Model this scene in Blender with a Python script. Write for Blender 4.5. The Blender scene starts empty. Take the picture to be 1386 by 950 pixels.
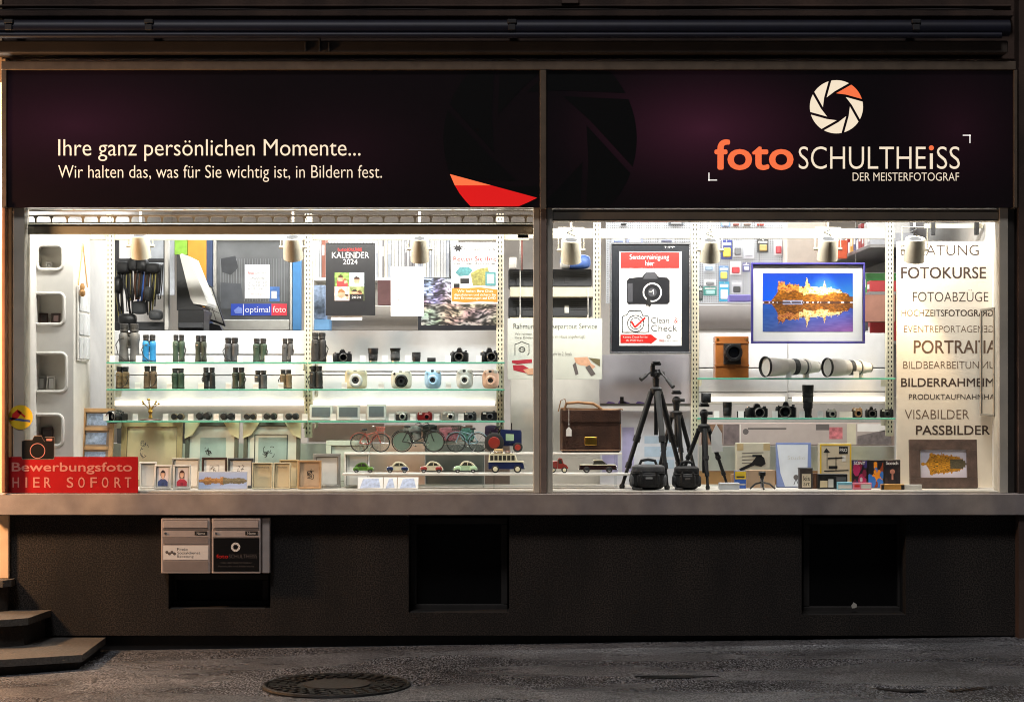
import bpy, math, random
from mathutils import Vector, Matrix
random.seed(7)
R = math.radians
SC = bpy.context.scene
COL = SC.collection

# ---------------------------------------------------------------- camera, sky, sun, exposure
FPX, D0, CXP, HOR, ZC = 2600.0, 10.0, 693.0, 530.0, 1.33
cd = bpy.data.cameras.new("camera"); cam = bpy.data.objects.new("camera", cd); COL.objects.link(cam)
cam.location = (0, -D0, ZC); cam.rotation_euler = (R(90), 0, 0)
cd.sensor_width = 36; cd.lens = 36*FPX/1386; cd.shift_y = (HOR-475)/1386; cd.clip_end = 400
SC.camera = cam
wd = bpy.data.worlds.new("World"); SC.world = wd; wd.use_nodes = True
wn = wd.node_tree.nodes; wl = wd.node_tree.links
sky = wn.new("ShaderNodeTexSky"); sky.sky_type = 'NISHITA'; sky.sun_disc = False
sky.sun_elevation = R(52); sky.sun_rotation = R(165)
wn["Background"].inputs[1].default_value = 0.004
wl.new(sky.outputs[0], wn["Background"].inputs[0])
sl = bpy.data.lights.new("sun", 'SUN'); sl.energy = 0.95; sl.angle = R(12); sl.color = (1, .96, .95)
sun = bpy.data.objects.new("sun", sl); COL.objects.link(sun)
sun.rotation_euler = (R(38), 0, R(-15))
SC.view_settings.view_transform = 'Standard'
SC.view_settings.look = 'None'; SC.view_settings.exposure = 0.0; SC.view_settings.gamma = 1
SC.view_settings.use_curve_mapping = False
SC.render.engine = 'CYCLES'
SC.cycles.use_denoising = True; SC.cycles.filter_width = 1.05
SC.cycles.max_bounces = 8; SC.cycles.transparent_max_bounces = 16
SC.cycles.sample_clamp_indirect = 4

def area(name, loc, rot, sx, sy, power, col=(1, 1, 1)):
    l = bpy.data.lights.new(name, 'AREA'); l.shape = 'RECTANGLE'; l.size = sx; l.size_y = sy; l.energy = power; l.color = col
    o = bpy.data.objects.new(name, l); COL.objects.link(o); o.location = loc; o.rotation_euler = rot
    return o
# fluorescent tubes under the ceiling of the two window displays and of the shop room
area("display_tube_light", (-1.25, .07, 2.42), (R(27), 0, 0), 2.3, .07, 52, (1, .965, .92))
area("display_tube_light", (1.25, .07, 2.42), (R(27), 0, 0), 2.3, .07, 52, (1, .965, .92))
# fill strips added unseen behind jambs and mullion to light the goods' fronts
for x, p in ((-2.575, 5.0), (.128, 1.7), (.198, 1.7), (2.57, 4.2)): area("jamb_fill_light", (x, .062, 1.45), (R(90), 0, 0), .03, 1.25, p, (1, .955, .90))
area("shop_tube_light", (-1.3, 2.2, 2.68), (0, 0, 0), 2.0, .9, 55, (.95, .975, 1))
area("shop_tube_light", (1.3, 2.2, 2.68), (0, 0, 0), 2.0, .9, 55, (.95, .975, 1))

# ---------------------------------------------------------------- pixel <-> place helpers
def kk(y): return (D0+y)/FPX                       # metres per photo pixel at depth y
def PX(px, y): return (px-CXP)*kk(y)
def PZ(py, y): return ZC+(HOR-py)*kk(y)
def W(px, py, y): return Vector((PX(px, y), y, PZ(py, y)))

# ---------------------------------------------------------------- materials
def lin(c):
    c = c/255.0
    return c/12.92 if c <= .04045 else ((c+.055)/1.055)**2.4
def L3(rgb): return tuple(lin(c) for c in rgb)
MATS = {}
def mat(name, rgb, rough=.5, metal=0, var=.12, scale=18, bump=0, bscale=60, emit=0, coat=0, spec=.5):
    if name in MATS: return MATS[name]
    m = bpy.data.materials.new(name); m.use_nodes = True
    n, l = m.node_tree.nodes, m.node_tree.links
    b = n["Principled BSDF"]
    b.inputs["Roughness"].default_value = rough; b.inputs["Metallic"].default_value = metal
    b.inputs["Specular IOR Level"].default_value = spec
    if coat: b.inputs["Coat Weight"].default_value = coat; b.inputs["Coat Roughness"].default_value = .08
    c = L3(rgb)
    tc = n.new("ShaderNodeTexCoord")
    if var:
        nz = n.new("ShaderNodeTexNoise"); nz.inputs["Scale"].default_value = scale; nz.inputs["Detail"].default_value = 4
        l.new(tc.outputs["Object"], nz.inputs["Vector"])
        r = n.new("ShaderNodeValToRGB")
        r.color_ramp.elements[0].position = .3; r.color_ramp.elements[1].position = .7
        r.color_ramp.elements[0].color = tuple(x*(1-var) for x in c)+(1,)
        r.color_ramp.elements[1].color = tuple(min(1, x*(1+var)) for x in c)+(1,)
        l.new(nz.outputs[0], r.inputs[0]); l.new(r.outputs[0], b.inputs["Base Color"])
    else: b.inputs["Base Color"].default_value = c+(1,)
    if bump:
        nb = n.new("ShaderNodeTexNoise"); nb.inputs["Scale"].default_value = bscale; nb.inputs["Detail"].default_value = 5
        l.new(tc.outputs["Object"], nb.inputs["Vector"])
        bp = n.new("ShaderNodeBump"); bp.inputs["Strength"].default_value = bump; bp.inputs["Distance"].default_value = .01
        l.new(nb.outputs[0], bp.inputs["Height"]); l.new(bp.outputs[0], b.inputs["Normal"])
    if emit:
        b.inputs["Emission Color"].default_value = c+(1,); b.inputs["Emission Strength"].default_value = emit
    MATS[name] = m
    return m
def clear_mat(name, tint, gloss=0.0, grough=.03):
    if name in MATS: return MATS[name]
    m = bpy.data.materials.new(name); m.use_nodes = True
    n, l = m.node_tree.nodes, m.node_tree.links
    out = n["Material Output"]; n.remove(n["Principled BSDF"])
    t = n.new("ShaderNodeBsdfTransparent"); t.inputs[0].default_value = tint+(1,)
    if gloss:
        g = n.new("ShaderNodeBsdfGlossy"); g.inputs["Roughness"].default_value = grough
        lw = n.new("ShaderNodeFresnel"); lw.inputs[0].default_value = 1.45
        mx = n.new("ShaderNodeMixShader"); mm = n.new("ShaderNodeMath"); mm.operation = 'MULTIPLY'; mm.inputs[1].default_value = gloss
        l.new(lw.outputs[0], mm.inputs[0]); l.new(mm.outputs[0], mx.inputs[0])
        l.new(t.outputs[0], mx.inputs[1]); l.new(g.outputs[0], mx.inputs[2]); l.new(mx.outputs[0], out.inputs[0])
    else: l.new(t.outputs[0], out.inputs[0])
    MATS[name] = m
    return m
def print_mat():
    m = bpy.data.materials.new("photo_print"); m.use_nodes = True
    n, l = m.node_tree.nodes, m.node_tree.links
    a = n.new("ShaderNodeAttribute"); a.attribute_name = "Col"
    b = n["Principled BSDF"]; b.inputs["Roughness"].default_value = .45
    l.new(a.outputs["Color"], b.inputs["Base Color"])
    MATS["photo_print"] = m
    return m
PRINT = print_mat()
WHITE = mat("white_paint", (222, 219, 212), .5, var=.04)
PAPER = mat("paper", (232, 230, 226), .7, var=.03)
CARDM = mat("price_card", (236, 236, 232), .7, var=.02)
CREAMP = mat("cream_metal", (206, 199, 176), .45, var=.06)
BLACK = mat("black_plastic", (24, 24, 25), .42, var=.25, scale=40)
BLACKR = mat("black_rubber", (34, 34, 35), .62, var=.2, scale=60, bump=.15, bscale=300)
DARK = mat("dark_grey_plastic", (52, 53, 56), .5, var=.15)
mat("bevel_line", (92, 84, 72), .6, var=0)
INK = mat("black_ink", (22, 20, 20), .6, var=0)
GREYINK = mat("grey_ink", (96, 90, 88), .6, var=0)
REDINK = mat("red_ink", (205, 34, 28), .5, var=.05)
CHROME = mat("chrome", (205, 205, 205), .22, 1, var=.04)
ALU = mat("aluminium", (168, 166, 160), .38, .9, var=.08)
GLASSB = mat("lens_glass", (10, 10, 16), .05, 0, var=0, coat=1)

# ---------------------------------------------------------------- mesh builder
class MB:
    def __init__(s): s.v = []; s.f = []; s.mi = []; s.ms = []; s.cols = None; s.marks = []
    def m(s, mt):
        if mt not in s.ms: s.ms.append(mt)
        return s.ms.index(mt)
    def add(s, vs, fs, mt):
        o = len(s.v); s.v += [Vector(p) for p in vs]; i = s.m(mt)
        for f in fs: s.f.append([o+a for a in f]); s.mi.append(i)
    def box(s, x0, x1, y0, y1, z0, z1, mt, b=0.0):
        b = min(b, abs(x1-x0)*.45, abs(y1-y0)*.45, abs(z1-z0)*.45)
        if b <= 0:
            vs = [(x, y, z) for x in (x0, x1) for y in (y0, y1) for z in (z0, z1)]
            s.add(vs, [(0, 1, 3, 2), (4, 6, 7, 5), (0, 4, 5, 1), (2, 3, 7, 6), (0, 2, 6, 4), (1, 5, 7, 3)], mt); return
        c = Vector(((x0+x1)/2, (y0+y1)/2, (z0+z1)/2)); h = Vector((abs(x1-x0)/2, abs(y1-y0)/2, abs(z1-z0)/2))
        vs = []; idx = {}
        for sx in (-1, 1):
            for sy in (-1, 1):
                for sz in (-1, 1):
                    for ax in range(3):
                        q = [sx*(h[0]-b), sy*(h[1]-b), sz*(h[2]-b)]; q[ax] = (sx, sy, sz)[ax]*h[ax]
                        idx[(sx, sy, sz, ax)] = len(vs); vs.append(c+Vector(q))
        fs = []
        for ax in range(3):
            o1, o2 = [a for a in range(3) if a != ax]
            for sg in (-1, 1):
                f = []
                for a, e in ((-1, -1), (1, -1), (1, 1), (-1, 1)):
                    t = [0, 0, 0]; t[ax] = sg; t[o1] = a; t[o2] = e; f.append(idx[tuple(t)+(ax,)])
                fs.append(f)
        for ax in range(3):
            o1, o2 = [a for a in range(3) if a != ax]
            for a in (-1, 1):
                for e in (-1, 1):
                    f = []
                    for sg, k in ((-1, o1), (-1, o2), (1, o2), (1, o1)):
                        t = [0, 0, 0]; t[ax] = sg; t[o1] = a; t[o2] = e; f.append(idx[tuple(t)+(k,)])
                    fs.append(f)
        for sx in (-1, 1):
            for sy in (-1, 1):
                for sz in (-1, 1): fs.append([idx[(sx, sy, sz, k)] for k in range(3)])
        s.add(vs, fs, mt)
    def rev(s, p, d, prof, mt, n=20, caps=True):
        p = Vector(p); d = Vector(d).normalized()
        u = d.orthogonal().normalized(); w = d.cross(u)
        vs = []; fs = []
        for t, r in prof:
            for k in range(n):
                a = 2*math.pi*k/n; vs.append(p+d*t+(u*math.cos(a)+w*math.sin(a))*r)
        for i in range(len(prof)-1):
            for k in range(n):
                k2 = (k+1) % n; fs.append((i*n+k, i*n+k2, (i+1)*n+k2, (i+1)*n+k))
        if caps:
            fs.append(list(range(n))[::-1]); q = (len(prof)-1)*n; fs.append([q+k for k in range(n)])
        s.add(vs, fs, mt)
    def cyl(s, p0, p1, r0, r1=None, mt=None, n=14):
        p0, p1 = Vector(p0), Vector(p1)
        s.rev(p0, p1-p0, [(0, r0), ((p1-p0).length, r0 if r1 is None else r1)], mt, n)
    def pipe(s, pts, r, mt, n=8, closed=False):
        pts = [Vector(p) for p in pts]; N = len(pts); vs = []; fs = []; u = None
        for i in range(N):
            a = pts[(i-1) % N] if (closed or i > 0) else pts[i]; b = pts[(i+1) % N] if (closed or i < N-1) else pts[i]
            d = (b-a).normalized()
            if u is None: u = d.orthogonal().normalized()
            u = (u-d*u.dot(d)).normalized(); w = d.cross(u)
            for k in range(n):
                an = 2*math.pi*k/n; vs.append(pts[i]+(u*math.cos(an)+w*math.sin(an))*r)
        for i in range(N if closed else N-1):
            j = (i+1) % N
            for k in range(n): fs.append((i*n+k, i*n+(k+1) % n, j*n+(k+1) % n, j*n+k))
        if not closed: fs.append(list(range(n))[::-1]); fs.append([(N-1)*n+k for k in range(n)])
        s.add(vs, fs, mt)
    def ring(s, c, axis, rad, r, mt, n=28, m=8):
        c = Vector(c); d = Vector(axis).normalized(); u = d.orthogonal().normalized(); w = d.cross(u)
        s.pipe([c+(u*math.cos(2*math.pi*k/n)+w*math.sin(2*math.pi*k/n))*rad for k in range(n)], r, mt, m, True)
    def prism(s, poly, y0, y1, mt, inset=0.0):
        n = len(poly); cx = sum(p[0] for p in poly)/n; cz = sum(p[1] for p in poly)/n
        if inset:
            q = [(cx+(x-cx)*(1-inset), cz+(z-cz)*(1-inset)) for x, z in poly]; e = min(abs(y1-y0)*.3, .012)
            rows = [[(x, y0, z) for x, z in q], [(x, y0+e, z) for x, z in poly], [(x, y1-e, z) for x, z in poly], [(x, y1, z) for x, z in q]]
        else: rows = [[(x, y0, z) for x, z in poly], [(x, y1, z) for x, z in poly]]
        vs = [p for r in rows for p in r]; fs = [list(range(n)), [(len(rows)-1)*n+k for k in range(n)][::-1]]
        for i in range(len(rows)-1):
            for k in range(n): fs.append((i*n+k, (i+1)*n+k, (i+1)*n+(k+1) % n, i*n+(k+1) % n))
        s.add(vs, fs, mt)
    def slab(s, poly, z0, z1, mt):
        n = len(poly); vs = [(x, y, z0) for x, y in poly]+[(x, y, z1) for x, y in poly]
        fs = [list(range(n))[::-1], [n+k for k in range(n)]]+[(k, (k+1) % n, n+(k+1) % n, n+k) for k in range(n)]
        s.add(vs, fs, mt)
    def sell(s, c, rad, mt, e=.5, n=20, m=12):
        def pw(a): return math.copysign(abs(a)**e, a)
        vs = []; fs = []
        for i in range(m+1):
            ph = -math.pi/2+math.pi*i/m
            for k in range(n):
                th = 2*math.pi*k/n
                vs.append((c[0]+rad[0]*pw(math.cos(ph))*pw(math.cos(th)), c[1]+rad[1]*pw(math.cos(ph))*pw(math.sin(th)), c[2]+rad[2]*pw(math.sin(ph))))
        for i in range(m):
            for k in range(n): fs.append((i*n+k, i*n+(k+1) % n, (i+1)*n+(k+1) % n, (i+1)*n+k))
        s.add(vs, fs, mt)
    def quad(s, pts, mt): s.add(pts, [list(range(len(pts)))], mt)
    def disc(s, c, axis, r, mt, n=24):
        c = Vector(c); d = Vector(axis).normalized(); u = d.orthogonal().normalized(); w = d.cross(u)
        s.add([c+(u*math.cos(2*math.pi*k/n)+w*math.sin(2*math.pi*k/n))*r for k in range(n)], [list(range(n))], mt)
    def xf(s, M):
        s.v = [M @ p for p in s.v]; return s
    def build(s, name, parent=None, loc=None, smooth=True, kind=None, ang=35):
        if name.endswith("lettering") and len(s.marks) > 1:      # one part per line of writing
            for (v0, f0), (v1, f1) in zip(s.marks, s.marks[1:]+[(len(s.v), len(s.f))]):
                q = MB(); q.ms = s.ms; q.v = s.v[v0:v1]; q.f = [[i-v0 for i in f] for f in s.f[f0:f1]]; q.mi = s.mi[f0:f1]; o = q.build(name, parent, loc, smooth)
            return o
        me = bpy.data.meshes.new(name); me.from_pydata([tuple(p) for p in s.v], [], s.f)
        for mt in s.ms: me.materials.append(mt)
        me.polygons.foreach_set("material_index", s.mi)
        if s.cols:
            ca = me.color_attributes.new("Col", 'FLOAT_COLOR', 'CORNER'); i = 0
            for p, c in zip(me.polygons, s.cols):
                for _ in p.loop_indices: ca.data[i].color = c+(1,); i += 1
        if smooth:
            me.polygons.foreach_set("use_smooth", [True]*len(me.polygons)); me.set_sharp_from_angle(angle=R(ang))
        me.update()
        o = bpy.data.objects.new(name, me); COL.objects.link(o)
        if parent: o.parent = parent
        if loc is not None: o.location = loc
        if kind: o["kind"] = kind
        return o

def tag(o, label, cat, group=None):
    o["label"] = label; o["category"] = cat
    if group: o["group"] = group
    return o
def T(name, label, cat, loc, group=None, rz=0):
    o = bpy.data.objects.new(name, None); COL.objects.link(o); o.location = loc; o.rotation_euler = (0, 0, rz); o.empty_display_size = .05
    return tag(o, label, cat, group)
def clone(o, loc=None, label=None, rz=None):
    c = o.copy(); COL.objects.link(c)
    if loc is not None: c.location = loc
    if rz is not None: c.rotation_euler.z = rz
    if label: c["label"] = label
    for ch in list(o.children):
        a = ch.copy(); COL.objects.link(a); a.parent = c
        for g in list(ch.children):
            b = g.copy(); COL.objects.link(b); b.parent = a
    return c

# ---------------------------------------------------------------- lettering
TXT = {}
def text_mesh(body):
    key = body
    if key not in TXT:
        c = bpy.data.curves.new("lettering", 'FONT'); c.body = body; c.offset = -.008; c.resolution_u = 4
        c.dimensions = '2D'; c.fill_mode = 'FRONT'
        o = bpy.data.objects.new("lettering", c); COL.objects.link(o); bpy.context.view_layer.update()
        dg = bpy.context.evaluated_depsgraph_get(); me = o.evaluated_get(dg).to_mesh()
        vs = [tuple(v.co) for v in me.vertices]; fs = [tuple(p.vertices) for p in me.polygons]
        o.evaluated_get(dg).to_mesh_clear(); bpy.data.objects.remove(o); bpy.data.curves.remove(c)
        TXT[key] = (vs, fs)
    return TXT[key]
CAP = max(v[1] for v in text_mesh("H")[0])

class Flat:
    """photo-pixel coordinates on an upright sheet; local origin = its bottom centre"""
    def __init__(s, cx, cy, y, front=0.0): s.cx, s.cy, s.y, s.k, s.fr = cx, cy, y, kk(y), front
    def p(s, px, py, lay=1): return ((px-s.cx)*s.k, s.fr-lay*.0007, (s.cy-py)*s.k)
    def loc(s): return W(s.cx, s.cy, s.y)
    def rect(s, mb, x0, y0, x1, y1, mt, lay=1): mb.quad([s.p(x0, y1, lay), s.p(x1, y1, lay), s.p(x1, y0, lay), s.p(x0, y0, lay)], mt)
    def poly(s, mb, pts, mt, lay=1): mb.quad([s.p(x, y, lay) for x, y in pts], mt)
    def disc(s, mb, x, y, r, mt, lay=1, n=24): s.poly(mb, [(x+r*math.cos(2*math.pi*k/n), y+r*math.sin(2*math.pi*k/n)) for k in range(n)], mt, lay)
    def line(s, mb, pts, w, mt, lay=1):
        for (a, b), (c, d) in zip(pts, pts[1:]):
            l = math.hypot(c-a, d-b) or 1; nx, ny = -(d-b)/l*w/2, (c-a)/l*w/2
            s.poly(mb, [(a+nx, b+ny), (c+nx, d+ny), (c-nx, d-ny), (a-nx, b-ny)], mt, lay)
    def text(s, mb, body, x0, x1, base, top, mt, lay=2, bold=0.0):
        """x0..x1 the ink's width, base the baseline, top the cap line, all in photo pixels (x1 None: natural width)"""
        vs, fs = text_mesh(body)
        if not vs: return
        a = min(v[0] for v in vs); b = max(v[0] for v in vs); sz = (base-top)/CAP
        sx = sz if x1 is None else (x1-x0)/(b-a)
        mb.marks.append((len(mb.v), len(mb.f))); b_ = bold*sz*.62
        if bold and x1 is not None: x0 += b_; sx = (x1-b_-x0)/(b-a)
        # bold strokes: the glyphs laid down several times, each a hair in front of the last
        offs = [(0, 0)] if not bold else [(-b_, 0), (b_, 0), (0, -b_*.8), (0, b_*.8), (-b_*.7, -b_*.6), (b_*.7, -b_*.6), (b_*.7, b_*.6), (-b_*.7, b_*.6)]
        for i, (dx, dy) in enumerate(offs): mb.add([s.p(x0+dx+(v[0]-a)*sx, base+dy-v[1]*sz, lay+i*.08) for v in vs], fs, mt)
    def picture(s, x0, y0, x1, y1, nx, ny, fn, name, parent, lay=1):
        mb = MB(); mb.cols = []; i = mb.m(PRINT)
        for j in range(ny+1):
            for q in range(nx+1): mb.v.append(Vector(s.p(x0+(x1-x0)*q/nx, y0+(y1-y0)*j/ny, lay)))
        for j in range(ny):
            for q in range(nx):
                a = j*(nx+1)+q; mb.f.append([a+nx+1, a+nx+2, a+1, a]); mb.mi.append(i)
                mb.cols.append(L3(fn((q+.5)/nx, (j+.5)/ny)))
        return mb.build(name, parent, smooth=False)

def board(name, label, cat, x0, y0, x1, y1, y, t, mt, group=None, b=.001):
    F = Flat((x0+x1)/2, y1, y, -t); mb = MB(); k = F.k
    mb.box(-(x1-x0)/2*k, (x1-x0)/2*k, -t, 0, 0, (y1-y0)*k, mt, b)
    o = mb.build(name, None, F.loc()); tag(o, label, cat, group)
    return o, F
def framed(name, label, cat, x0, y0, x1, y1, y, t, fm, w, group=None, inner=None, lean=0):
    """a picture frame: four moulded rails, backing sheet of material inner; returns thing, Flat on the sheet"""
    F = Flat((x0+x1)/2, y1, y, -t*.45); k = F.k; o = T(name, label, cat, F.loc(), group)
    hw, h, w = (x1-x0)/2*k, (y1-y0)*k, w*k; mb = MB()
    mb.box(-hw, hw, -t, 0, 0, w, fm, .0015); mb.box(-hw, hw, -t, 0, h-w, h, fm, .0015)
    mb.box(-hw, -hw+w, -t+.0004, -.0004, w, h-w, fm, .0015); mb.box(hw-w, hw, -t+.0004, -.0004, w, h-w, fm, .0015)
    mb.build("frame", o)
    m2 = MB(); m2.box(-hw+w*.9, hw-w*.9, -t*.45, -t*.1, w*.9, h-w*.9, inner or PAPER); m2.build("mount", o)
    if inner: m3 = MB(); e = w/k+.4; F.line(m3, [(x0+e, y0+e), (x1-e, y0+e), (x1-e, y1-e), (x0+e, y1-e), (x0+e, y0+e)], .7, MATS["bevel_line"], .5); m3.build("bevel_line", o, smooth=False)
    if lean: o.rotation_euler.x = R(-lean)
    return o, F
def clip_poly(poly, x0, y0, x1, y1):
    for ax, lim, sg in ((0, x0, 1), (0, x1, -1), (1, y0, 1), (1, y1, -1)):
        out = []
        for a, b in zip(poly, poly[1:]+poly[:1]):
            ia, ib = (a[ax]-lim)*sg >= 0, (b[ax]-lim)*sg >= 0
            if ia: out.append(a)
            if ia != ib:
                t = (lim-a[ax])/(b[ax]-a[ax]); out.append((a[0]+(b[0]-a[0])*t, a[1]+(b[1]-a[1])*t))
        poly = out
        if not poly: break
    return poly
def iris(cx, cy, Ro, Ri, n=8, rot=0.0, gap=.03):
    """the blades of a camera shutter as polygons in pixel coordinates"""
    V = [(Ri*math.cos(rot+2*math.pi*i/n), Ri*math.sin(rot+2*math.pi*i/n)) for i in range(n)]
    def hit(p, d):
        b = p[0]*d[0]+p[1]*d[1]; c = p[0]**2+p[1]**2-Ro*Ro; t = -b+math.sqrt(b*b-c); return (p[0]+d[0]*t, p[1]+d[1]*t)
    out = []
    for i in range(n):
        a, b, z = V[i], V[(i+1) % n], V[i-1]
        d = ((b[0]-a[0]), (b[1]-a[1])); l = math.hypot(*d); d = (d[0]/l, d[1]/l)
        e = ((a[0]-z[0]), (a[1]-z[1])); l = math.hypot(*e); e = (e[0]/l, e[1]/l)
        g = gap*Ro; nr = (-e[1]*g, e[0]*g)
        if nr[0]*(b[0]-a[0])+nr[1]*(b[1]-a[1]) < 0: nr = (-nr[0], -nr[1])
        a2 = (a[0]+nr[0]+d[0]*g*.3, a[1]+nr[1]+d[1]*g*.3)
        q0, q1 = hit(a2, e), hit(b, d)
        t0, t1 = math.atan2(q0[1], q0[0]), math.atan2(q1[1], q1[0])
        while t1-t0 > math.pi: t1 -= 2*math.pi
        while t1-t0 < -math.pi: t1 += 2*math.pi
        arc = [(Ro*math.cos(t0+(t1-t0)*k/7), Ro*math.sin(t0+(t1-t0)*k/7)) for k in range(8)]
        out.append([(cx+x, cy+y) for x, y in [a2]+arc+[b]])
    return out
# ---------------------------------------------------------------- ground
def gz(x): return .012+.0165*max(-6, min(6, x))
def ground():
    m = mat("asphalt", (84, 86, 90), .62, var=.4, scale=2.2, spec=.5); n, l = m.node_tree.nodes, m.node_tree.links
    b = n["Principled BSDF"]; tc = n.new("ShaderNodeTexCoord")
    sp = n.new("ShaderNodeTexNoise"); sp.inputs["Scale"].default_value = 120; sp.inputs["Detail"].default_value = 4; sp.inputs["Roughness"].default_value = .7
    gm = n.new("ShaderNodeMapping"); gm.inputs["Scale"].default_value = (1, .3, 1)
    l.new(tc.outputs["Object"], gm.inputs[0]); l.new(gm.outputs[0], sp.inputs["Vector"])
    base = b.inputs["Base Color"].links[0].from_socket
    r = n.new("ShaderNodeValToRGB"); r.color_ramp.elements[0].position = .40; r.color_ramp.elements[1].position = .66
    r.color_ramp.elements[0].color = (.14, .14, .14, 1); r.color_ramp.elements[1].color = (4.2, 4.15, 4.1, 1)
    l.new(sp.outputs[0], r.inputs[0])
    mx = n.new("ShaderNodeMix"); mx.data_type = 'RGBA'; mx.blend_type = 'MULTIPLY'; mx.inputs[0].default_value = 1
    l.new(base, mx.inputs[6]); l.new(r.outputs[0], mx.inputs[7]); l.new(mx.outputs[2], b.inputs["Base Color"])
    wet = n.new("ShaderNodeTexNoise"); wet.inputs["Scale"].default_value = 1.3; wet.inputs["Detail"].default_value = 3
    mp = n.new("ShaderNodeMapping"); mp.inputs["Scale"].default_value = (.5, 1.6, 1)
    l.new(tc.outputs["Object"], mp.inputs[0]); l.new(mp.outputs[0], wet.inputs["Vector"])
    rr = n.new("ShaderNodeMapRange"); rr.inputs[1].default_value = .35; rr.inputs[2].default_value = .65; rr.inputs[3].default_value = .14; rr.inputs[4].default_value = .44
    l.new(wet.outputs[0], rr.inputs[0]); l.new(rr.outputs[0], b.inputs["Roughness"])
    bp = n.new("ShaderNodeBump"); bp.inputs["Strength"].default_value = .8; bp.inputs["Distance"].default_value = .006
    l.new(sp.outputs[0], bp.inputs["Height"]); l.new(bp.outputs[0], b.inputs["Normal"])
    mb = MB(); xs = [-60, -20, -6, -3, 0, 3, 6, 20, 60]; ys = [-90, -30, -10, -4, -1.5, 0, .6]
    for y in ys:
        for x in xs: mb.v.append(Vector((x, y, gz(x))))
    i = mb.m(m); w = len(xs)
    for a in range(len(ys)-1):
        for q in range(w-1): mb.f.append([a*w+q, a*w+q+1, (a+1)*w+q+1, (a+1)*w+q]); mb.mi.append(i)
    mb.build("street", kind="structure", smooth=False)
ground()

# ---------------------------------------------------------------- plinth wall with basement openings
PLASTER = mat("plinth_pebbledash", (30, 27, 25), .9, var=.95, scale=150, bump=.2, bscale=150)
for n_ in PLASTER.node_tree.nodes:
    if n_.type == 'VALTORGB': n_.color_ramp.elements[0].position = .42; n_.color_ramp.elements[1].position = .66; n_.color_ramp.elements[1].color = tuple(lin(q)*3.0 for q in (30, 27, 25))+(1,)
BROWNW = mat("brown_render", (76, 60, 53), .85, var=.18, scale=5, bump=.3, bscale=120)
LSTOP = mat("light_stop_black", (9, 9, 9), .8, var=.1)
Z_SILL0 = PZ(697, -.10); Z_SILL1 = PZ(666.5, -.10)
opn = [(228, 366, 774, 824), (553, 689, 697, 829), (1085, 1226, 697, 832)]
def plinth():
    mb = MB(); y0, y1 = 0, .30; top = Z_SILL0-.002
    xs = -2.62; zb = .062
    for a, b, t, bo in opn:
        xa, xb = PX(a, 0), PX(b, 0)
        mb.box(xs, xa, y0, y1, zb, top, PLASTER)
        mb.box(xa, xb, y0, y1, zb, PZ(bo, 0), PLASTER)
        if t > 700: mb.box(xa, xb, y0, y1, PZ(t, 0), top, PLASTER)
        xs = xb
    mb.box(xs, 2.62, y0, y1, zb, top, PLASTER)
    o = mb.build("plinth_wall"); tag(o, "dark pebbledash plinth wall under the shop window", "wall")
    f = MB(); f.box(-2.615, 2.6, .05, .28, -.2, .0615, mat("plinth_gap_shade", (22, 21, 21), .8, var=.2)); f.build("base_course", o)  # recessed base coloured near black to deepen the shade of the gap
plinth()
FRAMED = mat("basement_frame", (34, 31, 29), .7, var=.2)
def basement(i, lab):
    a, b, t, bo = opn[i]; c = (a+b)/2
    o = T("basement_window", lab, "window", W(c, bo, .16), "basement windows in the plinth wall")
    k = kk(.16); hw = (b-a)/2*kk(0)-.004; h = (bo-t)*kk(0)-.004; f = .035; mb = MB()
    mb.box(-hw, hw, 0, .04, .0, .045, FRAMED, .004); mb.box(-hw, hw, 0, .04, h-f, h, FRAMED, .004)
    mb.box(-hw, -hw+f, .001, .039, .045, h-f, FRAMED, .004); mb.box(hw-f, hw, .001, .039, .045, h-f, FRAMED, .004)
    mb.build("frame", o); mb = MB(); mb.box(-hw-.03, hw+.03, .142, .16, -.03, h+.03, LSTOP); mb.build("light_stop", o)  # hidden black board, added to stop light leaking through the opening
    g = MB(); g.box(-hw+f, hw-f, .03, .036, .045, h-f, mat("basement_glass", (8, 8, 9), .5, var=.2, spec=.15)); g.build("pane", o)
    s = MB(); s.box(-hw, hw, -.13, -.001, .0, .022, FRAMED, .004); s.build("sill", o)
basement(0, "low wide basement window below the letterboxes")
basement(1, "tall dark basement window near the middle of the plinth")
basement(2, "tall dark basement window on the right with a scrap of paper on its sill")
mb = MB(); PS = mat("dull_paper", (150, 146, 138), .8); mb.quad([(-.012, -.01, 0), (.012, -.006, .004), (.016, .01, .018), (0, .014, .03), (-.014, .006, .012)], PS)
mb.quad([(.0, -.012, 0), (.016, .0, .012), (.008, .01, .02)], PS)
tag(mb.build("paper_scrap", None, (PX(1156, .08), .08, PZ(832, 0)+.027)), "crumpled scrap of white paper on the basement window sill", "litter")

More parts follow.
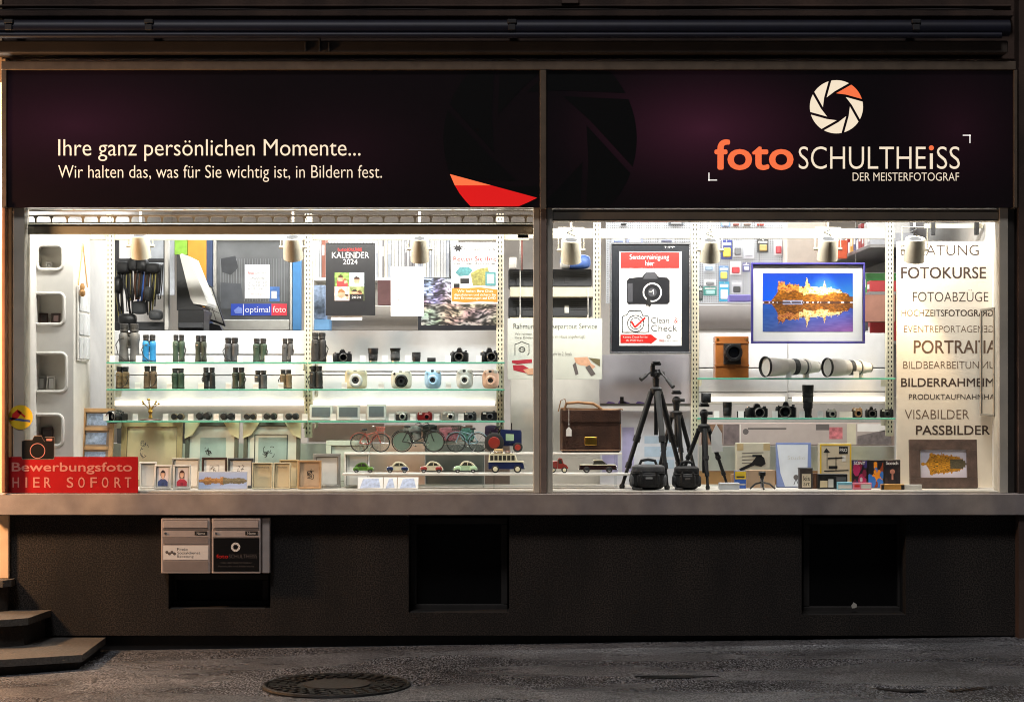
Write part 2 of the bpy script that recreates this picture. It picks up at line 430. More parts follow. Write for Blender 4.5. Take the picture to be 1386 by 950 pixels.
# faint damp patches and runs on the plinth's own colour
def damp(m, lo=.55, hi=1.45):
    n, l = m.node_tree.nodes, m.node_tree.links; b = n["Principled BSDF"]; base = b.inputs["Base Color"].links[0].from_socket
    tc = n.new("ShaderNodeTexCoord"); mp = n.new("ShaderNodeMapping"); mp.inputs["Scale"].default_value = (2.2, 1, .9); nz_ = n.new("ShaderNodeTexNoise"); nz_.inputs["Scale"].default_value = 1.6; nz_.inputs["Detail"].default_value = 5
    r = n.new("ShaderNodeValToRGB"); r.color_ramp.elements[0].position = .35; r.color_ramp.elements[1].position = .68; r.color_ramp.elements[0].color = (lo, lo, lo*1.04, 1); r.color_ramp.elements[1].color = (hi, hi*.95, hi*.88, 1)
    mx = n.new("ShaderNodeMix"); mx.data_type = 'RGBA'; mx.blend_type = 'MULTIPLY'; mx.inputs[0].default_value = 1
    l.new(tc.outputs["Object"], mp.inputs[0]); l.new(mp.outputs[0], nz_.inputs["Vector"]); l.new(nz_.outputs[0], r.inputs[0]); l.new(base, mx.inputs[6]); l.new(r.outputs[0], mx.inputs[7]); l.new(mx.outputs[2], b.inputs["Base Color"])
damp(PLASTER); damp(BROWNW)
# side walls / building above
mb = MB()
mb.box(2.62, 9, -.07, 3, -.3, 9, BROWNW)
tag(mb.build("side_wall"), "brown rendered wall beside the right edge of the shop window", "wall")
mb = MB(); mb.box(-9, 2.62, .02, .35, PZ(84, 0)+.02, 9, BROWNW)
for zz, t, y in ((PZ(25, 0), .03, -.05), (PZ(10, 0), .012, -.01)): mb.box(-9, 2.6, y, .02, zz, zz+t, BROWNW, .004)
tag(mb.build("upper_wall"), "brown rendered house wall above the shop sign", "wall")
mb = MB()
for q in range(2):
    pts = [(x/4-4.5, -.015-q*.012, PZ(15+q*5, 0)+.004*math.sin(x*1.7+q)) for x in range(0, 29)]
    mb.pipe(pts, .006, mat("cable_sheath", (40, 34, 32), .6), 6)
mb.box(PX(760, 0), PX(783, 0), -.03, .019, PZ(10, 0)+.013, PZ(-6, 0), mat("junction_box", (88, 70, 62), .6), .003)
tag(mb.build("wall_cable"), "thin dark cables with a small junction box running along the wall above the sign", "cable")

# awning cassette above the sign
BLUE = mat("blue_awning_metal", (20, 22, 40), .5, .1, var=.2)
VAL = mat("awning_board", (54, 46, 39), .7, var=.2, scale=8, bump=.2, bscale=200)
aw = T("awning_cassette", "dark blue rolled awning tube in brackets above the shop sign", "awning", (0, -.05, PZ(80, -.05)))
z = lambda py: PZ(py, -.1)-PZ(80, -.05)
mb = MB(); mb.cyl((-4.4, -.10, z(41)), (PX(1362, -.1), -.10, z(41)), .042, None, BLUE, 20); mb.build("roller_tube", aw)
mb = MB(); mb.cyl((-4.4, -.13, z(52)), (PX(1350, -.1), -.13, z(52)), .016, None, BLUE, 12); mb.build("front_bar", aw)
mb = MB(); mb.box(-4.4, PX(1362, -.1), -.09, .05, z(74), z(57), VAL, .006); mb.build("valance_board", aw)
for px in (18, 206, 693, 1235):
    mb = MB(); x = PX(px, -.1)
    mb.box(x-.024, x+.024, -.15, .065, z(37), z(31), DARK, .004); mb.box(x-.018, x+.018, -.152, -.139, z(46), z(38), DARK, .003); mb.build("bracket", aw)
for px in (415, 434, 447):
    mb = MB(); x = PX(px, -.1); mb.cyl((x, -.097, z(72)), (x, -.097, z(60 if px != 434 else 52)), .006, None, BLACKR, 8); mb.build("drip_pin", aw)

# ---------------------------------------------------------------- sign band
SGF = mat("sign_frame_metal", (120, 106, 92), .5, .5, var=.15)
def sign_mat():
    m = mat("sign_film", (22, 9, 16), .32, var=.1, coat=.3); n, l = m.node_tree.nodes, m.node_tree.links
    b = n["Principled BSDF"]; tc = n.new("ShaderNodeTexCoord"); prev = None
    for cx, cz, sx, sz, a in ((-2.25, .42, 1.1, .42, .8), (1.0, .40, .95, .45, 1.25), (2.3, .4, .5, .5, .35), (-.9, .3, .8, .4, .25)):
        mp = n.new("ShaderNodeMapping"); mp.vector_type = 'TEXTURE'
        mp.inputs[1].default_value = (cx, 0, cz); mp.inputs[3].default_value = (sx, 1, sz)
        g = n.new("ShaderNodeTexGradient"); g.gradient_type = 'QUADRATIC_SPHERE'
        l.new(tc.outputs["Object"], mp.inputs[0]); l.new(mp.outputs[0], g.inputs[0])
        mm = n.new("ShaderNodeMath"); mm.operation = 'MULTIPLY_ADD'; mm.inputs[1].default_value = a; mm.inputs[2].default_value = 0
        l.new(g.outputs[1], mm.inputs[0])
        if prev: l.new(prev, mm.inputs[2])
        prev = mm.outputs[0]
    b.inputs["Emission Color"].default_value = (.030, .006, .014, 1); l.new(prev, b.inputs["Emission Strength"])
    return m
FILM = sign_mat()
LCREAM = mat("lit_cream_letter", (238, 222, 196), .5, var=.03, emit=.85)
LORANGE = mat("lit_orange_letter", (240, 112, 66), .5, var=.05, emit=.85)
LRED = mat("lit_red_blade", (212, 20, 20), .5, var=.08, scale=6, emit=.8)
LWHITE = mat("lit_white_mark", (232, 228, 222), .5, var=0, emit=.8)
LBLACK = mat("opaque_black_film", (6, 5, 6), .35, var=0)
SY = -.085
sg = T("shop_sign", "long backlit dark purple shop sign with cream and orange lettering above the window", "sign", (0, SY, PZ(280, SY)))
def zz(py): return PZ(py, SY)-PZ(280, SY)
F = Flat(CXP, 280, SY, 0)
for a, b in ((10, 730.5), (739.5, 1371)):
    mb = MB(); mb.box(PX(a, SY), PX(b, SY), 0, .12, zz(281), zz(96), FILM); mb.build("panel", sg)
mb = MB()
mb.box(PX(3, SY), PX(1374, SY), -.02, .14, zz(95.5), zz(84), SGF, .003)
mb.box(PX(3, SY), PX(10, SY), -.018, .14, zz(282), zz(95.7), SGF, .003); mb.box(PX(1371, SY), PX(1376, SY), -.018, .14, zz(282), zz(95.7), SGF, .003)
mb.box(PX(730.6, SY), PX(739.4, SY), -.022, .14, zz(284), zz(95.7), SGF, .003)
mb.build("frame", sg)
mb = MB()
F.text(mb, "Ihre ganz persönlichen Momente...", 79, 488, 211, 189, LCREAM, 3, .006)
mb.build("lettering", sg, smooth=False); mb = MB()
F.text(mb, "Wir halten das, was für Sie wichtig ist, in Bildern fest.", 79, 517, 241, 224, LCREAM, 3, .0)
mb.build("lettering", sg, smooth=False); mb = MB()
F.text(mb, "SCHULTHE", 1081, 1253, 229, 199, LCREAM, 3, 0)
F.text(mb, "SS", 1268, 1299, 229, 199, LCREAM, 3, 0)
F.rect(mb, 1258.5, 208, 1262.5, 229, LCREAM, 3)
mb.build("lettering", sg, smooth=False); mb = MB()
F.text(mb, "DER MEISTERFOTOGRAF", 1154, 1298, 245, 234, LCREAM, 3, 0)
mb.build("lettering", sg, smooth=False)
mb = MB(); F.text(mb, "foto", 967, 1074, 229, 191, LORANGE, 3, .055); F.disc(mb, 1260.5, 200.5, 3.4, LORANGE, 3); mb.build("lettering", sg, smooth=False)
mb = MB()
for pts in (((1303, 183.5), (1313.5, 183.5)), ((1312.7, 183), (1312.7, 194)), ((959.5, 234), (959.5, 245)), ((959, 244), (970.5, 244))): F.line(mb, pts, 1.6, LWHITE, 3)
mb.build("corner_mark", sg, smooth=False)
mb = MB()
for i, pl in enumerate(iris(1132, 145, 36, 21, 8, R(-97), .075)): F.poly(mb, pl, LORANGE if i == 0 else LCREAM, 3)
mb.build("shutter_emblem", sg, smooth=False)
big = iris(731, 188, 131, 72, 8, R(-20), .05)
mb = MB(); red = MB()
for i, pl in enumerate(big):
    for x0, x1 in ((10, 730), (740, 1371)):
        c = clip_poly(pl, x0, 97, x1, 279.5)
        if len(c) > 2: F.poly(mb, c, LBLACK, 2)
F.poly(red, [(609, 236), (727, 268), (715, 274), (702, 279.6), (637, 279.6), (630, 272), (622, 262), (615, 250)], LRED, 4)
F.poly(red, [(609, 236), (665, 251.2), (615.6, 251.2)], LORANGE, 5)
mb.build("shutter_blade", sg, smooth=False); red.build("red_blade", sg, smooth=False)

# ---------------------------------------------------------------- window frame, glass, sill
FRM = mat("window_aluminium", (188, 185, 174), .5, 0, var=.12, scale=7)
FRD = mat("window_dark_profile", (60, 56, 52), .5, .3, var=.15)
FRB = mat("mullion_cover", (124, 110, 103), .5, 0, var=.12)
SILLM = mat("sill_sheet_metal", (164, 156, 152), .55, .15, var=.16, scale=9, bump=.12, bscale=220)
GLASS = clear_mat("window_glass", (.965, .975, .97))
damp(SILLM, .78, 1.2); damp(FRM, .85, 1.12)
mb = MB(); mb.box(-2.72, 4.0, -.10, .0, Z_SILL0, Z_SILL1-.006, SILLM, .004)
mb.box(-2.65, 2.619, .0, .34, Z_SILL0, Z_SILL1-.012, SILLM)
tag(mb.build("window_sill"), "long smooth metal window sill band below both panes", "window sill")
ZT = PZ(281, 0); ZB = Z_SILL1-.006
def vbar(mb, a, b, y0, y1, z0, z1, m): mb.box(PX(a, 0), PX(b, 0), y0, y1, z0, z1, m, .003)
w = T("shop_window", "wide aluminium shop window with two large panes and a central mullion", "window", (0, 0, 0))
mb = MB()
vbar(mb, 8, 20, -.03, .08, ZB, ZT, FRD); vbar(mb, 20.3, 36, -.045, .08, ZB, ZT, FRM)
vbar(mb, 722, 730.4, -.04, .08, ZB, ZT, FRM); vbar(mb, 730.7, 739.6, -.065, .08, ZB, ZT, FRB); vbar(mb, 739.9, 748, -.04, .08, ZB, ZT, FRM)
vbar(mb, 1350, 1362, -.04, .08, ZB, ZT, FRM); vbar(mb, 1362.3, 1371.5, -.03, .08, ZB, ZT, FRD)
vbar(mb, 36.3, 721.7, -.03, .03, ZB, PZ(664, 0), FRM); vbar(mb, 748.3, 1349.7, -.03, .03, ZB, PZ(664, 0), FRM)
vbar(mb, 748.3, 1349.7, -.03, .05, PZ(300, 0), PZ(284, 0), FRM); vbar(mb, 748.3, 1349.7, -.036, -.0305, PZ(288, 0), PZ(286.4, 0), FRD); vbar(mb, 748.3, 1349.7, -.034, -.0305, PZ(299, 0), PZ(298, 0), FRD)
mb.build("frame", w)
for a, b, t in ((36.3, 721.7, 300), (748.3, 1349.7, 301)):
    mb = MB(); mb.box(PX(a, 0), PX(b, 0), .004, .010, PZ(664, 0), PZ(t, 0), GLASS); mb.build("pane", w)
# lattice roller shutter half lowered at the head of the left pane
SHM = mat("shutter_metal", (172, 168, 154), .45, 0, var=.1)
rs = T("roller_shutter", "metal lattice roller shutter half rolled up over the left pane", "shutter", W(379, 318, .05))
k = kk(.05); hw = 342.5*k; zr = lambda py: (318-py)*k
mb = MB(); mb.box(-hw, hw, -.018, .018, zr(317.5), zr(303), SHM, .004); mb.box(-hw, hw, -.022, -.0185, zr(307), zr(305.4), DARK); mb.build("end_bar", rs)
mb = MB()
for py in (285, 292, 302.2): mb.box(-hw, hw, -.006, .006, zr(py+1.6), zr(py-1.2), SHM, .002)
for r, (a, b) in enumerate(((277, 284), (293.5, 301))):
    for i in range(33):
        x = -hw+(i+.55)*21.4*k+(0 if r else 9*k)
        if x < hw-.02: mb.prism([(x-.012, zr(a)), (x+.012, zr(a)), (x+.005, zr(a+3)), (x+.005, zr(b)), (x-.005, zr(b)), (x-.005, zr(a+3))], -.004, .004, SHM)
mb.build("lattice", rs)

# ---------------------------------------------------------------- entrance on the left
CRM = mat("entrance_plaster", (226, 196, 160), .7, var=.12, scale=6)
mb = MB(); mb.box(-2.627, -2.607, -.115, -.048, Z_SILL1, PZ(282, -.08), mat("jamb_brown", (150, 104, 76), .6, var=.12), .004)
tag(mb.build("entrance_jamb"), "narrow brown jamb between the shop window and the lit entrance", "jamb")
mb = MB(); mb.box(-2.655, -2.6345, .001, .3, Z_SILL1, PZ(84, 0)+.018, CRM, .003); mb.box(-2.66, -2.612, -.03, -.001, .361, Z_SILL0-.002, CRM, .003)
tag(mb.build("entrance_reveal"), "pale lit edge of the entrance recess at the far left", "wall")
mb = MB(); mb.box(-6, -2.656, .55, .75, .3, 3.6, CRM); mb.box(-6, -3.9, -.0, .549, -.2, 3.6, CRM); mb.box(-3.899, -2.656, -.0, .549, PZ(112, 0), 3.6, CRM)
tag(mb.build("entrance_wall"), "cream plaster wall of the lit entrance recess at the left edge", "wall")
dr = T("entrance_door", "glazed wooden entrance door in the recess at the left edge", "door", (-3.45, .545, .5))
mb = MB(); OAK = mat("door_oak", (150, 100, 60), .5, var=.2)
mb.box(-.45, .45, -.05, 0, 0, .12, OAK, .004); mb.box(-.45, .45, -.05, 0, 1.9, 2.05, OAK, .004); mb.box(-.45, -.33, -.049, -.001, .12, 1.9, OAK, .004); mb.box(.33, .45, -.049, -.001, .12, 1.9, OAK, .004)
mb.build("frame", dr)
mb = MB(); mb.box(-.33, .33, -.03, -.02, .12, 1.9, mat("frosted_glass", (190, 196, 186), .3, var=.1)); mb.build("pane", dr)
mb = MB(); mb.cyl((.38, -.1, .9), (.38, -.1, 1.2), .012, None, CHROME); mb.box(.37, .39, -.1, -.049, .92, .94, CHROME); mb.box(.37, .39, -.1, -.049, 1.16, 1.18, CHROME); mb.build("handle", dr)
lp = T("wall_lantern", "opal lantern on an iron arm beside the entrance, left of the sign", "lamp", (-3.65, -.02, 1.85))
IRN = mat("lantern_iron", (30, 28, 27), .5, .5)
mb = MB(); mb.pipe([(0, 0, 0), (0, -.3, .12), (0, -.62, .12), (0, -.75, .02)], .014, IRN, 8); mb.rev((0, .019, 0), (0, -1, 0), [(0, .06), (.02, .05)], IRN, 18); mb.build("arm", lp)
mb = MB(); mb.rev((0, -.75, .03), (0, 0, -1), [(0, .03), (.03, .12), (.045, .12)], IRN, 20); mb.build("cap", lp)
mb = MB(); mb.rev((0, -.75, -.016), (0, 0, -1), [(0, .09), (.08, .11), (.18, .09), (.22, .04)], mat("opal_lamp", (255, 200, 130), .4, var=0, emit=4), 20); mb.build("shade", lp)
pl = bpy.data.lights.new("wall_lantern_light", 'POINT'); pl.energy = 260; pl.color = (1, .55, .27); pl.shadow_soft_size = .12
po = bpy.data.objects.new("wall_lantern_light", pl); COL.objects.link(po); po.parent = lp; po.location = (0, -.75, -.30)
pl = bpy.data.lights.new("entrance_light", 'POINT'); pl.energy = 90; pl.color = (1, .90, .76); pl.shadow_soft_size = .1
po = bpy.data.objects.new("entrance_light", pl); COL.objects.link(po); po.location = (-3.25, .25, 2.5)
# steps
STEP = mat("step_granite", (78, 76, 73), .8, var=.3, scale=90, bump=.3, bscale=150)
STEPD = mat("step_riser", (48, 44, 41), .85, var=.3, scale=60, bump=.4, bscale=120)
st = T("entrance_steps", "three worn stone entrance steps with angled ends at the lower left", "steps", (-2.6, 0, 0))
def step(poly, z, zl):
    P = [(x+2.6, y) for x, y in poly]; c = (-.5, 0)
    mb = MB(); mb.slab(P, z-.035, z, STEP); mb.build("tread", st, smooth=False)
    q = [(x-.03 if x > -.7 else x, min(y+.035, -.002) if y < -.01 else y) for x, y in P]
    mb = MB(); mb.slab(q, zl, z-.036, STEPD); mb.build("riser", st, smooth=False)
step([(-5.4, -.84), (-2.45, -.84), (-2.09, -.66), (-2.115, -.001), (-5.4, -.001)], .052, -.2)
step([(-5.4, -.45), (-2.56, -.45), (-2.43, -.36), (-2.40, -.003), (-5.4, -.003)], .195, .053)
step([(-5.4, -.12), (-2.62, -.12), (-2.585, -.08), (-2.585, -.005), (-5.4, -.005)], .36, .196)
mb = MB(); mb.box(-5.4, -2.66, .001, .549, -.1, .36, STEP); mb.build("landing", st)

# ---------------------------------------------------------------- letterboxes under the sill
LBX = mat("letterbox_steel", (196, 184, 178), .45, .3, var=.08)
LBF = mat("letterbox_recess", (150, 140, 136), .5, .3, var=.08)
def letterbox(a, b, lab):
    y = -.085; F = Flat((a+b)/2, 776, y, -.001); k = F.k
    o = T("letterbox", lab, "letterbox", (PX((a+b)/2, y), y+.0, PZ(776, y)), "letterboxes under the window sill"); hw = (b-a)/2*k
    mb = MB(); mb.box(-hw, hw, 0, .084, 0, (776-701)*k, LBX, .004); mb.build("body", o)
    m = MB(); F.rect(m, a+3, 703, b-3, 716, LBF, 1)
    f = MB(); f.box(-hw+3*k, hw-3*k, -.006, -.0012, (776-714)*k, (776-705)*k, LBX, .002); f.build("flap", o)
    F.line(m, [(a+2, 716.5), (b-2, 716.5)], .8, DARK, 2); F.line(m, [(a+2, 727), (b-2, 727)], .6, DARK, 2)
    m.build("seam", o, smooth=False)
    l = MB(); l.cyl(F.p(a+6, 721.5, 0), F.p(a+6, 721.5, 6), .006, None, CHROME); l.build("lock", o)
    c = MB(); F.rect(c, b-21, 718.5, b-4, 724, INK, 2); F.text(c, "Name", b-18, b-7, 723, 719.8, PAPER, 3); c.build("name_plate", o, smooth=False)
    return o, F
o, F = letterbox(218, 284.5, "left steel letterbox with a pale notice sticker on its door")
m = MB(); F.rect(m, 221, 727.5, 282, 736, LBF, 2); F.rect(m, 221, 738, 282, 757, PAPER, 2); F.rect(m, 221, 759, 282, 773, LBF, 2)
F.text(m, "Freie", 240, 254, 745, 741, INK, 3); F.text(m, "Sozialdienst", 240, 271, 749.5, 746, INK, 3); F.text(m, "Beratung", 240, 262, 754, 751, GREYINK, 3)
for i in range(4): F.disc(m, 226+3.4*i, 747+(i % 2)*2, 2, GREYINK, 3)
m.build("sticker", o, smooth=False)
o, F = letterbox(286.5, 353, "right steel letterbox with a black shop sticker on its door")
m = MB(); F.rect(m, 289, 728, 351, 773, LBLACK, 2)
for pl in iris(319, 740, 6.2, 3.6, 8, .3, .05): F.poly(m, pl, PAPER, 3)
F.text(m, "foto", 293, 309, 755, 750, REDINK, 3, .03); F.text(m, "SCHULTHEISS", 310, 348, 755, 750, GREYINK, 3); F.text(m, "DER MEISTERFOTOGRAF", 299, 341, 762.5, 760.5, GREYINK, 3); F.text(m, "Fotostudio und Bildermarkt", 296, 344, 767, 765, GREYINK, 3)
m.build("sticker", o, smooth=False)
mb = MB(); mb.box(PX(353.5, -.085), PX(365, -.06), -.06, -.001, PZ(776, -.085), PZ(701, -.085), LBX, .003)
tag(mb.build("letterbox_side_post"), "narrow steel side panel beside the right letterbox", "panel")

# ---------------------------------------------------------------- street details
IRON = mat("cast_iron", (46, 44, 43), .5, .6, var=.3, scale=40, bump=.4, bscale=120)
mx, my = PX(456, -1.32), -1.32
mh = T("manhole_cover", "round cast iron manhole cover with ribbed ring in the asphalt", "manhole cover", (mx, my, gz(mx)))
mb = MB(); mb.ring((0, 0, .004), (0, 0, 1), .325, .012, IRON, 48, 8); mb.build("rim", mh)
mb = MB(); mb.rev((0, 0, -.02), (0, 0, 1), [(0, .31), (.0285, .31)], IRON, 48)
for r in (.29, .245, .2):
    for i in range(int(r*120)):
        a = 2*math.pi*i/int(r*120); c, s_ = math.cos(a), math.sin(a)
        q = [(r-.016, -.016), (r+.016, -.016), (r+.016, .016), (r-.016, .016)]
        mb.slab([(x*c-y*s_, x*s_+y*c) for x, y in q], .009, .016, IRON)
mb.build("cover", mh)
mb = MB(); mb.rev((0, 0, .009), (0, 0, 1), [(0, .15), (.006, .15)], mat("cover_concrete", (44, 43, 43), .7, var=.5, scale=60, bump=.5), 36); mb.build("centre_plate", mh)
gx = PX(918, -1.22)
mb = MB(); D = mat("drain_dark", (16, 16, 17), .4, var=.2)
mb.slab([(-.20, -.012), (-.05, -.03), (.12, -.026), (.19, .0), (.05, .016), (-.14, .014)], .002, .006, D); mb.slab([(-.17, -.06), (.08, -.055), (.06, -.035), (-.13, -.037)], .002, .0045, IRON)
tag(mb.build("road_gully_cap", None, (gx, -1.2, gz(gx))), "small oblong dark valve cover in the wet asphalt", "cover")
x0 = PX(1195, -1.72)
mb = MB()
for i in range(9): mb.pipe([(i*.006-.02, .05-i*.004, .006), (.10+i*.01, -.05+i*.002, .006+.002*(i % 3))], .004, BLACKR, 6)
tag(mb.build("twig_bundle", None, (x0, -1.72, gz(x0))), "bundle of thin dark twigs lying on the asphalt at the lower right", "twigs")
x0 = PX(1312, -1.72)
mb = MB()
for i in range(6): mb.box(-.1+i*.034, -.085+i*.034, -.02, .03, .001, .005, D)
mb.xf(Matrix.Rotation(.5, 4, 'Z') @ Matrix.Identity(4))
tag(mb.build("drain_grate", None, (x0, -1.72, gz(x0))), "row of narrow drain slots in the asphalt at the right", "drain")
# ---------------------------------------------------------------- display box and shop room
DISPW = mat("display_white", (216, 212, 206), .6, var=.04)
ZF = PZ(663.5, .03)                       # display floor
ZC2 = 2.44
def sbox(name, x0, x1, y0, y1, z0, z1, m, label=None, cat=None, kind=None):
    mb = MB(); mb.box(x0, x1, y0, y1, z0, z1, m); o = mb.build(name, smooth=False)
    if label: tag(o, label, cat)
    if kind: o["kind"] = kind
    return o
sbox("display_floor", -2.6, 2.6, .035, .80, ZF-.03, ZF, mat("display_floor_white", (206, 200, 190), .5, var=.05), kind="structure")
sbox("display_ceiling", -2.6, 2.6, .05, .5, ZC2, ZC2+.04, DISPW, kind="structure")
sbox("display_back", -2.6, 2.6, .801, .809, .3, ZF, DISPW, kind="structure")
sbox("floor", -2.6, 2.6, .81, 4.4, .3, .4, mat("shop_floor", (120, 110, 100), .5), kind="structure")
sbox("ceiling", -2.6, 2.6, .501, 4.4, 2.72, 2.8, DISPW, kind="structure")
sbox("wall_back", -2.6, 2.6, 4.3, 4.5, .4, 2.72, mat("shop_wall", (208, 200, 192), .8, var=.05), kind="structure")
sbox("wall_left", -2.64, -2.53, .031, 4.3, .4, 2.72, DISPW, kind="structure")
sbox("wall_right", 2.586, 2.64, .031, 4.3, .4, 2.72, DISPW, kind="structure")

YS = .62                                   # plane of the perforated uprights
# slotted uprights
def upright(px, ybot, lab):
    F = Flat(px, ybot, YS, -.03); k = F.k; h = (ybot-290)*k
    o = T("slotted_upright", lab, "shelf upright", W(px, ybot, YS), "slotted uprights that carry the glass shelves")
    mb = MB(); mb.box(-.021, .021, -.03, 0, 0, h, CREAMP, .003); mb.build("post", o)
    mb = MB(); n = int(h/.0256)
    for i in range(n):
        for sx in (-.009, .009):
            z = .02+i*.0256; mb.quad([(sx-.0028, -.0308, z), (sx+.0028, -.0308, z), (sx+.0028, -.0308, z+.013), (sx-.0028, -.0308, z+.013)], INK)
    mb.build("slot_row", o, smooth=False)
for a in ((150, 590, "slotted cream upright at the left end of the binocular shelves"), (418, 592, "slotted cream upright between the binoculars and the camera shelves"),
          (677, 592, "slotted cream upright at the right end of the instant camera shelf"), (808, 500, "slotted cream upright left of the sensor cleaning poster"),
          (940, 600, "slotted cream upright right of the sensor cleaning poster"), (1203, 590, "slotted cream upright left of the white word list panel")): upright(*a)
# top rails
def rail(a, b, p0, p1, lab):
    mb = MB(); mb.box(PX(a, YS), PX(b, YS), .625, .645, PZ(p1, YS), PZ(p0, YS), CREAMP, .003); tag(mb.build("top_rail"), lab, "rail", "cream rails across the heads of the uprights")
rail(100, 716, 315, 325, "cream cross rail over the shelves of the left window")
rail(700, 1212, 309, 323, "cream cross rail over the shelves of the right window")

# slatted back panels
SLAT = mat("slat_panel_white", (206, 206, 208), .5, var=.04)
def slatwall(a, b, p0, p1, lines, lab, m=SLAT):
    y = .66; F = Flat((a+b)/2, p1, y, 0); k = F.k; mb = MB(); pts = [p0]+lines+[p1]
    o = T("slatwall", lab, "back panel", W((a+b)/2, p1, y), "white slatted back panels behind the glass shelves")
    for u, v in zip(pts, pts[1:]): mb.box(-(b-a)/2*k, (b-a)/2*k, 0, .02, (p1-v)*k+.003, (p1-u)*k-.003, m, .002)
    mb.box(-(b-a)/2*k+.001, (b-a)/2*k-.001, .012, .03, .004, (p1-p0)*k-.004, mat("slat_groove", (120, 120, 120), .6))
    mb.build("board", o); return o, F
for a, b, p0, p1, ln, lab in ((152, 416, 447, 572, [480, 508, 545], "white slatted back panel behind the rows of binoculars"), (420, 675, 447, 572, [503, 508, 548], "white slatted back panel behind the cameras and instant cameras"),
                              (946, 1066, 450, 548, [498, 531], "white slatted back panel behind the wooden plate camera"), (1067, 1201, 450, 548, [498, 530, 539], "white slatted back panel behind the white telephoto lenses")):
    o, F = slatwall(a, b, p0, p1, ln, lab)
    mb = MB(); k = F.k; mb.box(-(b-a)/2*k+.02, (b-a)/2*k-.02, -.035, -.002, (p1-(549 if a < 900 else 543))*k, (p1-(542 if a < 900 else 537))*k, mat("lit_tube_cover", (255, 240, 220), .4, var=0, emit=1.5), .003)
    mb.build("light_rail", o)

# glass shelves
GTOP = clear_mat("shelf_glass", (.90, .96, .94), .25, .08)
GEDGE = mat("shelf_glass_edge", (96, 176, 150), .2, var=.08, coat=.4)
SH = {}
def shelf(key, a, b, py, lab, y0=.36, y1=.60, edge=None):
    z = PZ(py, y0); o = T("glass_shelf", lab, "shelf", (PX((a+b)/2, y0), y0, z), "glass shelves in the shop window"); hw = (b-a)/2*kk(y0)
    mb = MB(); mb.box(-hw, hw, .0035, y1-y0, -.004, .004, GTOP); mb.build("plate", o, smooth=False)
    mb = MB(); mb.box(-hw, hw, 0, .0032, -.0045, .0045, edge or GEDGE, .001); mb.build("edge", o)
    for sx in (-1, 1):
        mb = MB(); x = sx*(hw-.03); mb.prism([(x-.003, -.005), (x+.003, -.005), (x+.003, -.03), (x-.003, -.04)], .10, y1-y0, CREAMP); mb.build("bracket", o)
    SH[key] = z+.0045
for i, (py, nm) in enumerate(((491, "top"), (527.5, "middle"), (570.5, "lowest"))):
    shelf("L%d" % i, 144, 415.5, py, "%s glass shelf of the left bay, holding %s" % (nm, ("the large binoculars", "the brown and dark binoculars", "the compact binoculars")[i]))
    shelf("M%d" % i, 416.5, 683, py, "%s glass shelf of the second bay, holding %s" % (nm, ("camera lenses", "the instant cameras", "digital photo frames and compact cameras")[i]))
shelf("R0", 944, 1212, 512.5, "upper glass shelf with the wooden plate camera and white lenses")
shelf("R1", 944, 1212, 566.5, "lower glass shelf with system cameras and a tall black lens")

# toy shelves (two white acrylic steps running behind the mullion)
ACR = mat("white_acrylic", (226, 222, 214), .3, var=.03)
def toyshelf(py, y0, y1, a, b, lab):
    z = PZ(py, y0); mb = MB(); mb.box(PX(a, y0), PX(b, y0), y0, y1, z-.012, z, ACR, .002)
    for x in (a+6, (a+b)/2, b-8): mb.box(PX(x, y0)-.004, PX(x, y0)+.004, y0+.01, y1-.01, ZF+.001, z-.0122, clear_mat("acrylic_leg", (.93, .95, .95), .3))
    tag(mb.build("toy_shelf", smooth=False), lab, "shelf"); return z
ZT1 = toyshelf(612.5, .34, .50, 466, 842, "upper white acrylic shelf carrying toy bicycles and tractor")
ZT2 = toyshelf(640.5, .17, .32, 463, 874, "lower white acrylic shelf carrying the row of toy cars")

# panels low at the back of the display
def low(a, b, p0, p1, y, rgb, lab, nm="low_board", t=.015):
    F = board(nm, lab, "panel", a, p0, b, p1, y, t, mat("panel_%d_%d_%d" % rgb, rgb, .6, var=.08, scale=10)); return F
low(152, 470, 600, 656, .70, (196, 196, 190), "pale grey low back panel behind the standing photo frames")
low(418, 520, 573, 598, .74, (206, 178, 168), "pinkish board under the digital photo frames", "low_board")
low(521, 640, 575, 612, .735, (214, 190, 180), "pale pink board behind the dark toy tandem", "low_board")
low(470, 500, 600, 655, .72, (120, 120, 118), "narrow grey panel behind the green toy car")
low(501, 575, 600, 656, .71, (212, 184, 172), "pale pink panel behind the blue and white toy car")
low(576, 655, 601, 656, .72, (112, 114, 112), "dark grey panel behind the pale toy car")
low(656, 690, 601, 656, .725, (140, 120, 112), "brownish panel low behind the toy bus")
low(691, 812, 512, 656, .73, (206, 202, 194), "pale wall panel behind the leather briefcase", "back_board")
low(946, 1210, 604, 636, .70, (186, 184, 178), "grey board under the lower right glass shelf", "low_board")
low(946, 1210, 637, 656, .705, (172, 128, 84), "brown wooden skirting board behind the tripod boxes", "low_board")
low(946, 1210, 572, 603, 1.3, (206, 186, 178), "pinkish cabinet front seen under the lower right glass shelf", "cabinet_front")
low(152, 416, 573, 599, 1.3, (206, 196, 186), "pale cabinet front seen under the lowest left glass shelf", "cabinet_front")
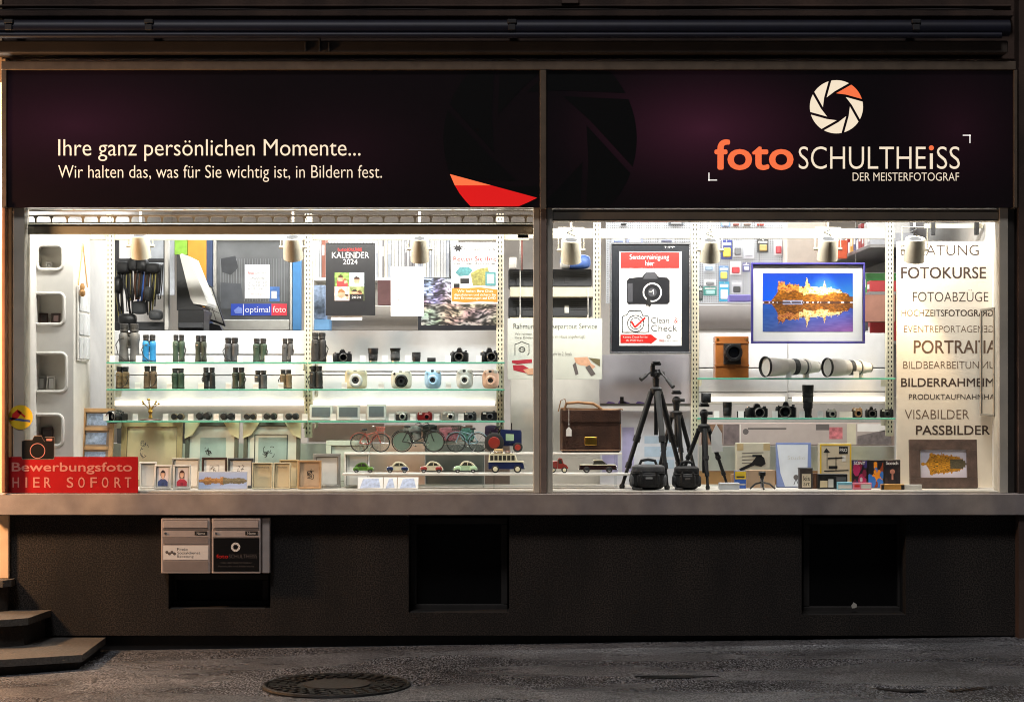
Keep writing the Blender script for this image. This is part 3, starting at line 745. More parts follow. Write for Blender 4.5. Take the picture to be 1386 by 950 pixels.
# open-top white panel behind the big tripod
o, F = board("white_board", "white glossy panel under the sensor cleaning poster", "panel", 811, 480, 936, 549, .64, .012, mat("gloss_white", (214, 210, 218), .25, var=.03))
mb = MB(); F.rect(mb, 812, 546, 935, 549.5, ALU, 2)
for x, h in ((826, 3), (842, 5), (846, 3), (866, 3)): F.poly(mb, [(x-6, 546), (x-3, 546-h), (x+4, 546-h*.6), (x+7, 546)], mat("violet_print", (120, 100, 170), .6), 1)
F.rect(mb, 839, 537, 844, 546, INK, 2); mb.build("print", o, smooth=False)
o, F = board("printed_board", "pale panel with faint blue drawings behind the tripods", "panel", 812, 556, 944, 657, .69, .012, mat("pale_blue_board", (200, 202, 210), .5, var=.05))
mb = MB(); B1 = mat("faint_blue_print", (168, 186, 204), .6); B2 = mat("faint_violet_print", (164, 160, 196), .6)
for x0, y0, x1, y1, m in ((872, 590, 912, 600, B1), (872, 604, 912, 618, B1), (872, 622, 912, 634, B1), (842, 578, 858, 640, B2), (815, 600, 836, 640, B2)): F.rect(mb, x0, y0, x1, y1, m, 1)
mb.build("print", o, smooth=False)

# spot lamps
LAMPM = mat("lamp_beige", (196, 188, 168), .5, var=.06)
def lamp(px, py0, py1, w, y, lab, tilt, power, col):
    k = kk(y); h = (py1-py0)*k; r = w/2*k; pz = PZ((py0+py1)/2, y)
    o = T("spot_lamp", lab, "lamp", (PX(px, y), y, pz), "beige can spotlights hanging in the window")
    can = bpy.data.objects.new("can", None)
    mb = MB(); t = .006
    mb.rev((0, 0, h/2), (0, 0, -1), [(.004, r*.6), (0, r*.9), (.006, r*.97), (h*.5, r*.98), (h*.96, r), (h, r), (h, r-t), (h*.5, r-t), (.03, r*.8)], LAMPM, 28, False)
    mb.rev((0, 0, h/2), (0, 0, -1), [(.0035, r*.62), (.012, r*.5)], DARK, 20)
    c = mb.build("can", o); c.rotation_euler.x = R(tilt)
    mb = MB(); mb.rev((0, 0, -h/2+.045), (0, 0, -1), [(0, r*.55), (.012, r*.7)], mat("lamp_lens", (255, 226, 180), .3, var=0, emit=2.5), 20); mb.build("bulb", c)
    mb = MB(); x = r+.012; zt = ZC2-pz
    mb.pipe([(-x, 0, 0), (-x, 0, h*.5), (-x, 0, h*.95), (x, 0, h*.95), (x, 0, 0)], .0035, LAMPM, 6)
    for sx in (-1, 1): mb.cyl((sx*(r-.002), 0, 0), (sx*(x+.008), 0, 0), .008, None, LAMPM, 10)
    mb.cyl((0, 0, h*.95), (0, 0, zt), .006, None, LAMPM, 8); mb.build("yoke", o)
    mb = MB(); mb.pipe([(.0, .01, h*.5), (.02, .02, h*.62), (-.022, .0, h*.75), (.01, -.01, h*.85), (0, 0, h*.93)], .003, BLACKR, 6); mb.build("cord", o)
    l = bpy.data.lights.new("spot_lamp_light", 'SPOT'); l.energy = power; l.color = col; l.spot_size = R(58); l.spot_blend = .6; l.shadow_soft_size = .03
    lo = bpy.data.objects.new("spot_lamp_light", l); COL.objects.link(lo); lo.parent = c; lo.location = (0, 0, -h/2-.004)
WARM = (1, .76, .46)
for a in ((190, 317, 349, 27, .16, "leftmost can spotlight, above the binocular shelves", 20, 26, WARM), (396.5, 319, 351, 27, .16, "can spotlight just left of the black calendar", 27, 16, WARM),
          (568, 321, 354, 25, .16, "can spotlight left of the orange and white film poster", 24, 7, (1, .93, .82)), (773, 323, 355, 28, .16, "can spotlight over the briefcase, right of the mullion", 24, 6, (1, .9, .76)),
          (961, 324, 354, 27, .16, "can spotlight right of the sensor cleaning poster", 22, 7, (1, .93, .82)), (1120.5, 322, 352, 28, .16, "can spotlight above the framed castle picture", 22, 9, (1, .95, .88)),
          (1238, 322, 354, 28, .12, "rightmost can spotlight, covering the first letters of the word list", 22, 30, (1, .70, .38))): lamp(*a)

# niche column on the left
def niches():
    y = .22; F = Flat(68, 664, y, 0); k = F.k; o = T("niche_column", "white display column with rounded square niches at the left end", "display column", (PX(68, y), y, ZF+.001))
    x0, x1 = PX(36, y)-PX(68, y), PX(99.5, y)-PX(68, y); H = 1.50; z = lambda py: PZ(py, y)-ZF-.001; xx = lambda px: PX(px, y)-PX(68, y)
    N = [(50, 85, 332, 365), (43, 87, 397, 439), (36, 90, 478, 530), (39.5, 85, 561, 603), (38, 88, 622, 652)]
    mb = MB(); top = z(296)
    for a, b, t, bo in N:
        mb.box(x0, x1, 0, .40, z(t), top, WHITE); mb.box(x0, xx(a), 0, .40, z(bo), z(t), WHITE) if xx(a) > x0+.004 else None; mb.box(xx(b), x1, 0, .40, z(bo), z(t), WHITE)
        mb.box(xx(a) if xx(a) > x0+.004 else x0, xx(b), .085, .40, z(bo), z(t), mat("niche_back", (216, 210, 198), .7, var=.05)); top = z(bo)
    mb.box(x0, x1, 0, .40, 0, top, WHITE); mb.build("body", o, smooth=False)
    for a, b, t, bo in N:
        A, B, c = xx(a), xx(b), .03; pts = []
        for cx, cz, s in ((B-c, z(t)-c, 0), (A+c, z(t)-c, 90), (A+c, z(bo)+c, 180), (B-c, z(bo)+c, 270)):
            for q in range(5): pts.append((cx+c*math.cos(R(s+22.5*q)), -.001, cz+c*math.sin(R(s+22.5*q))))
        r = MB(); r.pipe(pts, .009, WHITE, 8, True)
        for cx, cz, sx, sz in ((A, z(t), 1, -1), (B, z(t), -1, -1), (A, z(bo), 1, 1), (B, z(bo), -1, 1)):
            ctr = (cx+sx*c, cz+sz*c); arc = [(ctr[0]-sx*c*math.cos(R(q*22.5)), ctr[1]-sz*c*math.sin(R(q*22.5))) for q in range(5)]
            poly = [(cx, cz)]+arc
            r.prism(poly, .002, .083, WHITE)
        r.build("niche_rim", o)
    return o, N
nco, NI = niches()
SILV = mat("silver_frame", (190, 186, 178), .3, .7, var=.06); DKW = mat("dark_wood", (58, 36, 28), .45, var=.3, scale=12)
def small_frame(px0, px1, py0, py1, y, fm, lab, inner, rz=0, grp="little photo frames in the niches"):
    o, F = framed("framed_photo", lab, "photo frame", px0, py0, px1, py1, y, .012, fm, 2.2, grp, inner, 8)
    o.rotation_euler.z = R(rz); return o, F
def nfr(i, px0, px1, h, fm, lab, inner, rz=0):
    small_frame(px0, px1, NI[i][3]-h-1, NI[i][3]-1.2, .27, fm, lab, inner, rz)
PALE = mat("pale_glass_picture", (206, 204, 198), .25, var=.06); DPIC = mat("dark_picture", (70, 62, 60), .4, var=.3)
nfr(0, 62, 71, 9, SILV, "tiny silver photo frame in the topmost niche", PALE)
nfr(1, 53, 65, 14, DKW, "dark slanted photo frame in the second niche", DPIC, 30); nfr(1, 69.5, 82, 14, DKW, "dark square photo frame in the second niche", mat("rose_picture", (150, 120, 116), .4))
nfr(2, 48, 62, 20, SILV, "left of two silver photo frames in the third niche", PALE, 12); nfr(2, 63, 75, 20, SILV, "right of two silver photo frames in the third niche", PALE, -8)
nfr(3, 56, 72, 24, DKW, "dark photo frame in the niche behind the camera sticker", DPIC, 5)

# memo board hanging on the side of the column
def memo():
    x = PX(99.5, .22)+.004; y0 = .40
    o = T("memo_board", "white pocket memo board hanging by a tan cord on the column", "memo board", (x, y0, PZ(489, y0)))
    h = (489-388)*kk(y0); mb = MB(); t = .012; wd_ = .26
    mb.box(0, t, -wd_/2, wd_/2, 0, h, WHITE, .002); mb.build("board", o)
    mb = MB(); W2 = mat("memo_tile", (206, 208, 210), .4)
    for r in range(3):
        for c in range(3): mb.box(t+.0005, t+.007, -wd_/2+.012+c*.083, -wd_/2+.085+c*.083, .012+r*(h-.02)/3, (r+1)*(h-.02)/3, W2, .002)
    mb.build("pocket", o)
    mb = MB(); mb.pipe([(t/2, -wd_/2+.02, h), (t/2, 0, h+.23), (t/2, wd_/2-.02, h)], .004, mat("tan_cord", (186, 144, 90), .8), 6); mb.build("cord", o)
    mb = MB(); mb.rev((t+.02, -wd_/2, h-.06), (0, 0, 1), [(0, .008), (.01, .015), (.03, .015), (.035, .01), (.05, .014), (.07, .008)], mat("wood_bead", (176, 132, 80), .6), 12); mb.build("bead", o)
memo()

# word list panel and mirror at the right
WP = mat("word_panel_white", (226, 216, 200), .55, var=.03)
yp = .36
o, F = board("word_board", "tall white panel listing photo services in brown capitals", "panel", 1213, 327, 1345.5, 662, yp, .012, WP)
BR = mat("brown_letter", (64, 48, 40), .6, var=0); BR2 = mat("light_brown_letter", (100, 78, 62), .6, var=0)
m = MB()
for s, x0, x1, base, top, bold, mt in (("BERATUNG", 1219, 1324, 346, 332, 0, BR), ("FOTOKURSE", 1219, 1334, 377, 362, .035, BR), ("FOTOABZÜGE", 1235, 1337, 408.5, 395.5, 0, BR), ("HOCHZEITS", 1219.5, 1277, 428, 419.5, .012, BR), ("FOTOGRAFIE", 1278, 1345, 428, 419.5, .03, BR),
                                       ("EVENTREPORTAGEN", 1223, 1330, 450, 441, 0, BR2), ("PORTRAITS", 1236, 1346, 478, 461, .03, BR2), ("BILDBEARBEITUNG", 1222, 1334, 499, 489, 0, BR2),
                                       ("BILDERRAHMEN", 1219, 1341, 523, 512, .035, BR), ("PRODUKTAUFNAHMEN", 1229.5, 1343, 540.5, 533.5, .018, BR), ("VISABILDER", 1224, 1311, 567, 554.5, 0, BR2), ("PASSBILDER", 1239, 1339, 588, 576, .035, BR)):
    F.text(m, s, x0, x1, base, top, mt, 1, bold)
m.build("lettering", o, smooth=False)
# dark hanger rail over the panel
sbox("hanger_rail", PX(1252, .5), PX(1330, .5), .5, .53, PZ(309, .5), PZ(303, .5), CREAMP, "cream rail with black clips above the word list panel", "rail")
for px in (1263, 1322):
    sbox("rail_clip", PX(px-2.5, .48), PX(px+2.5, .48), .47, .498, PZ(318, .48), PZ(299, .48), BLACK, "%s black clip hanging from the rail above the word list" % ("left" if px < 1300 else "right"), "clip")["group"] = "black clips on the hanger rail"
mi = T("wall_mirror", "narrow wall mirror on the right side wall reflecting the word list", "mirror", (2.529, .19, PZ(563, .19)))
h = (563-417)*kk(.19); mb = MB(); mb.box(-.006, 0, -.13, .13, .012, h-.012, mat("mirror_silver", (235, 232, 226), .02, 1, var=0)); mb.build("mirror_glass", mi); mb = MB(); mb.box(.0005, .0565, -.138, .138, .004, h-.004, WHITE); mb.build("backing", mi)
mb = MB()
mb.box(-.012, 0, -.142, .142, 0, .0115, ALU, .002); mb.box(-.012, 0, -.142, .142, h-.0115, h, ALU, .002); mb.box(-.012, 0, -.142, -.131, .0118, h-.0118, ALU, .002); mb.box(-.012, 0, .131, .142, .0118, h-.0118, ALU, .002); mb.build("frame", mi)
# ---------------------------------------------------------------- goods on the glass shelves
YI = .46; KI = kk(YI)
def card(px, shelf, lab, w=7.5, h=9, y=.40):
    mb = MB(); k = kk(y); a = w/2*k; hh = h*k
    mb.box(-a, a, -.001, .001, 0, hh, CARDM); mb.box(-a, a, .0012, .02, 0, .0012, CARDM)
    o = mb.build("price_card", None, (PX(px, y), y, SH[shelf]+.0005), smooth=False); o.rotation_euler.x = R(-7); o.rotation_euler.z = R(random.uniform(-8, 8))
    tag(o, lab, "price card", "small white price cards on the glass shelves")
def binocular(px, shelf, w, h, m, lab, grp, y=YI, rub=None, yaw=0):
    rub = rub or BLACKR; w *= KI; h *= KI
    o = T("binoculars", lab, "binoculars", (PX(px, y), y, SH[shelf]+.0005), grp, R(yaw)); r = w*.25*random.uniform(.92, 1.08); c = w*random.uniform(.235, .265); sh = random.uniform(.80, .98); tp = random.uniform(.9, 1.04)
    for s in (-1, 1):
        mb = MB()
        mb.rev((s*c, 0, 0), (0, 0, 1), [(0, r*.88), (0.004, r*.98), (h*.10, r), (h*.13, r*.93), (h*.30, r*(sh+.04)), (h*.42, r*sh), (h*.52, r*(sh+tp)/2), (h*.60, r*tp), (h*.72, r*tp*.96), (h*.78, r*.62)], m, 18)
        b = mb.build("barrel", o)
        e = MB(); e.rev((s*c*.92, 0, h*.775), (0, 0, 1), [(0, r*.66), (.003, r*.78), (h*.07, r*.80), (h*.09, r*.72), (h*.10, r*.82), (h*.21, r*.84), (h*.225, r*.7)], rub, 18); e.build("eyepiece", b)
        g = MB(); g.ring((s*c, 0, h*.05), (0, 0, 1), r*.985, r*.06, rub, 18, 6); g.build("grip_ring", b)
    mb = MB(); mb.cyl((0, 0, h*.36), (0, 0, h*.70), r*.26, None, rub, 12); mb.box(-c, c, -r*.3, r*.3, h*.56, h*.66, m, .003); mb.box(-c, c, -r*.25, r*.25, h*.37, h*.43, m, .003); mb.build("hinge", o)
    mb = MB(); mb.cyl((0, -r*.1, h*.705), (0, -r*.1, h*.78), r*.34, None, rub, 16); mb.build("focus_wheel", o)
    mb = MB(); mb.box(-c-r*.35, -c+r*.35, -r*1.03, -r*.8, h*.62, h*.655, ALU); mb.build("badge", o)
    if random.random() < .6 and h > .1: mb = MB(); s = random.choice((-1, 1)); mb.pipe([(s*c*1.5, -r*.4, h*.66), (s*(c+r*1.25), -r*1.0, h*.45), (s*(c+r*.7), -r*1.3, h*.2), (s*c*.3, -r*1.35, .008), (-s*c*.8, -r*1.5, .005)], .0028, rub, 6); mb.build("neck_strap", o)
    return o
CAMO = mat("camouflage", (112, 92, 66), .7, var=.75, scale=45); OLIVE = mat("olive_rubber", (58, 64, 50), .6, var=.2); BLUEB = mat("blue_rubber", (36, 120, 176), .45, var=.15)
GREYR = mat("grey_rubber", (74, 76, 78), .6, var=.2); GREEN = mat("green_rubber", (52, 72, 58), .6, var=.2); BROWN = mat("brown_rubber", (104, 84, 66), .6, var=.2); KHAK = mat("khaki_rubber", (122, 104, 80), .6, var=.2)
G1 = "large binoculars on the top glass shelf"; G2 = "binoculars on the middle glass shelf"; G3 = "compact binoculars on the lowest glass shelf"
TOPB = [(175, 30, 52, GREYR, "tall grey binoculars, first on the top shelf"), (202, 20, 37, BLUEB, "bright blue binoculars on the top shelf"), (242, 17, 37, GREEN, "green binoculars right of the blue pair"), (272, 17, 36, OLIVE, "olive black binoculars third from the blue pair"),
        (313.5, 20, 33, GREYR, "wide dark grey binoculars under the shop banner"), (352, 19, 32, GREEN, "greenish black binoculars right of the wide dark grey pair"), (389.5, 17, 32, GREYR, "slim grey binoculars left of the middle upright"), (431.5, 21, 40, BLACKR, "tall black binoculars right of the middle upright, top shelf")]
for px, w, h, m, lab in TOPB: binocular(px, "L0" if px < 416 else "M0", w, h, m, lab, G1, rub=None, yaw=random.uniform(-20, 20))
MIDB = [(166, 20, 30, CAMO, "camouflage patterned binoculars, first on the middle shelf"), (203.5, 19, 31, BROWN, "brown binoculars on the middle shelf"), (241, 18, 28, GREEN, "dark green binoculars right of the brown pair"), (283, 18, 29, BLACKR, "black binoculars in the middle of the middle shelf"),
        (323, 18, 29, OLIVE, "olive black tall binoculars on the middle shelf"), (353, 18, 25, GREYR, "short grey binoculars on the middle shelf"), (387, 17, 26, KHAK, "khaki binoculars in the warm light on the middle shelf"), (428, 19, 31, BLACKR, "black binoculars right of the middle upright, middle shelf")]
for px, w, h, m, lab in MIDB: binocular(px, "L1" if px < 416 else "M1", w, h, m, lab, G2, yaw=random.uniform(-22, 22))
LOWB = [(240, 19, KHAK, "tan"), (275, 22, BLACKR, "black"), (307.5, 20, BLACK, "glossy black"), (338, 19, BROWN, "brown"), (365, 20, OLIVE, "olive"), (395, 20, GREYR, "dark grey")]
for i, (px, w, m, c) in enumerate(LOWB):
    # lying flat, eyepieces to the viewer
    o = binocular(px, "L2", w*.95, w*.62, m, "%s compact binoculars lying on the lowest left shelf" % c, G3)
    for ch in o.children: ch.matrix_local = Matrix.Translation((0, .035, w*KI*.27)) @ Matrix.Rotation(R(90), 4, 'X') @ ch.matrix_local
for px, s, l in ((152, "L0", "leaning at the left end of the top shelf"), (187.5, "L0", "beside the blue binoculars"), (220, "L0", "beside the green binoculars"), (259, "L0", "beside the olive black binoculars, top shelf"), (293, "L0", "left of the wide dark grey binoculars"), (325, "L0", "right of the wide dark grey binoculars"), (362, "L0", "right of the greenish black binoculars"), (398, "L0", "right of the slim grey binoculars"),
                 (186, "L1", "between the camouflage and the brown binoculars"), (229, "L1", "left of the dark green binoculars, middle shelf"), (272, "L1", "left of the black binoculars, middle shelf"), (309, "L1", "left of the olive tall binoculars"), (346, "L1", "in front of the short grey binoculars"), (380, "L1", "in front of the khaki binoculars"),
                 (143.5, "L2", "at the left end of the lowest shelf"), (183, "L2", "right of the black bridge camera"), (224, "L2", "left of the tan compact binoculars"), (258, "L2", "left of the black compact binoculars"), (292.5, "L2", "between the black and glossy black compact binoculars"), (322, "L2", "left of the brown compact binoculars"), (351, "L2", "left of the olive compact binoculars"), (379.5, "L2", "left of the dark grey compact binoculars"),
                 (446, "M0", "between the tall black binoculars and the first camera"), (491, "M0", "left of the tall lens with petal hood"), (521, "M0", "left of the second lens"), (552, "M0", "left of the slim lens"), (606.5, "M0", "left of the first camera of the right pair"), (648, "M0", "left of the last camera on the top shelf"),
                 (466, "M1", "left of the cream instant camera"), (516, "M1", "left of the ivory instant camera with black lens"), (607, "M1", "right of the blue instant camera"),
                 (412.5, "M2", "left of the first digital photo frame"), (451, "M2", "right of the first digital photo frame"), (491, "M2", "left of the third digital photo frame"), (530, "M2", "left of the silver compact camera"), (559, "M2", "left of the red compact camera"), (591, "M2", "left of the white compact camera"), (624, "M2", "left of the two-dial black compact camera"),
                 (970, "R1", "left of the black short lens"), (1003, "R1", "over the low black lens"), (1049, "R1", "between the two black system cameras"), (1085.5, "R1", "left of the tall black lens"), (1110.5, "R1", "right of the tall black lens"), (1067.5, "R0", "in front of the bigger white telephoto lens"), (1159, "R0", "in front of the smaller white telephoto lens")):
    if s == "M2" and px < 416.5: s = "L2"
    card(px, s, "small white price card "+l)
mb = MB(); mb.box(-.035, .035, -.001, .001, 0, .032, CARDM)
tag(mb.build("price_card", None, (PX(1145, .40), .40, SH["R1"]+.0005)), "wide white price card right of the silver camera", "price card", "small white price cards on the glass shelves")

def lens(px, shelf, w, prof, lab, y=YI, grp="lenses standing on the shelves"):
    """upright lens: prof = list of (part name, height px, radius factor0, factor1, material)"""
    o = T("camera_lens", lab, "lens", (PX(px, y), y, SH[shelf]+.0005), grp); z = 0; r = w*KI/2
    for nm, h, a, b, m in prof:
        mb = MB(); H = h*KI
        if "ring" in nm: # ribbed
            mb.rev((0, 0, z), (0, 0, 1), [(0, r*a*.97)]+[(H*(.1+.8*i/6), r*(a if i % 2 else a*.95)) for i in range(7)]+[(H, r*b*.97)], m, 24)
        else: mb.rev((0, 0, z), (0, 0, 1), [(0, r*a*.96), (H*.08, r*a), (H*.92, r*b), (H, r*b*.96)], m, 24)
        mb.build(nm, o); z += H
lens(505, "M0", 14, [("mount", 2, .8, .8, ALU), ("barrel", 4, .85, .9, BLACK), ("focus_ring", 5, .92, .92, BLACKR), ("hood", 8, .95, 1.05, BLACK)], "black lens with flared petal hood, first lens on the top shelf")
lens(535, "M0", 14, [("mount", 2, .8, .8, ALU), ("barrel", 4, .88, .92, BLACK), ("zoom_ring", 5, .95, .95, GREYR), ("focus_ring", 4, .92, .92, BLACKR), ("hood", 4, .96, 1.06, BLACK)], "black zoom lens with grey ring, second lens on the top shelf")
lens(563.5, "M0", 12, [("mount", 2, .85, .85, BLACK), ("barrel", 5, .92, .95, BLACK), ("focus_ring", 4, 1, 1, BLACKR), ("cap", 2.5, 1, .95, BLACK)], "slim black lens, third lens on the top shelf")
lens(584, "M0", 12, [("barrel", 3.4, .95, 1, BLACK), ("focus_ring", 2.5, .98, .98, BLACKR)], "flat pancake lens on the top shelf")
lens(984.5, "R1", 12.5, [("mount", 2, .85, .85, ALU), ("barrel", 6, .9, .95, BLACK), ("focus_ring", 6, .98, .98, BLACKR), ("hood", 7, 1, 1, BLACK)], "medium black lens left on the lower right shelf")
lens(1003, "R1", 11.5, [("barrel", 5, .95, 1, BLACK), ("focus_ring", 3.5, 1, 1, BLACKR)], "low black lens left of the first system camera")
lens(1093.5, "R1", 15.5, [("mount", 3, .7, .7, BLACK), ("barrel", 9, .62, .72, BLACK), ("zoom_ring", 9, .85, .9, BLACKR), ("tube", 6, .92, .95, DARK), ("focus_ring", 8, .98, .98, BLACKR), ("hood", 9, 1.0, 1.03, BLACK)], "tall black telephoto lens standing among the system cameras")

def slr(px, shelf, w, h, lab, y=YI, yaw=0, body=None, big=1.0):
    body = body or BLACK; o = T("system_camera", lab, "camera", (PX(px, y), y, SH[shelf]+.0005), "black system cameras on the shelves", R(yaw)); k = KI; w *= k; h *= k; hw = w/2
    mb = MB(); mb.prism([(-hw, .004), (-hw+.006, 0), (hw-.006, 0), (hw, .004), (hw, h*.64), (hw-.012, h*.74), (-hw+.016, h*.74), (-hw, h*.66)], -.02, .03, body, .05); mb.build("body", o)
    mb = MB(); mb.prism([(-hw*.36, h*.72), (hw*.36, h*.72), (hw*.26, h*.93), (hw*.14, h), (-hw*.14, h), (-hw*.26, h*.93)], -.024, .02, body, .12); mb.box(-.008, .008, -.008, .014, h-.0005, h+.003, ALU); mb.build("viewfinder_hump", o)
    mb = MB(); mb.sell((-hw*.80, -.022, h*.36), (hw*.22, .022, h*.36), BLACKR, .6); mb.build("grip", o)
    r = h*.33*big; mb = MB()
    mb.rev((hw*.06, -.02, h*.36), (0, -1, 0), [(0, r*.98), (.008, r), (.012, r*.93), (.030, r*.95), (.034, r), (.05, r), (.055, r*.9), (.055, r*.74), (.04, r*.6)], BLACK, 28, False); L = mb.build("lens", o)
    g = MB(); g.rev((hw*.06, -.055, h*.36), (0, -1, 0), [(0, r*.72), (.004, r*.5), (.006, r*.15)], GLASSB, 24); g.build("front_glass", L)
    g = MB(); g.ring((hw*.06, -.0755, h*.36), (0, 1, 0), r*.86, r*.04, ALU, 28, 6); g.build("name_ring", L)
    mb = MB(); mb.cyl((hw*.72, 0, h*.73), (hw*.72, 0, h*.83), hw*.15, None, DARK, 16); mb.cyl((-hw*.75, -.008, h*.72), (-hw*.75, -.008, h*.79), hw*.10, None, CHROME, 14); mb.build("dial", o)
    return o
slr(463.5, "M0", 26, 17, "black system camera beside the tall black binoculars", yaw=6)
slr(622, "M0", 24, 19, "left one of two black cameras at the right end of the top shelf", yaw=-4)
slr(662, "M0", 23, 19, "right one of two black cameras at the right end of the top shelf", yaw=8)
slr(1024, "R1", 30, 18.5, "black system camera right of the low black lens", yaw=3, big=1.15)
slr(1064, "R1", 27, 21, "black system camera left of the tall telephoto lens", yaw=-14, big=1.2)
slr(1179, "R1", 16, 14.5, "small black camera near the right end of the lower shelf", yaw=-6)
o = slr(160, "L2", 22, 14, "black bridge camera with large round lens at the left of the lowest shelf", yaw=-25, big=1.9)

# instant cameras
def instant(px, shelf, w, h, body, accent, lensm, lab, rnd):
    o = T("instant_camera", lab, "camera", (PX(px, YI), YI, SH[shelf]+.0005), "instant cameras in pastel colours"); k = KI; w *= k; h *= k
    mb = MB(); mb.sell((0, 0, h*.48), (w/2, .034, h*.48), body, rnd, 28, 16); mb.build("body", o)
    mb = MB(); r = w*.26
    mb.rev((0, -.024, h*.42), (0, -1, 0), [(0, r*1.25), (.010, r*1.22), (.014, r), (.024, r*.95), (.024, r*.7), (.018, r*.55)], accent, 26, False); L = mb.build("lens_ring", o)
    mb = MB(); mb.rev((0, -.034, h*.42), (0, -1, 0), [(0, r*.72), (.009, r*.66), (.0105, r*.4)], lensm, 22); mb.rev((0, -.0446, h*.42), (0, -1, 0), [(0, r*.3), (.003, r*.2)], GLASSB, 16); mb.build("lens", L)
    mb = MB(); mb.box(w*.16, w*.42, -.031, -.02, h*.76, h*.93, PALE, .003); mb.build("flash", o)
    mb = MB(); mb.box(-w*.12, w*.07, -.031, -.02, h*.78, h*.93, DARK, .003); mb.build("viewfinder", o)
    mb = MB(); mb.cyl((-w*.33, -.018, h*.80), (-w*.33, -.035, h*.78), w*.055, None, accent, 14); mb.build("shutter_button", o)
CRM2 = mat("cream_plastic", (226, 216, 186), .35, var=.04); IVO = mat("ivory_plastic", (226, 220, 204), .35, var=.04); SKY = mat("pastel_blue_plastic", (168, 204, 236), .35, var=.04); PNK = mat("pastel_pink_plastic", (226, 184, 162), .35, var=.04); WHP = mat("white_plastic", (220, 220, 218), .35, var=.03)
instant(482, "M1", 30, 27, CRM2, WHP, DARK, "cream wide instant camera, leftmost of the instant cameras", .35)
instant(543.5, "M1", 28, 26, IVO, BLACK, DARK, "ivory instant camera with a black lens ring", .4)
instant(586, "M1", 23, 28, SKY, SKY, DARK, "pastel blue instant camera", .6)
instant(629, "M1", 23, 28, WHP, WHP, DARK, "white instant camera between the blue and the pink one", .6)
instant(664, "M1", 23, 27, PNK, PNK, DARK, "pastel pink instant camera at the right end", .6)

# digital photo frames
LCD = mat("grey_screen", (116, 124, 130), .15, var=.15, scale=8, coat=.5)
for px, w, h, lab in ((434.5, 31, 21, "left"), (471.5, 31, 21, "middle"), (509.5, 26, 22, "right")):
    o = T("digital_photo_display", "%s of the three white digital photo frames on the lowest shelf" % lab, "digital frame", (PX(px, YI), YI, SH["M2"]+.0005), "white digital photo frames"); a = w*KI/2; h *= KI
    mb = MB(); mb.box(-a, a, -.008, .008, 0, h, WHP, .004); mb.build("case", o)
    mb = MB(); mb.box(-a+.012, a-.012, -.0095, -.0078, .018, h-.013, LCD); mb.build("screen", o)
    mb = MB(); mb.box(-a*.3, a*.3, .0082, .05, 0, .006, WHP); mb.build("foot", o); o.rotation_euler.x = R(-6)
# compact cameras
def compact(px, shelf, w, h, m, lab, lx=.2, top=None, yaw=0):
    o = T("compact_camera", lab, "camera", (PX(px, YI), YI, SH[shelf]+.0005), "compact cameras on the shelves", R(yaw)); k = KI; a = w*k/2; h *= k
    mb = MB(); mb.box(-a, a, -.014, .014, 0, h*.80, m, .005); mb.box(-a+.002, a-.002, -.0145, .0142, h*.58, h*.90, top or m, .003); mb.build("body", o)
    r = h*.36; mb = MB(); mb.rev((a*lx, -.014, h*.40), (0, -1, 0), [(0, r), (.012, r), (.014, r*.86), (.022, r*.84), (.022, r*.6)], top or DARK, 22, False); L = mb.build("lens", o)
    mb = MB(); mb.rev((a*lx, -.026, h*.40), (0, -1, 0), [(0, r*.75), (.006, r*.7), (.008, r*.4)], GLASSB, 20); mb.build("front_glass", L)
    mb = MB(); mb.box(-a*.75, -a*.35, -.0165, -.014, h*.64, h*.82, PALE, .001); mb.build("flash", o)
    mb = MB(); mb.cyl((-a*.6, 0, h*.89), (-a*.6, 0, h*.97), a*.12, None, CHROME, 12); mb.cyl((a*.6, 0, h*.89), (a*.6, 0, h*1.0), a*.16, None, top or DARK, 14); mb.build("dial", o)
SLV = mat("silver_plastic", (176, 174, 168), .3, .5, var=.06); REDC = mat("red_camera_body", (122, 24, 26), .4, var=.1)
compact(543.5, "M2", 16, 13, BLACKR, "silver topped compact camera with black grip", .2, SLV)
compact(575, "M2", 20, 12, REDC, "dark red compact camera", .3, REDC); compact(606.5, "M2", 19, 12.5, SLV, "white silver compact camera", .35, SLV)
compact(636, "M2", 18, 12, BLACKR, "two-dial black compact camera", .1, DARK); compact(662, "M2", 22, 13, BLACK, "plain black compact camera at the right end of the lowest shelf", .1)
compact(1125, "R1", 14, 12, BLACKR, "small silver retro camera right of the tall lens", .1, SLV); compact(1160, "R1", 14, 14, BLACKR, "black and tan camera right of the wide price card", .1, mat("tan_leather", (150, 116, 84), .5)); compact(1200, "R1", 18, 12.5, BLACK, "black compact camera at the right end of the lower right shelf", .0)

# wooden plate camera
WOOD = mat("honey_wood", (150, 90, 40), .4, var=.3, scale=9, coat=.3); BRASS = mat("brass", (190, 150, 70), .3, 1)
o = T("plate_camera", "old honey coloured wooden plate camera with a black lens on the upper right shelf", "camera", (PX(990, .47), .47, SH["R0"]+.0005)); k = kk(.47); a = 22.5*k; h = 56*k
mb = MB(); mb.box(-a, a, -.03, .08, 0, h*.30, WOOD, .003); mb.box(-a, a, -.03, .08, h*.305, h*.85, WOOD, .003); mb.box(-a, a, -.03, .08, h*.855, h, WOOD, .003); mb.build("body", o)
mb = MB()
for z in (h*.30, h*.85): mb.box(-a-.002, a+.002, -.034, -.0302, z-.006, z+.006, WOOD, .001)
mb.build("trim_board", o)
mb = MB(); mb.box(-a*.52, a*.52, -.042, -.0305, h*.33, h*.83, mat("plate_camera_black", (34, 28, 26), .5, var=.1), .002); mb.build("lens_board", o)
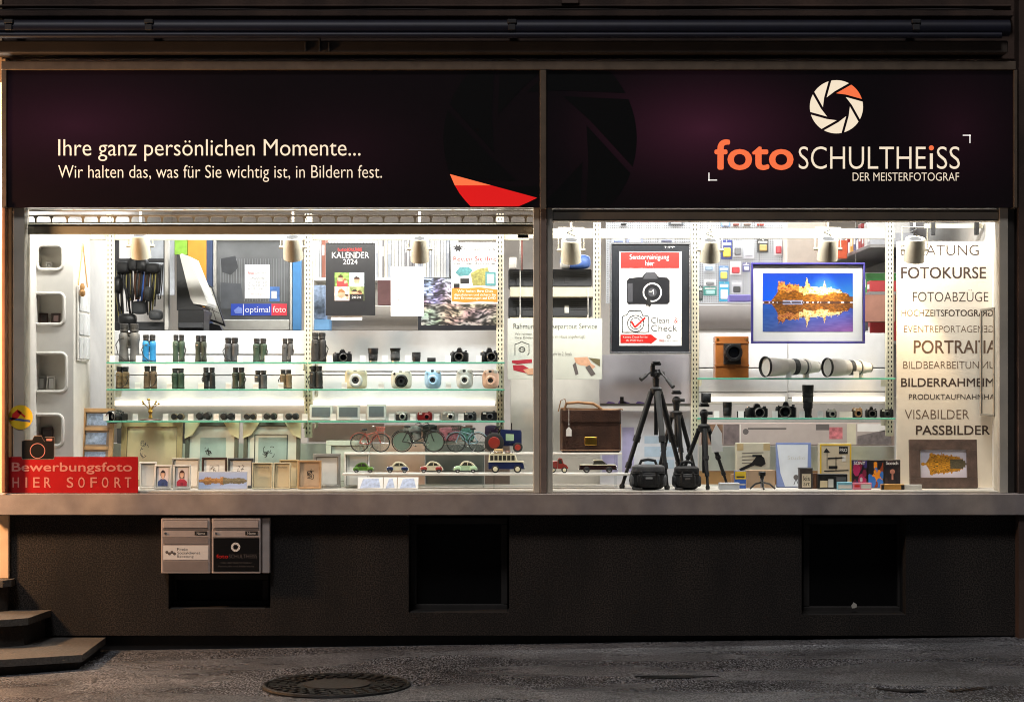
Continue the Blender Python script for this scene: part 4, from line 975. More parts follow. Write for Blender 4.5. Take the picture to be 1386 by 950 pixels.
mb = MB(); mb.rev((0, -.042, h*.60), (0, -1, 0), [(0, a*.5), (.03, a*.5), (.033, a*.42), (.07, a*.42), (.072, a*.5), (.09, a*.5), (.09, a*.36), (.07, a*.3)], BLACK, 26, False); L = mb.build("lens", o)
mb = MB(); mb.rev((0, -.115, h*.60), (0, -1, 0), [(0, a*.34), (.005, a*.14)], GLASSB, 20); mb.build("front_glass", L)
mb = MB(); mb.rev((-a*.86, -.03, h*.93), (0, -1, 0), [(0, .006), (.006, .006)], BRASS, 12); mb.rev((a*.86, -.03, h*.93), (0, -1, 0), [(0, .006), (.006, .006)], BRASS, 12); mb.build("latch", o)
# white telephoto lenses lying on the shelf
LW = mat("white_lens_enamel", (240, 236, 228), .35, var=.03)
def tele(px0, px1, r, lab, yaw):
    y = .45; k = kk(y); c = (px0+px1)/2; Ln = (px1-px0)*k/math.cos(R(yaw)); R0 = r*k
    o = T("telephoto_lens", lab, "lens", (PX(c, y), y, SH["R0"]+.0005), "white telephoto lenses on the upper right shelf", R(yaw)); zc = R0+.004; x0 = -Ln/2
    def seg(nm, a, b, ra, rb, m, par=None):
        mb = MB(); mb.rev((x0+a*Ln, 0, zc), (1, 0, 0), [(0, ra*R0*.97), (.004, ra*R0), ((b-a)*Ln-.004, rb*R0), ((b-a)*Ln, rb*R0*.97)], m, 30); return mb.build(nm, par or o)
    mb = MB(); mb.rev((x0, 0, zc), (1, 0, 0), [(.05, R0*.86), (.004, R0*.93), (0, R0*.98), (.003, R0*1.02), (.012, R0*1.0), (.015, R0*.97)], BLACK, 32, False); mb.build("hood_rim", o)
    mb = MB(); mb.disc((x0+.045, 0, zc), (1, 0, 0), R0*.85, mat("deep_lens_glass", (10, 10, 13), .25, var=0, spec=.2), 28); mb.build("front_glass", o)
    seg("hood", .045, .36, .97, .88, LW); seg("barrel", .361, .50, .80, .78, LW); seg("focus_ring", .501, .59, .80, .79, GREYR); seg("barrel", .591, .72, .77, .72, LW); seg("zoom_ring", .721, .79, .74, .70, GREYR); seg("barrel", .791, .97, .66, .52, LW); seg("mount", .971, 1.0, .5, .5, ALU)
    mb = MB(); mb.ring((x0+.76*Ln, 0, zc), (1, 0, 0), R0*.74, .005, LW, 28, 8); mb.box(x0+.73*Ln, x0+.80*Ln, -.014, .014, 0, zc-R0*.6, LW, .003); mb.build("tripod_collar", o)
tele(1032, 1111, 14, "bigger white telephoto lens beside the wooden plate camera", 26); tele(1116, 1181, 13, "smaller white telephoto lens near the right end of the shelf", 24)
# ---------------------------------------------------------------- toy vehicles
TYRE = mat("toy_tyre", (30, 29, 28), .7); WIN = mat("toy_window", (66, 66, 58), .15, var=.1, coat=.5)
def wheel(o, x, z, r, y, w, hub, nm="wheel"):
    mb = MB(); mb.rev((x, y, z), (0, 1 if y > 0 else -1, 0), [(-w, r*.9), (-w*.7, r), (w*.5, r), (w*.8, r*.9), (w*.8, r*.6)], TYRE, 22); t = mb.build(nm, o)
    mb = MB(); s = 1 if y > 0 else -1; mb.rev((x, y+s*w*.8, z), (0, s, 0), [(0, r*.6), (w*.3, r*.55), (w*.5, r*.2)], hub, 16); mb.build("hub", t)
TG = "toy cars on the lower acrylic shelf"
def beetle(px, w, body, fend, lab, d=1, roof=None, y=.24):
    L = w*kk(y); o = T("toy_car", lab, "toy car", (PX(px, y), y, ZT2+.0005), TG, 0 if d > 0 else math.pi)
    mb = MB(); mb.prism([(x*L, z*L) for x, z in ((-.47, .10), (-.48, .17), (-.44, .24), (-.36, .29), (.22, .29), (.34, .27), (.44, .21), (.48, .13), (.47, .10))], -.16*L, .16*L, body, .10); mb.build("body", o)
    mb = MB(); mb.prism([(x*L, z*L) for x, z in ((-.40, .285), (-.31, .38), (-.20, .44), (-.06, .475), (.06, .465), (.15, .41), (.24, .285))], -.145*L, .145*L, roof or body, .16); mb.build("cabin", o)
    mb = MB()
    for s in (-1, 1):
        yy = s*.1462*L
        for q in (((-.29, .30), (-.22, .395), (-.10, .42), (-.10, .30)), ((-.07, .30), (-.07, .425), (.05, .42), (.16, .30))): mb.quad([(x*L*.97, yy, z*L*.98) for x, z in q], WIN)
    mb.build("window", o)
    for s in (-1, 1):
        for x in (-.31, .31):
            mb = MB(); mb.sell((x*L, s*.16*L, .17*L), (.145*L, .06*L, .10*L), fend, .85, 18, 10); mb.build("fender", o)
    for s in (-1, 1):
        mb = MB(); mb.sell((.44*L, s*.15*L, .21*L), (.03*L, .035*L, .035*L), CHROME, 1, 12, 8); mb.build("headlight", o)
        for x in (-.31, .31): wheel(o, x*L, .095*L, .095*L, s*.19*L, .03*L, CHROME)
    mb = MB(); mb.box(.47*L, .50*L, -.2*L, .2*L, .10*L, .14*L, CHROME, .001); mb.box(-.50*L, -.47*L, -.2*L, .2*L, .10*L, .14*L, CHROME, .001); mb.build("bumper", o)
TGR = mat("toy_green_enamel", (86, 128, 50), .25, var=.05, coat=.6); TW = mat("toy_cream_enamel", (226, 220, 190), .3, var=.06, coat=.5); TB = mat("toy_blue_enamel", (34, 44, 84), .25, var=.08, coat=.6); TR = mat("toy_red_enamel", (140, 48, 40), .3, var=.08, coat=.5); TMINT = mat("toy_mint_enamel", (176, 206, 168), .3, var=.05, coat=.5)
beetle(492, 30, TGR, TGR, "bright green toy beetle car, leftmost in the row"); beetle(538, 32, TW, TB, "cream toy beetle car with blue fenders", -1); beetle(584, 33, TW, TR, "cream toy beetle car with red fenders", -1); beetle(630, 34, TMINT, TMINT, "pale mint toy beetle car beside the toy bus", -1, TW)
def bus():
    y = .24; L = 50*kk(y); o = T("toy_bus", "blue and cream toy bus with luggage on its roof", "toy bus", (PX(685, y), y, ZT2+.0005), TG)
    mb = MB(); mb.prism([(x*L, z*L) for x, z in ((-.49, .10), (-.49, .30), (.30, .30), (.46, .27), (.49, .20), (.49, .10))], -.16*L, .16*L, TB, .04); mb.build("body", o)
    mb = MB(); mb.prism([(x*L, z*L) for x, z in ((-.48, .302), (-.46, .50), (-.40, .53), (.18, .53), (.26, .48), (.32, .302))], -.15*L, .15*L, TW, .06); mb.build("cabin", o)
    mb = MB()
    for i in range(6):
        for s in (-1, 1): a = -.43+i*.115; mb.box(a*L, (a+.085)*L, s*.1495*L-.0006, s*.1495*L+.0006, .34*L, .47*L, WIN)
    mb.build("window", o)
    mb = MB(); mb.box(-.49*L, .48*L, -.165*L, .165*L, .29*L, .315*L, TW, .001); mb.build("trim_strip", o)
    mb = MB()
    for i in range(7): mb.cyl((-.42*L+i*.1*L, -.13*L, .53*L), (-.42*L+i*.1*L, -.13*L, .57*L), .002, None, CHROME, 6)
    mb.pipe([(-.42*L, -.13*L, .57*L), (.18*L, -.13*L, .57*L), (.18*L, .13*L, .57*L), (-.42*L, .13*L, .57*L)], .002, CHROME, 6, True); mb.build("roof_rack", o)
    mb = MB(); mb.box(-.33*L, -.08*L, -.10*L, .10*L, .532*L, .64*L, mat("toy_suitcase", (196, 160, 104), .6), .003); mb.box(-.02*L, .12*L, -.08*L, .08*L, .532*L, .60*L, mat("toy_trunk", (120, 70, 40), .6), .003); mb.build("luggage", o)
    for s in (-1, 1):
        mb = MB(); mb.sell((.47*L, s*.12*L, .22*L), (.025*L, .035*L, .035*L), CHROME, 1, 12, 8); mb.build("headlight", o)
        for x in (-.29, .31): wheel(o, x*L, .105*L, .105*L, s*.15*L, .03*L, TW)
    mb = MB(); mb.box(.49*L, .515*L, -.17*L, .17*L, .10*L, .14*L, CHROME, .001); mb.build("bumper", o)
bus()
def tractor():
    y = .41; L = 52*kk(y); o = T("toy_tractor", "dark blue toy tractor with red wheels on the upper acrylic shelf", "toy tractor", (PX(682, y), y, ZT1+.0005))
    mb = MB(); mb.prism([(x*L, z*L) for x, z in ((-.10, .24), (-.10, .60), (.44, .58), (.47, .52), (.47, .22))], -.11*L, .11*L, TB, .06); mb.build("hood", o)
    mb = MB(); mb.box(-.40*L, .40*L, -.06*L, .06*L, .16*L, .28*L, TB, .003); mb.build("chassis", o)
    mb = MB(); mb.prism([(.05*L, .30*L), (.05*L, .48*L), (.26*L, .47*L), (.26*L, .30*L)], -.113*L, .113*L, TMINT); mb.build("side_grille", o)
    mb = MB(); mb.box(-.36*L, -.20*L, -.09*L, .09*L, .40*L, .44*L, BLACK, .003); mb.box(-.37*L, -.34*L, -.09*L, .09*L, .44*L, .55*L, BLACK, .003); mb.box(-.3*L, -.26*L, -.02*L, .02*L, .28*L, .40*L, BLACK); mb.build("seat", o)
    mb = MB(); mb.cyl((-.09*L, 0, .5*L), (-.16*L, 0, .64*L), .004, None, BLACK, 8); mb.ring((-.165*L, 0, .645*L), (.45, 0, -.9), .07*L, .004, BLACK, 20, 6); mb.build("steering_wheel", o)
    mb = MB(); mb.cyl((.2*L, 0, .58*L), (.2*L, 0, .76*L), .016*L, None, BLACK, 10); mb.build("exhaust", o)
    for s in (-1, 1): wheel(o, -.25*L, .255*L, .255*L, s*.17*L, .05*L, TR, "rear_wheel"); wheel(o, .36*L, .13*L, .13*L, s*.13*L, .03*L, TR, "front_wheel")
tractor()
def red_truck():
    y = .24; L = 26*kk(y); o = T("toy_truck", "small red toy truck right of the mullion", "toy truck", (PX(756, y), y, ZT2+.0005), TG)
    mb = MB(); mb.prism([(x*L, z*L) for x, z in ((-.05, .2), (-.05, .72), (.06, .78), (.18, .74), (.26, .48), (.42, .40), (.5, .28), (.5, .2))], -.2*L, .2*L, TR, .06); mb.build("cab", o)
    mb = MB(); mb.box(-.5*L, -.06*L, -.2*L, .2*L, .2*L, .62*L, TR, .003); mb.build("cargo_box", o)
    mb = MB()
    for s in (-1, 1): mb.quad([(x*L, s*.2015*L, z*L) for x, z in ((.0, .48), (.0, .68), (.13, .68), (.2, .48))], WIN)
    mb.build("window", o)
    for s in (-1, 1):
        for x in (-.3, .3): wheel(o, x*L, .15*L, .15*L, s*.19*L, .04*L, TW)
red_truck()
def sedan():
    y = .24; L = 51*kk(y); o = T("toy_car", "long dark brown toy sedan with white roof under the briefcase", "toy car", (PX(809, y), y, ZT2+.0005), TG)
    DB = mat("toy_brown_enamel", (44, 26, 24), .25, var=.1, coat=.6)
    mb = MB(); mb.prism([(x*L, z*L) for x, z in ((-.49, .08), (-.5, .19), (-.46, .22), (.44, .22), (.5, .18), (.49, .08))], -.16*L, .16*L, DB, .05); mb.build("body", o)
    mb = MB(); mb.box(-.47*L, .47*L, -.162*L, .162*L, .20*L, .222*L, TW, .001); mb.build("trim_strip", o)
    mb = MB(); mb.prism([(x*L, z*L) for x, z in ((-.14, .22), (-.10, .33), (.12, .33), (.27, .22))], -.14*L, .14*L, WIN, .08); mb.build("window", o)
    mb = MB(); mb.prism([(x*L, z*L) for x, z in ((-.125, .325), (-.10, .35), (.10, .35), (.15, .322))], -.142*L, .142*L, TW, .05); mb.build("roof", o)
    for s in (-1, 1):
        mb = MB(); mb.sell((.49*L, s*.12*L, .16*L), (.015*L, .03*L, .025*L), CHROME, 1, 10, 8); mb.build("headlight", o)
        for x in (-.30, .30): wheel(o, x*L, .085*L, .085*L, s*.15*L, .025*L, CHROME)
    mb = MB(); mb.box(.49*L, .51*L, -.16*L, .16*L, .08*L, .11*L, CHROME, .001); mb.box(-.515*L, -.495*L, -.16*L, .16*L, .08*L, .11*L, CHROME, .001); mb.build("bumper", o)
sedan()
def bicycle(px, w, fm, lab, tandem=False, disc=None, basket=None, y=.40, d=1):
    L = w*kk(y); o = T("toy_bicycle", lab, "toy bicycle", (PX(px, y), y, ZT1+.0005), "wire toy bicycles on the upper acrylic shelf", 0 if d > 0 else math.pi); r = L*(.235 if not tandem else .20); t = .0028
    xs = (-L/2+r, L/2-r)
    for x in xs:
        mb = MB(); mb.ring((x, 0, r), (0, 1, 0), r-.003, .003, TYRE, 32, 8)
        for i in range(12): a = i*math.pi/6; mb.cyl((x, 0, r), (x+(r-.003)*math.cos(a), 0, r+(r-.003)*math.sin(a)), .0007, None, disc or CHROME, 5)
        wl_ = mb.build("wheel", o)
        if disc: mb = MB(); mb.rev((x, -.001, r), (0, 1, 0), [(0, r*.86), (.002, r*.86)], disc, 28); mb.build("disc", wl_)
        mb = MB(); mb.pipe([(x+(r+.004)*math.cos(a), 0, r+(r+.004)*math.sin(a)) for a in [R(20+q*14) for q in range(11)]], .0022, fm, 6); mb.build("mudguard", o)
    A, B = Vector((xs[0], 0, r)), Vector((xs[1], 0, r)); bb = Vector((-L*.04 if not tandem else -L*.12, 0, r*.85)); hd = Vector((xs[1]-r*.45, 0, r*2.15)); st_ = Vector((bb.x-r*.35, 0, r*2.05))
    mb = MB()
    for p, q in ((A, bb), (A, st_), (st_, bb), (bb, hd-Vector((-.004, 0, r*.35))), (st_-Vector((0, 0, .012)), hd), (hd, B)): mb.cyl(p, q, t, None, fm, 8)
    if tandem:
        b2 = Vector((L*.14, 0, r*.85)); s2 = Vector((L*.08, 0, r*2.1))
        for p, q in ((bb, b2), (b2, s2), (b2, hd)): mb.cyl(p, q, t, None, fm, 8)
    mb.build("frame", o)
    for s in ([st_, s2] if tandem else [st_]):
        mb = MB(); mb.cyl(s, s+Vector((-.002, 0, r*.3)), .002, None, CHROME, 6); mb.sell((s.x-.004, 0, s.z+r*.36), (r*.32, .010, r*.12), BLACKR, .8, 14, 8); mb.build("saddle", o)
    hs = [hd]+([Vector((L*.06, 0, r*2.15))] if tandem else [])
    for h in hs:
        mb = MB(); T_ = h+Vector((-.002, 0, r*.45)); mb.cyl(h, T_, .0022, None, CHROME, 6); mb.pipe([T_+Vector((-r*.5, -.03, .004)), T_+Vector((-r*.2, -.028, .010)), T_+Vector((.0, -.012, .004)), T_+Vector((.0, .012, .004)), T_+Vector((-r*.2, .028, .010)), T_+Vector((-r*.5, .03, .004))], .0022, CHROME if not tandem else BLACK, 6); mb.build("handlebar", o)
    for c in ([bb, b2] if tandem else [bb]):
        mb = MB(); mb.ring(c, (0, 1, 0), r*.26, .0018, CHROME, 18, 6)
        for s in (-1, 1): mb.cyl(c, c+Vector((s*r*.35, s*.010, -s*r*.3)), .0018, None, CHROME, 6); mb.box(c.x+s*r*.35-.005, c.x+s*r*.35+.005, s*.010-.006, s*.010+.006, c.z-s*r*.3-.0015, c.z-s*r*.3+.0015, BLACK)
        mb.build("crank", o)
    if basket:
        mb = MB(); c = hd+Vector((r*.45, 0, r*.1))
        for z in range(4): mb.pipe([c+Vector((a*(r*.34+z*.002), b*.02, z*r*.14)) for a, b in ((-1, -1), (1, -1), (1, 1), (-1, 1))], .0016, basket, 6, True)
        for i in range(5):
            for s in (-1, 1): mb.cyl(c+Vector((r*.34*(i/2-1), s*.02, 0)), c+Vector(((r*.34+.006)*(i/2-1), s*.02, r*.42)), .0014, None, basket, 5)
        mb.build("basket", o)
    mb = MB(); mb.pipe([A+Vector((-.0, .008, .012)), A+Vector((.01, .012, -r*.4)), A+Vector((.03, .022, -r+.001))], .0015, CHROME, 6); mb.build("stand", o)
RED2 = mat("salmon_wire", (176, 92, 78), .4, var=.08); LB = mat("light_blue_wire", (126, 158, 172), .4, var=.06); BLW = mat("black_wire", (34, 34, 34), .4)
bicycle(501, 54, RED2, "salmon red toy bicycle with a front basket", basket=RED2); bicycle(566, 72, BLW, "black toy tandem bicycle with green disc wheels", True, mat("green_disc", (104, 122, 110), .4, var=.1)); bicycle(632, 56, LB, "light blue toy bicycle beside the toy tractor", basket=mat("dark_basket", (60, 58, 54), .6), d=-1)

# ---------------------------------------------------------------- standing photo frames, lower left
def floor_frame(px0, py0, px1, y, fm, w, lab, cat="photo frame", inner=None, rz=0, lean=8, t=.018, grp="photo frames standing on the display floor", zbot=None, nm="framed_photo"):
    zb = ZF+.001 if zbot is None else zbot
    pyb = HOR-(zb-ZC)/kk(y); o, F = framed(nm, lab, cat, px0, py0, px1, pyb, y, t, fm, w, grp, inner, lean); o.location.z = zb; o.rotation_euler.z = R(rz)
    mb = MB(); h = (pyb-py0)*kk(y); mb.quad([(-.02, -t*.05, h*.6), (.02, -t*.05, h*.6), (.025, h*.28, 0), (-.025, h*.28, 0)], DARK); mb.build("easel_strut", o)
    return o, F, pyb
def sketch(o, F, x0, y0, x1, y1, m=GREYINK, box=True, lay=1):
    mb = MB()
    if box: F.line(mb, [(x0, y0), (x1, y0), (x1, y1), (x0, y1), (x0, y0)], .6, m, lay)
    cx, cy = (x0+x1)/2, (y0+y1)/2; s = (x1-x0)
    for i in range(12):
        a = random.uniform(0, 6.28); b = a+random.uniform(1, 3); r = s*random.uniform(.15, .48)
        ox, oy = cx+random.uniform(-.28, .28)*s, cy+random.uniform(-.5, .5)*(y1-y0)*.7; r *= .5
        F.line(mb, [(ox+r*math.cos(a+(b-a)*q/5), oy+r*1.3*math.sin(a+(b-a)*q/5)) for q in range(6)], .75, m, lay)
    mb.build("sketch", o, smooth=False)
def portrait(hair, coat_):
    def fn(u, v):
        du, dv = u-.5, v-.36
        if (du/.17)**2+((v-.38)/.17)**2 < 1 and v > .27: return (232, 192, 168)
        if (du/.24)**2+((v-.33)/.22)**2 < 1 or (abs(du) < .24 and .33 < v < .56 and hair == "long"): return (74, 44, 38) if hair == "long" else (58, 50, 56)
        if abs(du) < .06 and v < .62 and v > .5: return (226, 184, 160)
        if v > .58+.9*du*du and abs(du) < .45: return coat_ if (v < .8 or abs(du) > .12) else tuple(c*.8 for c in coat_)
        return (226+8*u, 222, 224)
    return fn
CFR = mat("cream_frame", (208, 198, 166), .5, var=.08); GFR = mat("grey_green_frame", (92, 94, 84), .45, var=.12); WFR = mat("white_frame", (214, 212, 206), .45, var=.05); BEIGE = mat("beige_card", (206, 190, 154), .6, var=.05); LWOOD = mat("light_wood_frame", (186, 148, 106), .5, var=.2, scale=14); PMAT = mat("pale_green_mount", (208, 211, 203), .3, var=.08); OLF = mat("olive_gold_frame", (182, 160, 118), .45, var=.12)
# three big frames behind
o, F, b = floor_frame(163, 570, 246, .46, OLF, 7.5, "big olive gold frame with an empty cream mount in the warm lamp light", inner=mat("cream_mount", (216, 196, 158), .5, var=.06))
sketch(o, F, 188, 592, 200, 622, GREYINK, False)
mb = MB(); mb.rev((0, -.03, .0), (0, 0, 1), [(0, .06), (.006, .055), (.012, .02), (.014, .0)], DKW, 24); mb.rev((0, -.03, .014), (0, 0, 1), [(0, .012), (.02, .006), (.035, .014), (.06, .004)], BRASS, 12)
for i in range(7):
    a = i*.9; mb.pipe([(0, -.03, .05), (.02*math.cos(a), -.03+.01*math.sin(a), .075), (.045*math.cos(a), -.03+.02*math.sin(a), .09+.012*(i % 3))], .002, BRASS, 5); mb.sell((.045*math.cos(a), -.03+.02*math.sin(a), .09+.012*(i % 3)), (.006, .006, .006), BRASS, 1, 8, 6)
orn = mb.build("brass_ornament", None, (PX(205, .46), .46, SH["L2"]+.0005)); tag(orn, "small brass tree ornament on a dark round base on the lowest shelf", "ornament")
for a, b_, lab in ((250, 322, "first of two big grey green frames with cream corner guards"), (329, 406, "second big grey green frame with cream corner guards, holding a framed sketch")):
    o, F, pb = floor_frame(a, 571, b_, .46, GFR, 5, lab, inner=PMAT)
    m = MB(); k = F.k; w_, hh = (b_-a)/2*k, (pb-571)*k
    for sx in (-1, 1): m.prism([(sx*w_*1.02, hh*1.01), (sx*w_*.42, hh*1.01), (sx*w_*.72, hh*.80), (sx*w_*1.02, hh*.74)][::sx], -.024, .001, mat("corner_guard", (212, 206, 170), .6, var=.05))
    m.build("corner_guard", o, smooth=False)
    m = MB(); F.rect(m, a+20, 592, b_-17, pb-8, mat("blue_grey_print", (150, 170, 168), .4, var=.2, scale=12), 1); m.build("print", o, smooth=False); sketch(o, F, a+24, 606, b_-34, 618, INK, False, 2)
    if a > 300: m = MB(); F.line(m, [(a+15, pb-6), (a+15, 588), (b_-18, 588), (b_-18, pb-6)], 1, INK, 2); m.build("line_border", o, smooth=False)
# wooden triple frame left
o, F, pb = floor_frame(105, 552, 152, .42, LWOOD, 5.5, "tall light wood triple frame with three blue grey photographs", inner=mat("dull_mount", (150, 130, 110), .6), rz=-12)
m = MB(); BP = mat("blue_photo", (150, 168, 196), .4, var=.4, scale=60)
for i in range(4): F.rect(m, 112, 559+i*26, 142, 575+i*26, BP, 1)
m.build("photo", o, smooth=False); m = MB(); k = F.k
for i in range(1, 4): m.box(-17*k, 17*k, -.0175, -.009, (pb-557-i*26+.5)*k, (pb-557-i*26+5)*k, LWOOD, .001)
m.build("cross_bar", o)
# front row
o, F, pb = floor_frame(189, 625, 212, .20, WFR, 2.5, "narrow white frame with a pale letter, left of the two portraits", inner=PALE, rz=14)
for a, b_, hair, ct, lab in ((209, 232, "short", (78, 92, 140), "small white frame with a portrait of a boy in blue"), (234.5, 258, "long", (196, 60, 78), "small white frame with a portrait of a woman in red")):
    o, F, pb = floor_frame(a, 629, b_, .13, WFR, 2.4, lab, inner=WHITE); F.picture(a+4.2, 633.5, b_-4.2, pb-4, 26, 44, portrait(hair, ct), "portrait", o, 2)
o, F, pb = floor_frame(232, 620, 270, .28, SILV, 2, "silver frame standing behind the portrait of the woman", inner=PALE, rz=-6)
o, F, pb = floor_frame(273, 619, 307, .25, DKW, 2.2, "dark narrow frame with a small sketch behind the panorama print", inner=WHITE); sketch(o, F, 284, 630, 296, 645)
o, F, pb = floor_frame(308, 620, 343, .24, mat("dark_grey_frame", (66, 66, 66), .4), 2.6, "dark grey frame with a white sheet right of the narrow sketch frame", inner=WHITE); sketch(o, F, 320, 628, 332, 645, GREYINK, False)
nz = [random.random() for _ in range(4000)]
def vn(x, y, s=0):
    xi, yi = math.floor(x), math.floor(y); fx, fy = x-xi, y-yi; fx, fy = fx*fx*(3-2*fx), fy*fy*(3-2*fy)
    g = lambda i, j: nz[(i*157+j*613+s*71) % 4000]
    return (g(xi, yi)*(1-fx)+g(xi+1, yi)*fx)*(1-fy)+(g(xi, yi+1)*(1-fx)+g(xi+1, yi+1)*fx)*fy
def skyline(u, v):
    d = abs(v-.52); env = (.09+.13*vn(u*14, 1, 9)+.05*vn(u*60, 4, 9))*min(1, u*4+.45, (1-u)*5+.3); t = vn(u*40, d*50, 7)
    if abs(u-.45) < .008: env += .12
    if d < env:
        c = (230-60*t, 180-70*t, 110-40*t) if u < .5 else (120+50*t, 116+40*t, 96+30*t)
        return tuple(x*.85 for x in c) if v > .52 else c
    return (214-40*(1-d), 222-26*(1-d), 242)
o, F = board("panorama_print", "wide unframed panorama print of a town mirrored in water", "print", 268, 639, 335, 663.5, .11, .004, WHITE, None, .0005); o.rotation_euler.x = R(-8); o.location.z = ZF+.001
F.picture(269, 640, 334, 663, 90, 38, skyline, "photograph", o, 1)
for a, b_, lab in ((341.5, 369, "left half of a pair of cream frames with faint script"), (370, 393.5, "right half of a pair of cream frames with faint script")):
    o, F, pb = floor_frame(a, 626, b_, .16, CFR, 1.6, lab, inner=BEIGE, rz=4 if a < 360 else -5); m = MB(); F.text(m, "Hochzeit", a+5, b_-5, 633.5, 631, GREYINK, 1); m.build("lettering", o, smooth=False)
o, F, pb = floor_frame(378, 622, 404, .25, OLF, 2, "olive frame standing behind the pair of cream frames", inner=BEIGE)
o, F, pb = floor_frame(403, 623, 435, .15, LWOOD, 2.6, "light wood frame with a black ink figure", inner=mat("tan_card", (196, 168, 138), .6)); sketch(o, F, 413, 632, 427, 650, INK, False)
o, F, pb = floor_frame(424, 614, 461, .26, SILV, 4, "silver frame with a glossy empty plate", inner=PALE, rz=3)
o, F, pb = floor_frame(441, 596, 500, .40, mat("pale_mint_frame", (196, 206, 192), .4, var=.06), 7, "large pale mint frame behind the silver frame", inner=mat("mint_plate", (186, 196, 186), .4, var=.06))
o, F, pb = floor_frame(466, 612, 500, .345, WFR, 2.4, "white frame with a grey plate behind the green toy car", inner=PALE, zbot=ZF+.001)
for i, (a, b_, lab) in enumerate(((484, 518, "left of three pale leaflets lying under the toy cars"), (519, 537, "middle of three pale leaflets, with a blue patch"), (538, 566, "right of three pale leaflets, with a blue drawing"))):
    o, F = board("leaflet", lab, "leaflet", a, 643, b_, 661, .13, .003, PAPER, "leaflets under the acrylic shelf", .0005); o.rotation_euler.x = R(-30); o.location.z = ZF+.001
    m = MB(); F.poly(m, [(a+3, 660), (a+7, 646), (b_-6, 645), (b_-3, 659)], mat("pale_blue_ink", (176, 188, 214), .6, var=.3, scale=60), 1); m.build("print", o, smooth=False)

# ---------------------------------------------------------------- stickers on the outside of the glass
yg = .0035
STR = mat("sticker_red", (176, 16, 22), .4, var=.06)
o, F = board("red_sticker", "red glass sticker advertising application photos on the spot", "sticker", 7, 618, 187, 667, -.049, .002, STR, None, .0005)
SPINK = mat("sticker_pale_letter", (214, 140, 130), .5, var=.05)
m = MB(); F.text(m, "Bewerbungsfoto", 16, 179, 637.5, 626, SPINK, 1, .05)
xs = [(17, "H"), (34.5, "I"), (45, "E"), (60, "R"), (90.5, "S"), (106, "O"), (122.5, "F"), (138, "O"), (155, "R"), (169, "T")]
for x, c in xs: F.text(m, c, x, x+(9 if c != "I" else 2.6), 659.5, 646, SPINK, 1, .03)
m.build("lettering", o, smooth=False)
BK = mat("sticker_black", (16, 14, 14), .4, var=0); m = MB(); WO = MB()
cam_pl = [(30, 597), (35, 595.5), (44, 595.5), (47, 590), (56, 590), (59, 596), (61, 598), (61, 592), (73, 592), (73, 619), (72, 621), (31, 621), (30, 619)]
F.poly(WO, [(51+(x-51)*1.035, 607+(y-607)*1.05) for x, y in cam_pl], mat("sticker_outline", (150, 130, 118), .5), 1); WO.build("outline", o, smooth=False)
F.poly(m, cam_pl, BK, 2); F.line(m, [(51+10*math.cos(q*.2618), 610+10*math.sin(q*.2618)) for q in range(25)], .9, SPINK, 3); F.rect(m, 63, 593.5, 71, 596.5, SPINK, 3); m.build("camera_emblem", o, smooth=False)
o, F = board("yellow_sticker", "round yellow sticker with red and blue print on the left frame", "sticker", 27, 565, 29, 566, -.048, .0015, MATS["sticker_black"], None, .0002)
m = MB(); F.disc(m, 28, 564.5, 16.5, mat("sticker_yellow", (222, 190, 40), .45, var=.08), 1, 36); m.build("disc", o, smooth=False)
m = MB(); F.poly(m, [(17, 560), (24, 554), (30, 558), (24, 566), (14, 570), (16, 566)], REDINK, 2); F.line(m, [(13, 566), (41, 570)], 3, mat("sticker_blue", (60, 80, 140), .5), 2); F.line(m, [(24, 556), (34, 564)], 2.4, REDINK, 2); m.build("print", o, smooth=False)

# ---------------------------------------------------------------- posters hanging in the window
o, F = board("wall_calendar", "black wall calendar for 2024 with four family photos", "calendar", 441, 329, 508, 427, .52, .004, mat("calendar_black", (38, 38, 40), .45, var=.08))
m = MB(); F.text(m, "foto", 457, 469, 340, 336, REDINK, 1); F.text(m, "SCHULTHEISS", 470, 490, 340, 336, REDINK, 1); F.text(m, "KALENDER", 449.5, 499.5, 349.5, 341.5, PAPER, 1); F.text(m, "2024", 464.5, 484, 358, 351, PAPER, 1); m.build("lettering", o, smooth=False)
def fam(u, v):
    q = (u > .5, v > .5); U, V = (u % .5)*2, (v % .5)*2; k_ = int(q[0])+2*int(q[1]); n_ = vn(U*7+k_*9, V*7, 3)
    for cx, cy, s, hair in (((.40, .42, .20, (70, 46, 32)), (.70, .62, .15, (120, 84, 50))), ((.5, .55, .22, (60, 44, 36)),), ((.45, .5, .27, (140, 96, 60)), (.8, .72, .16, (60, 44, 36))), ((.35, .45, .2, (50, 40, 34)), (.68, .5, .19, (90, 60, 40))))[k_]:
        dx, dy = (U-cx)/s, (V-cy)/s
        if dx*dx+dy*dy*.7 < 1: return hair if dy < -.45+.25*n_ else (214-40*n_, 160-40*n_, 130-34*n_)
        if abs(dx) < 1.3 and dy > .8: return ((150, 60, 60), (220, 220, 224), (206, 180, 170), (70, 90, 60))[k_]
    return tuple(c*(.7+.5*n_) for c in ((120, 150, 76), (190, 206, 210), (220, 200, 184), (140, 150, 96))[k_])
F.picture(453, 369, 493, 407, 40, 38, fam, "family_photo", o, 1)
m = MB(); F.rect(m, 473, 398, 492.5, 407, INK, 2); F.text(m, "2024", 476, 489, 404, 401, PAPER, 3); m.build("caption", o, smooth=False)
mb = MB(); k = F.k
for i in range(32): mb.ring(((i-15.5)*2.05*k, -.002, 98*k), (1, 0, .2), .006, .0012, BLACK, 10, 5)
mb.build("spiral", o)
o, F = board("calendar_insert", "white paper strip showing under the black calendar", "paper", 448, 427.5, 490, 433.5, .525, .002, PAPER)
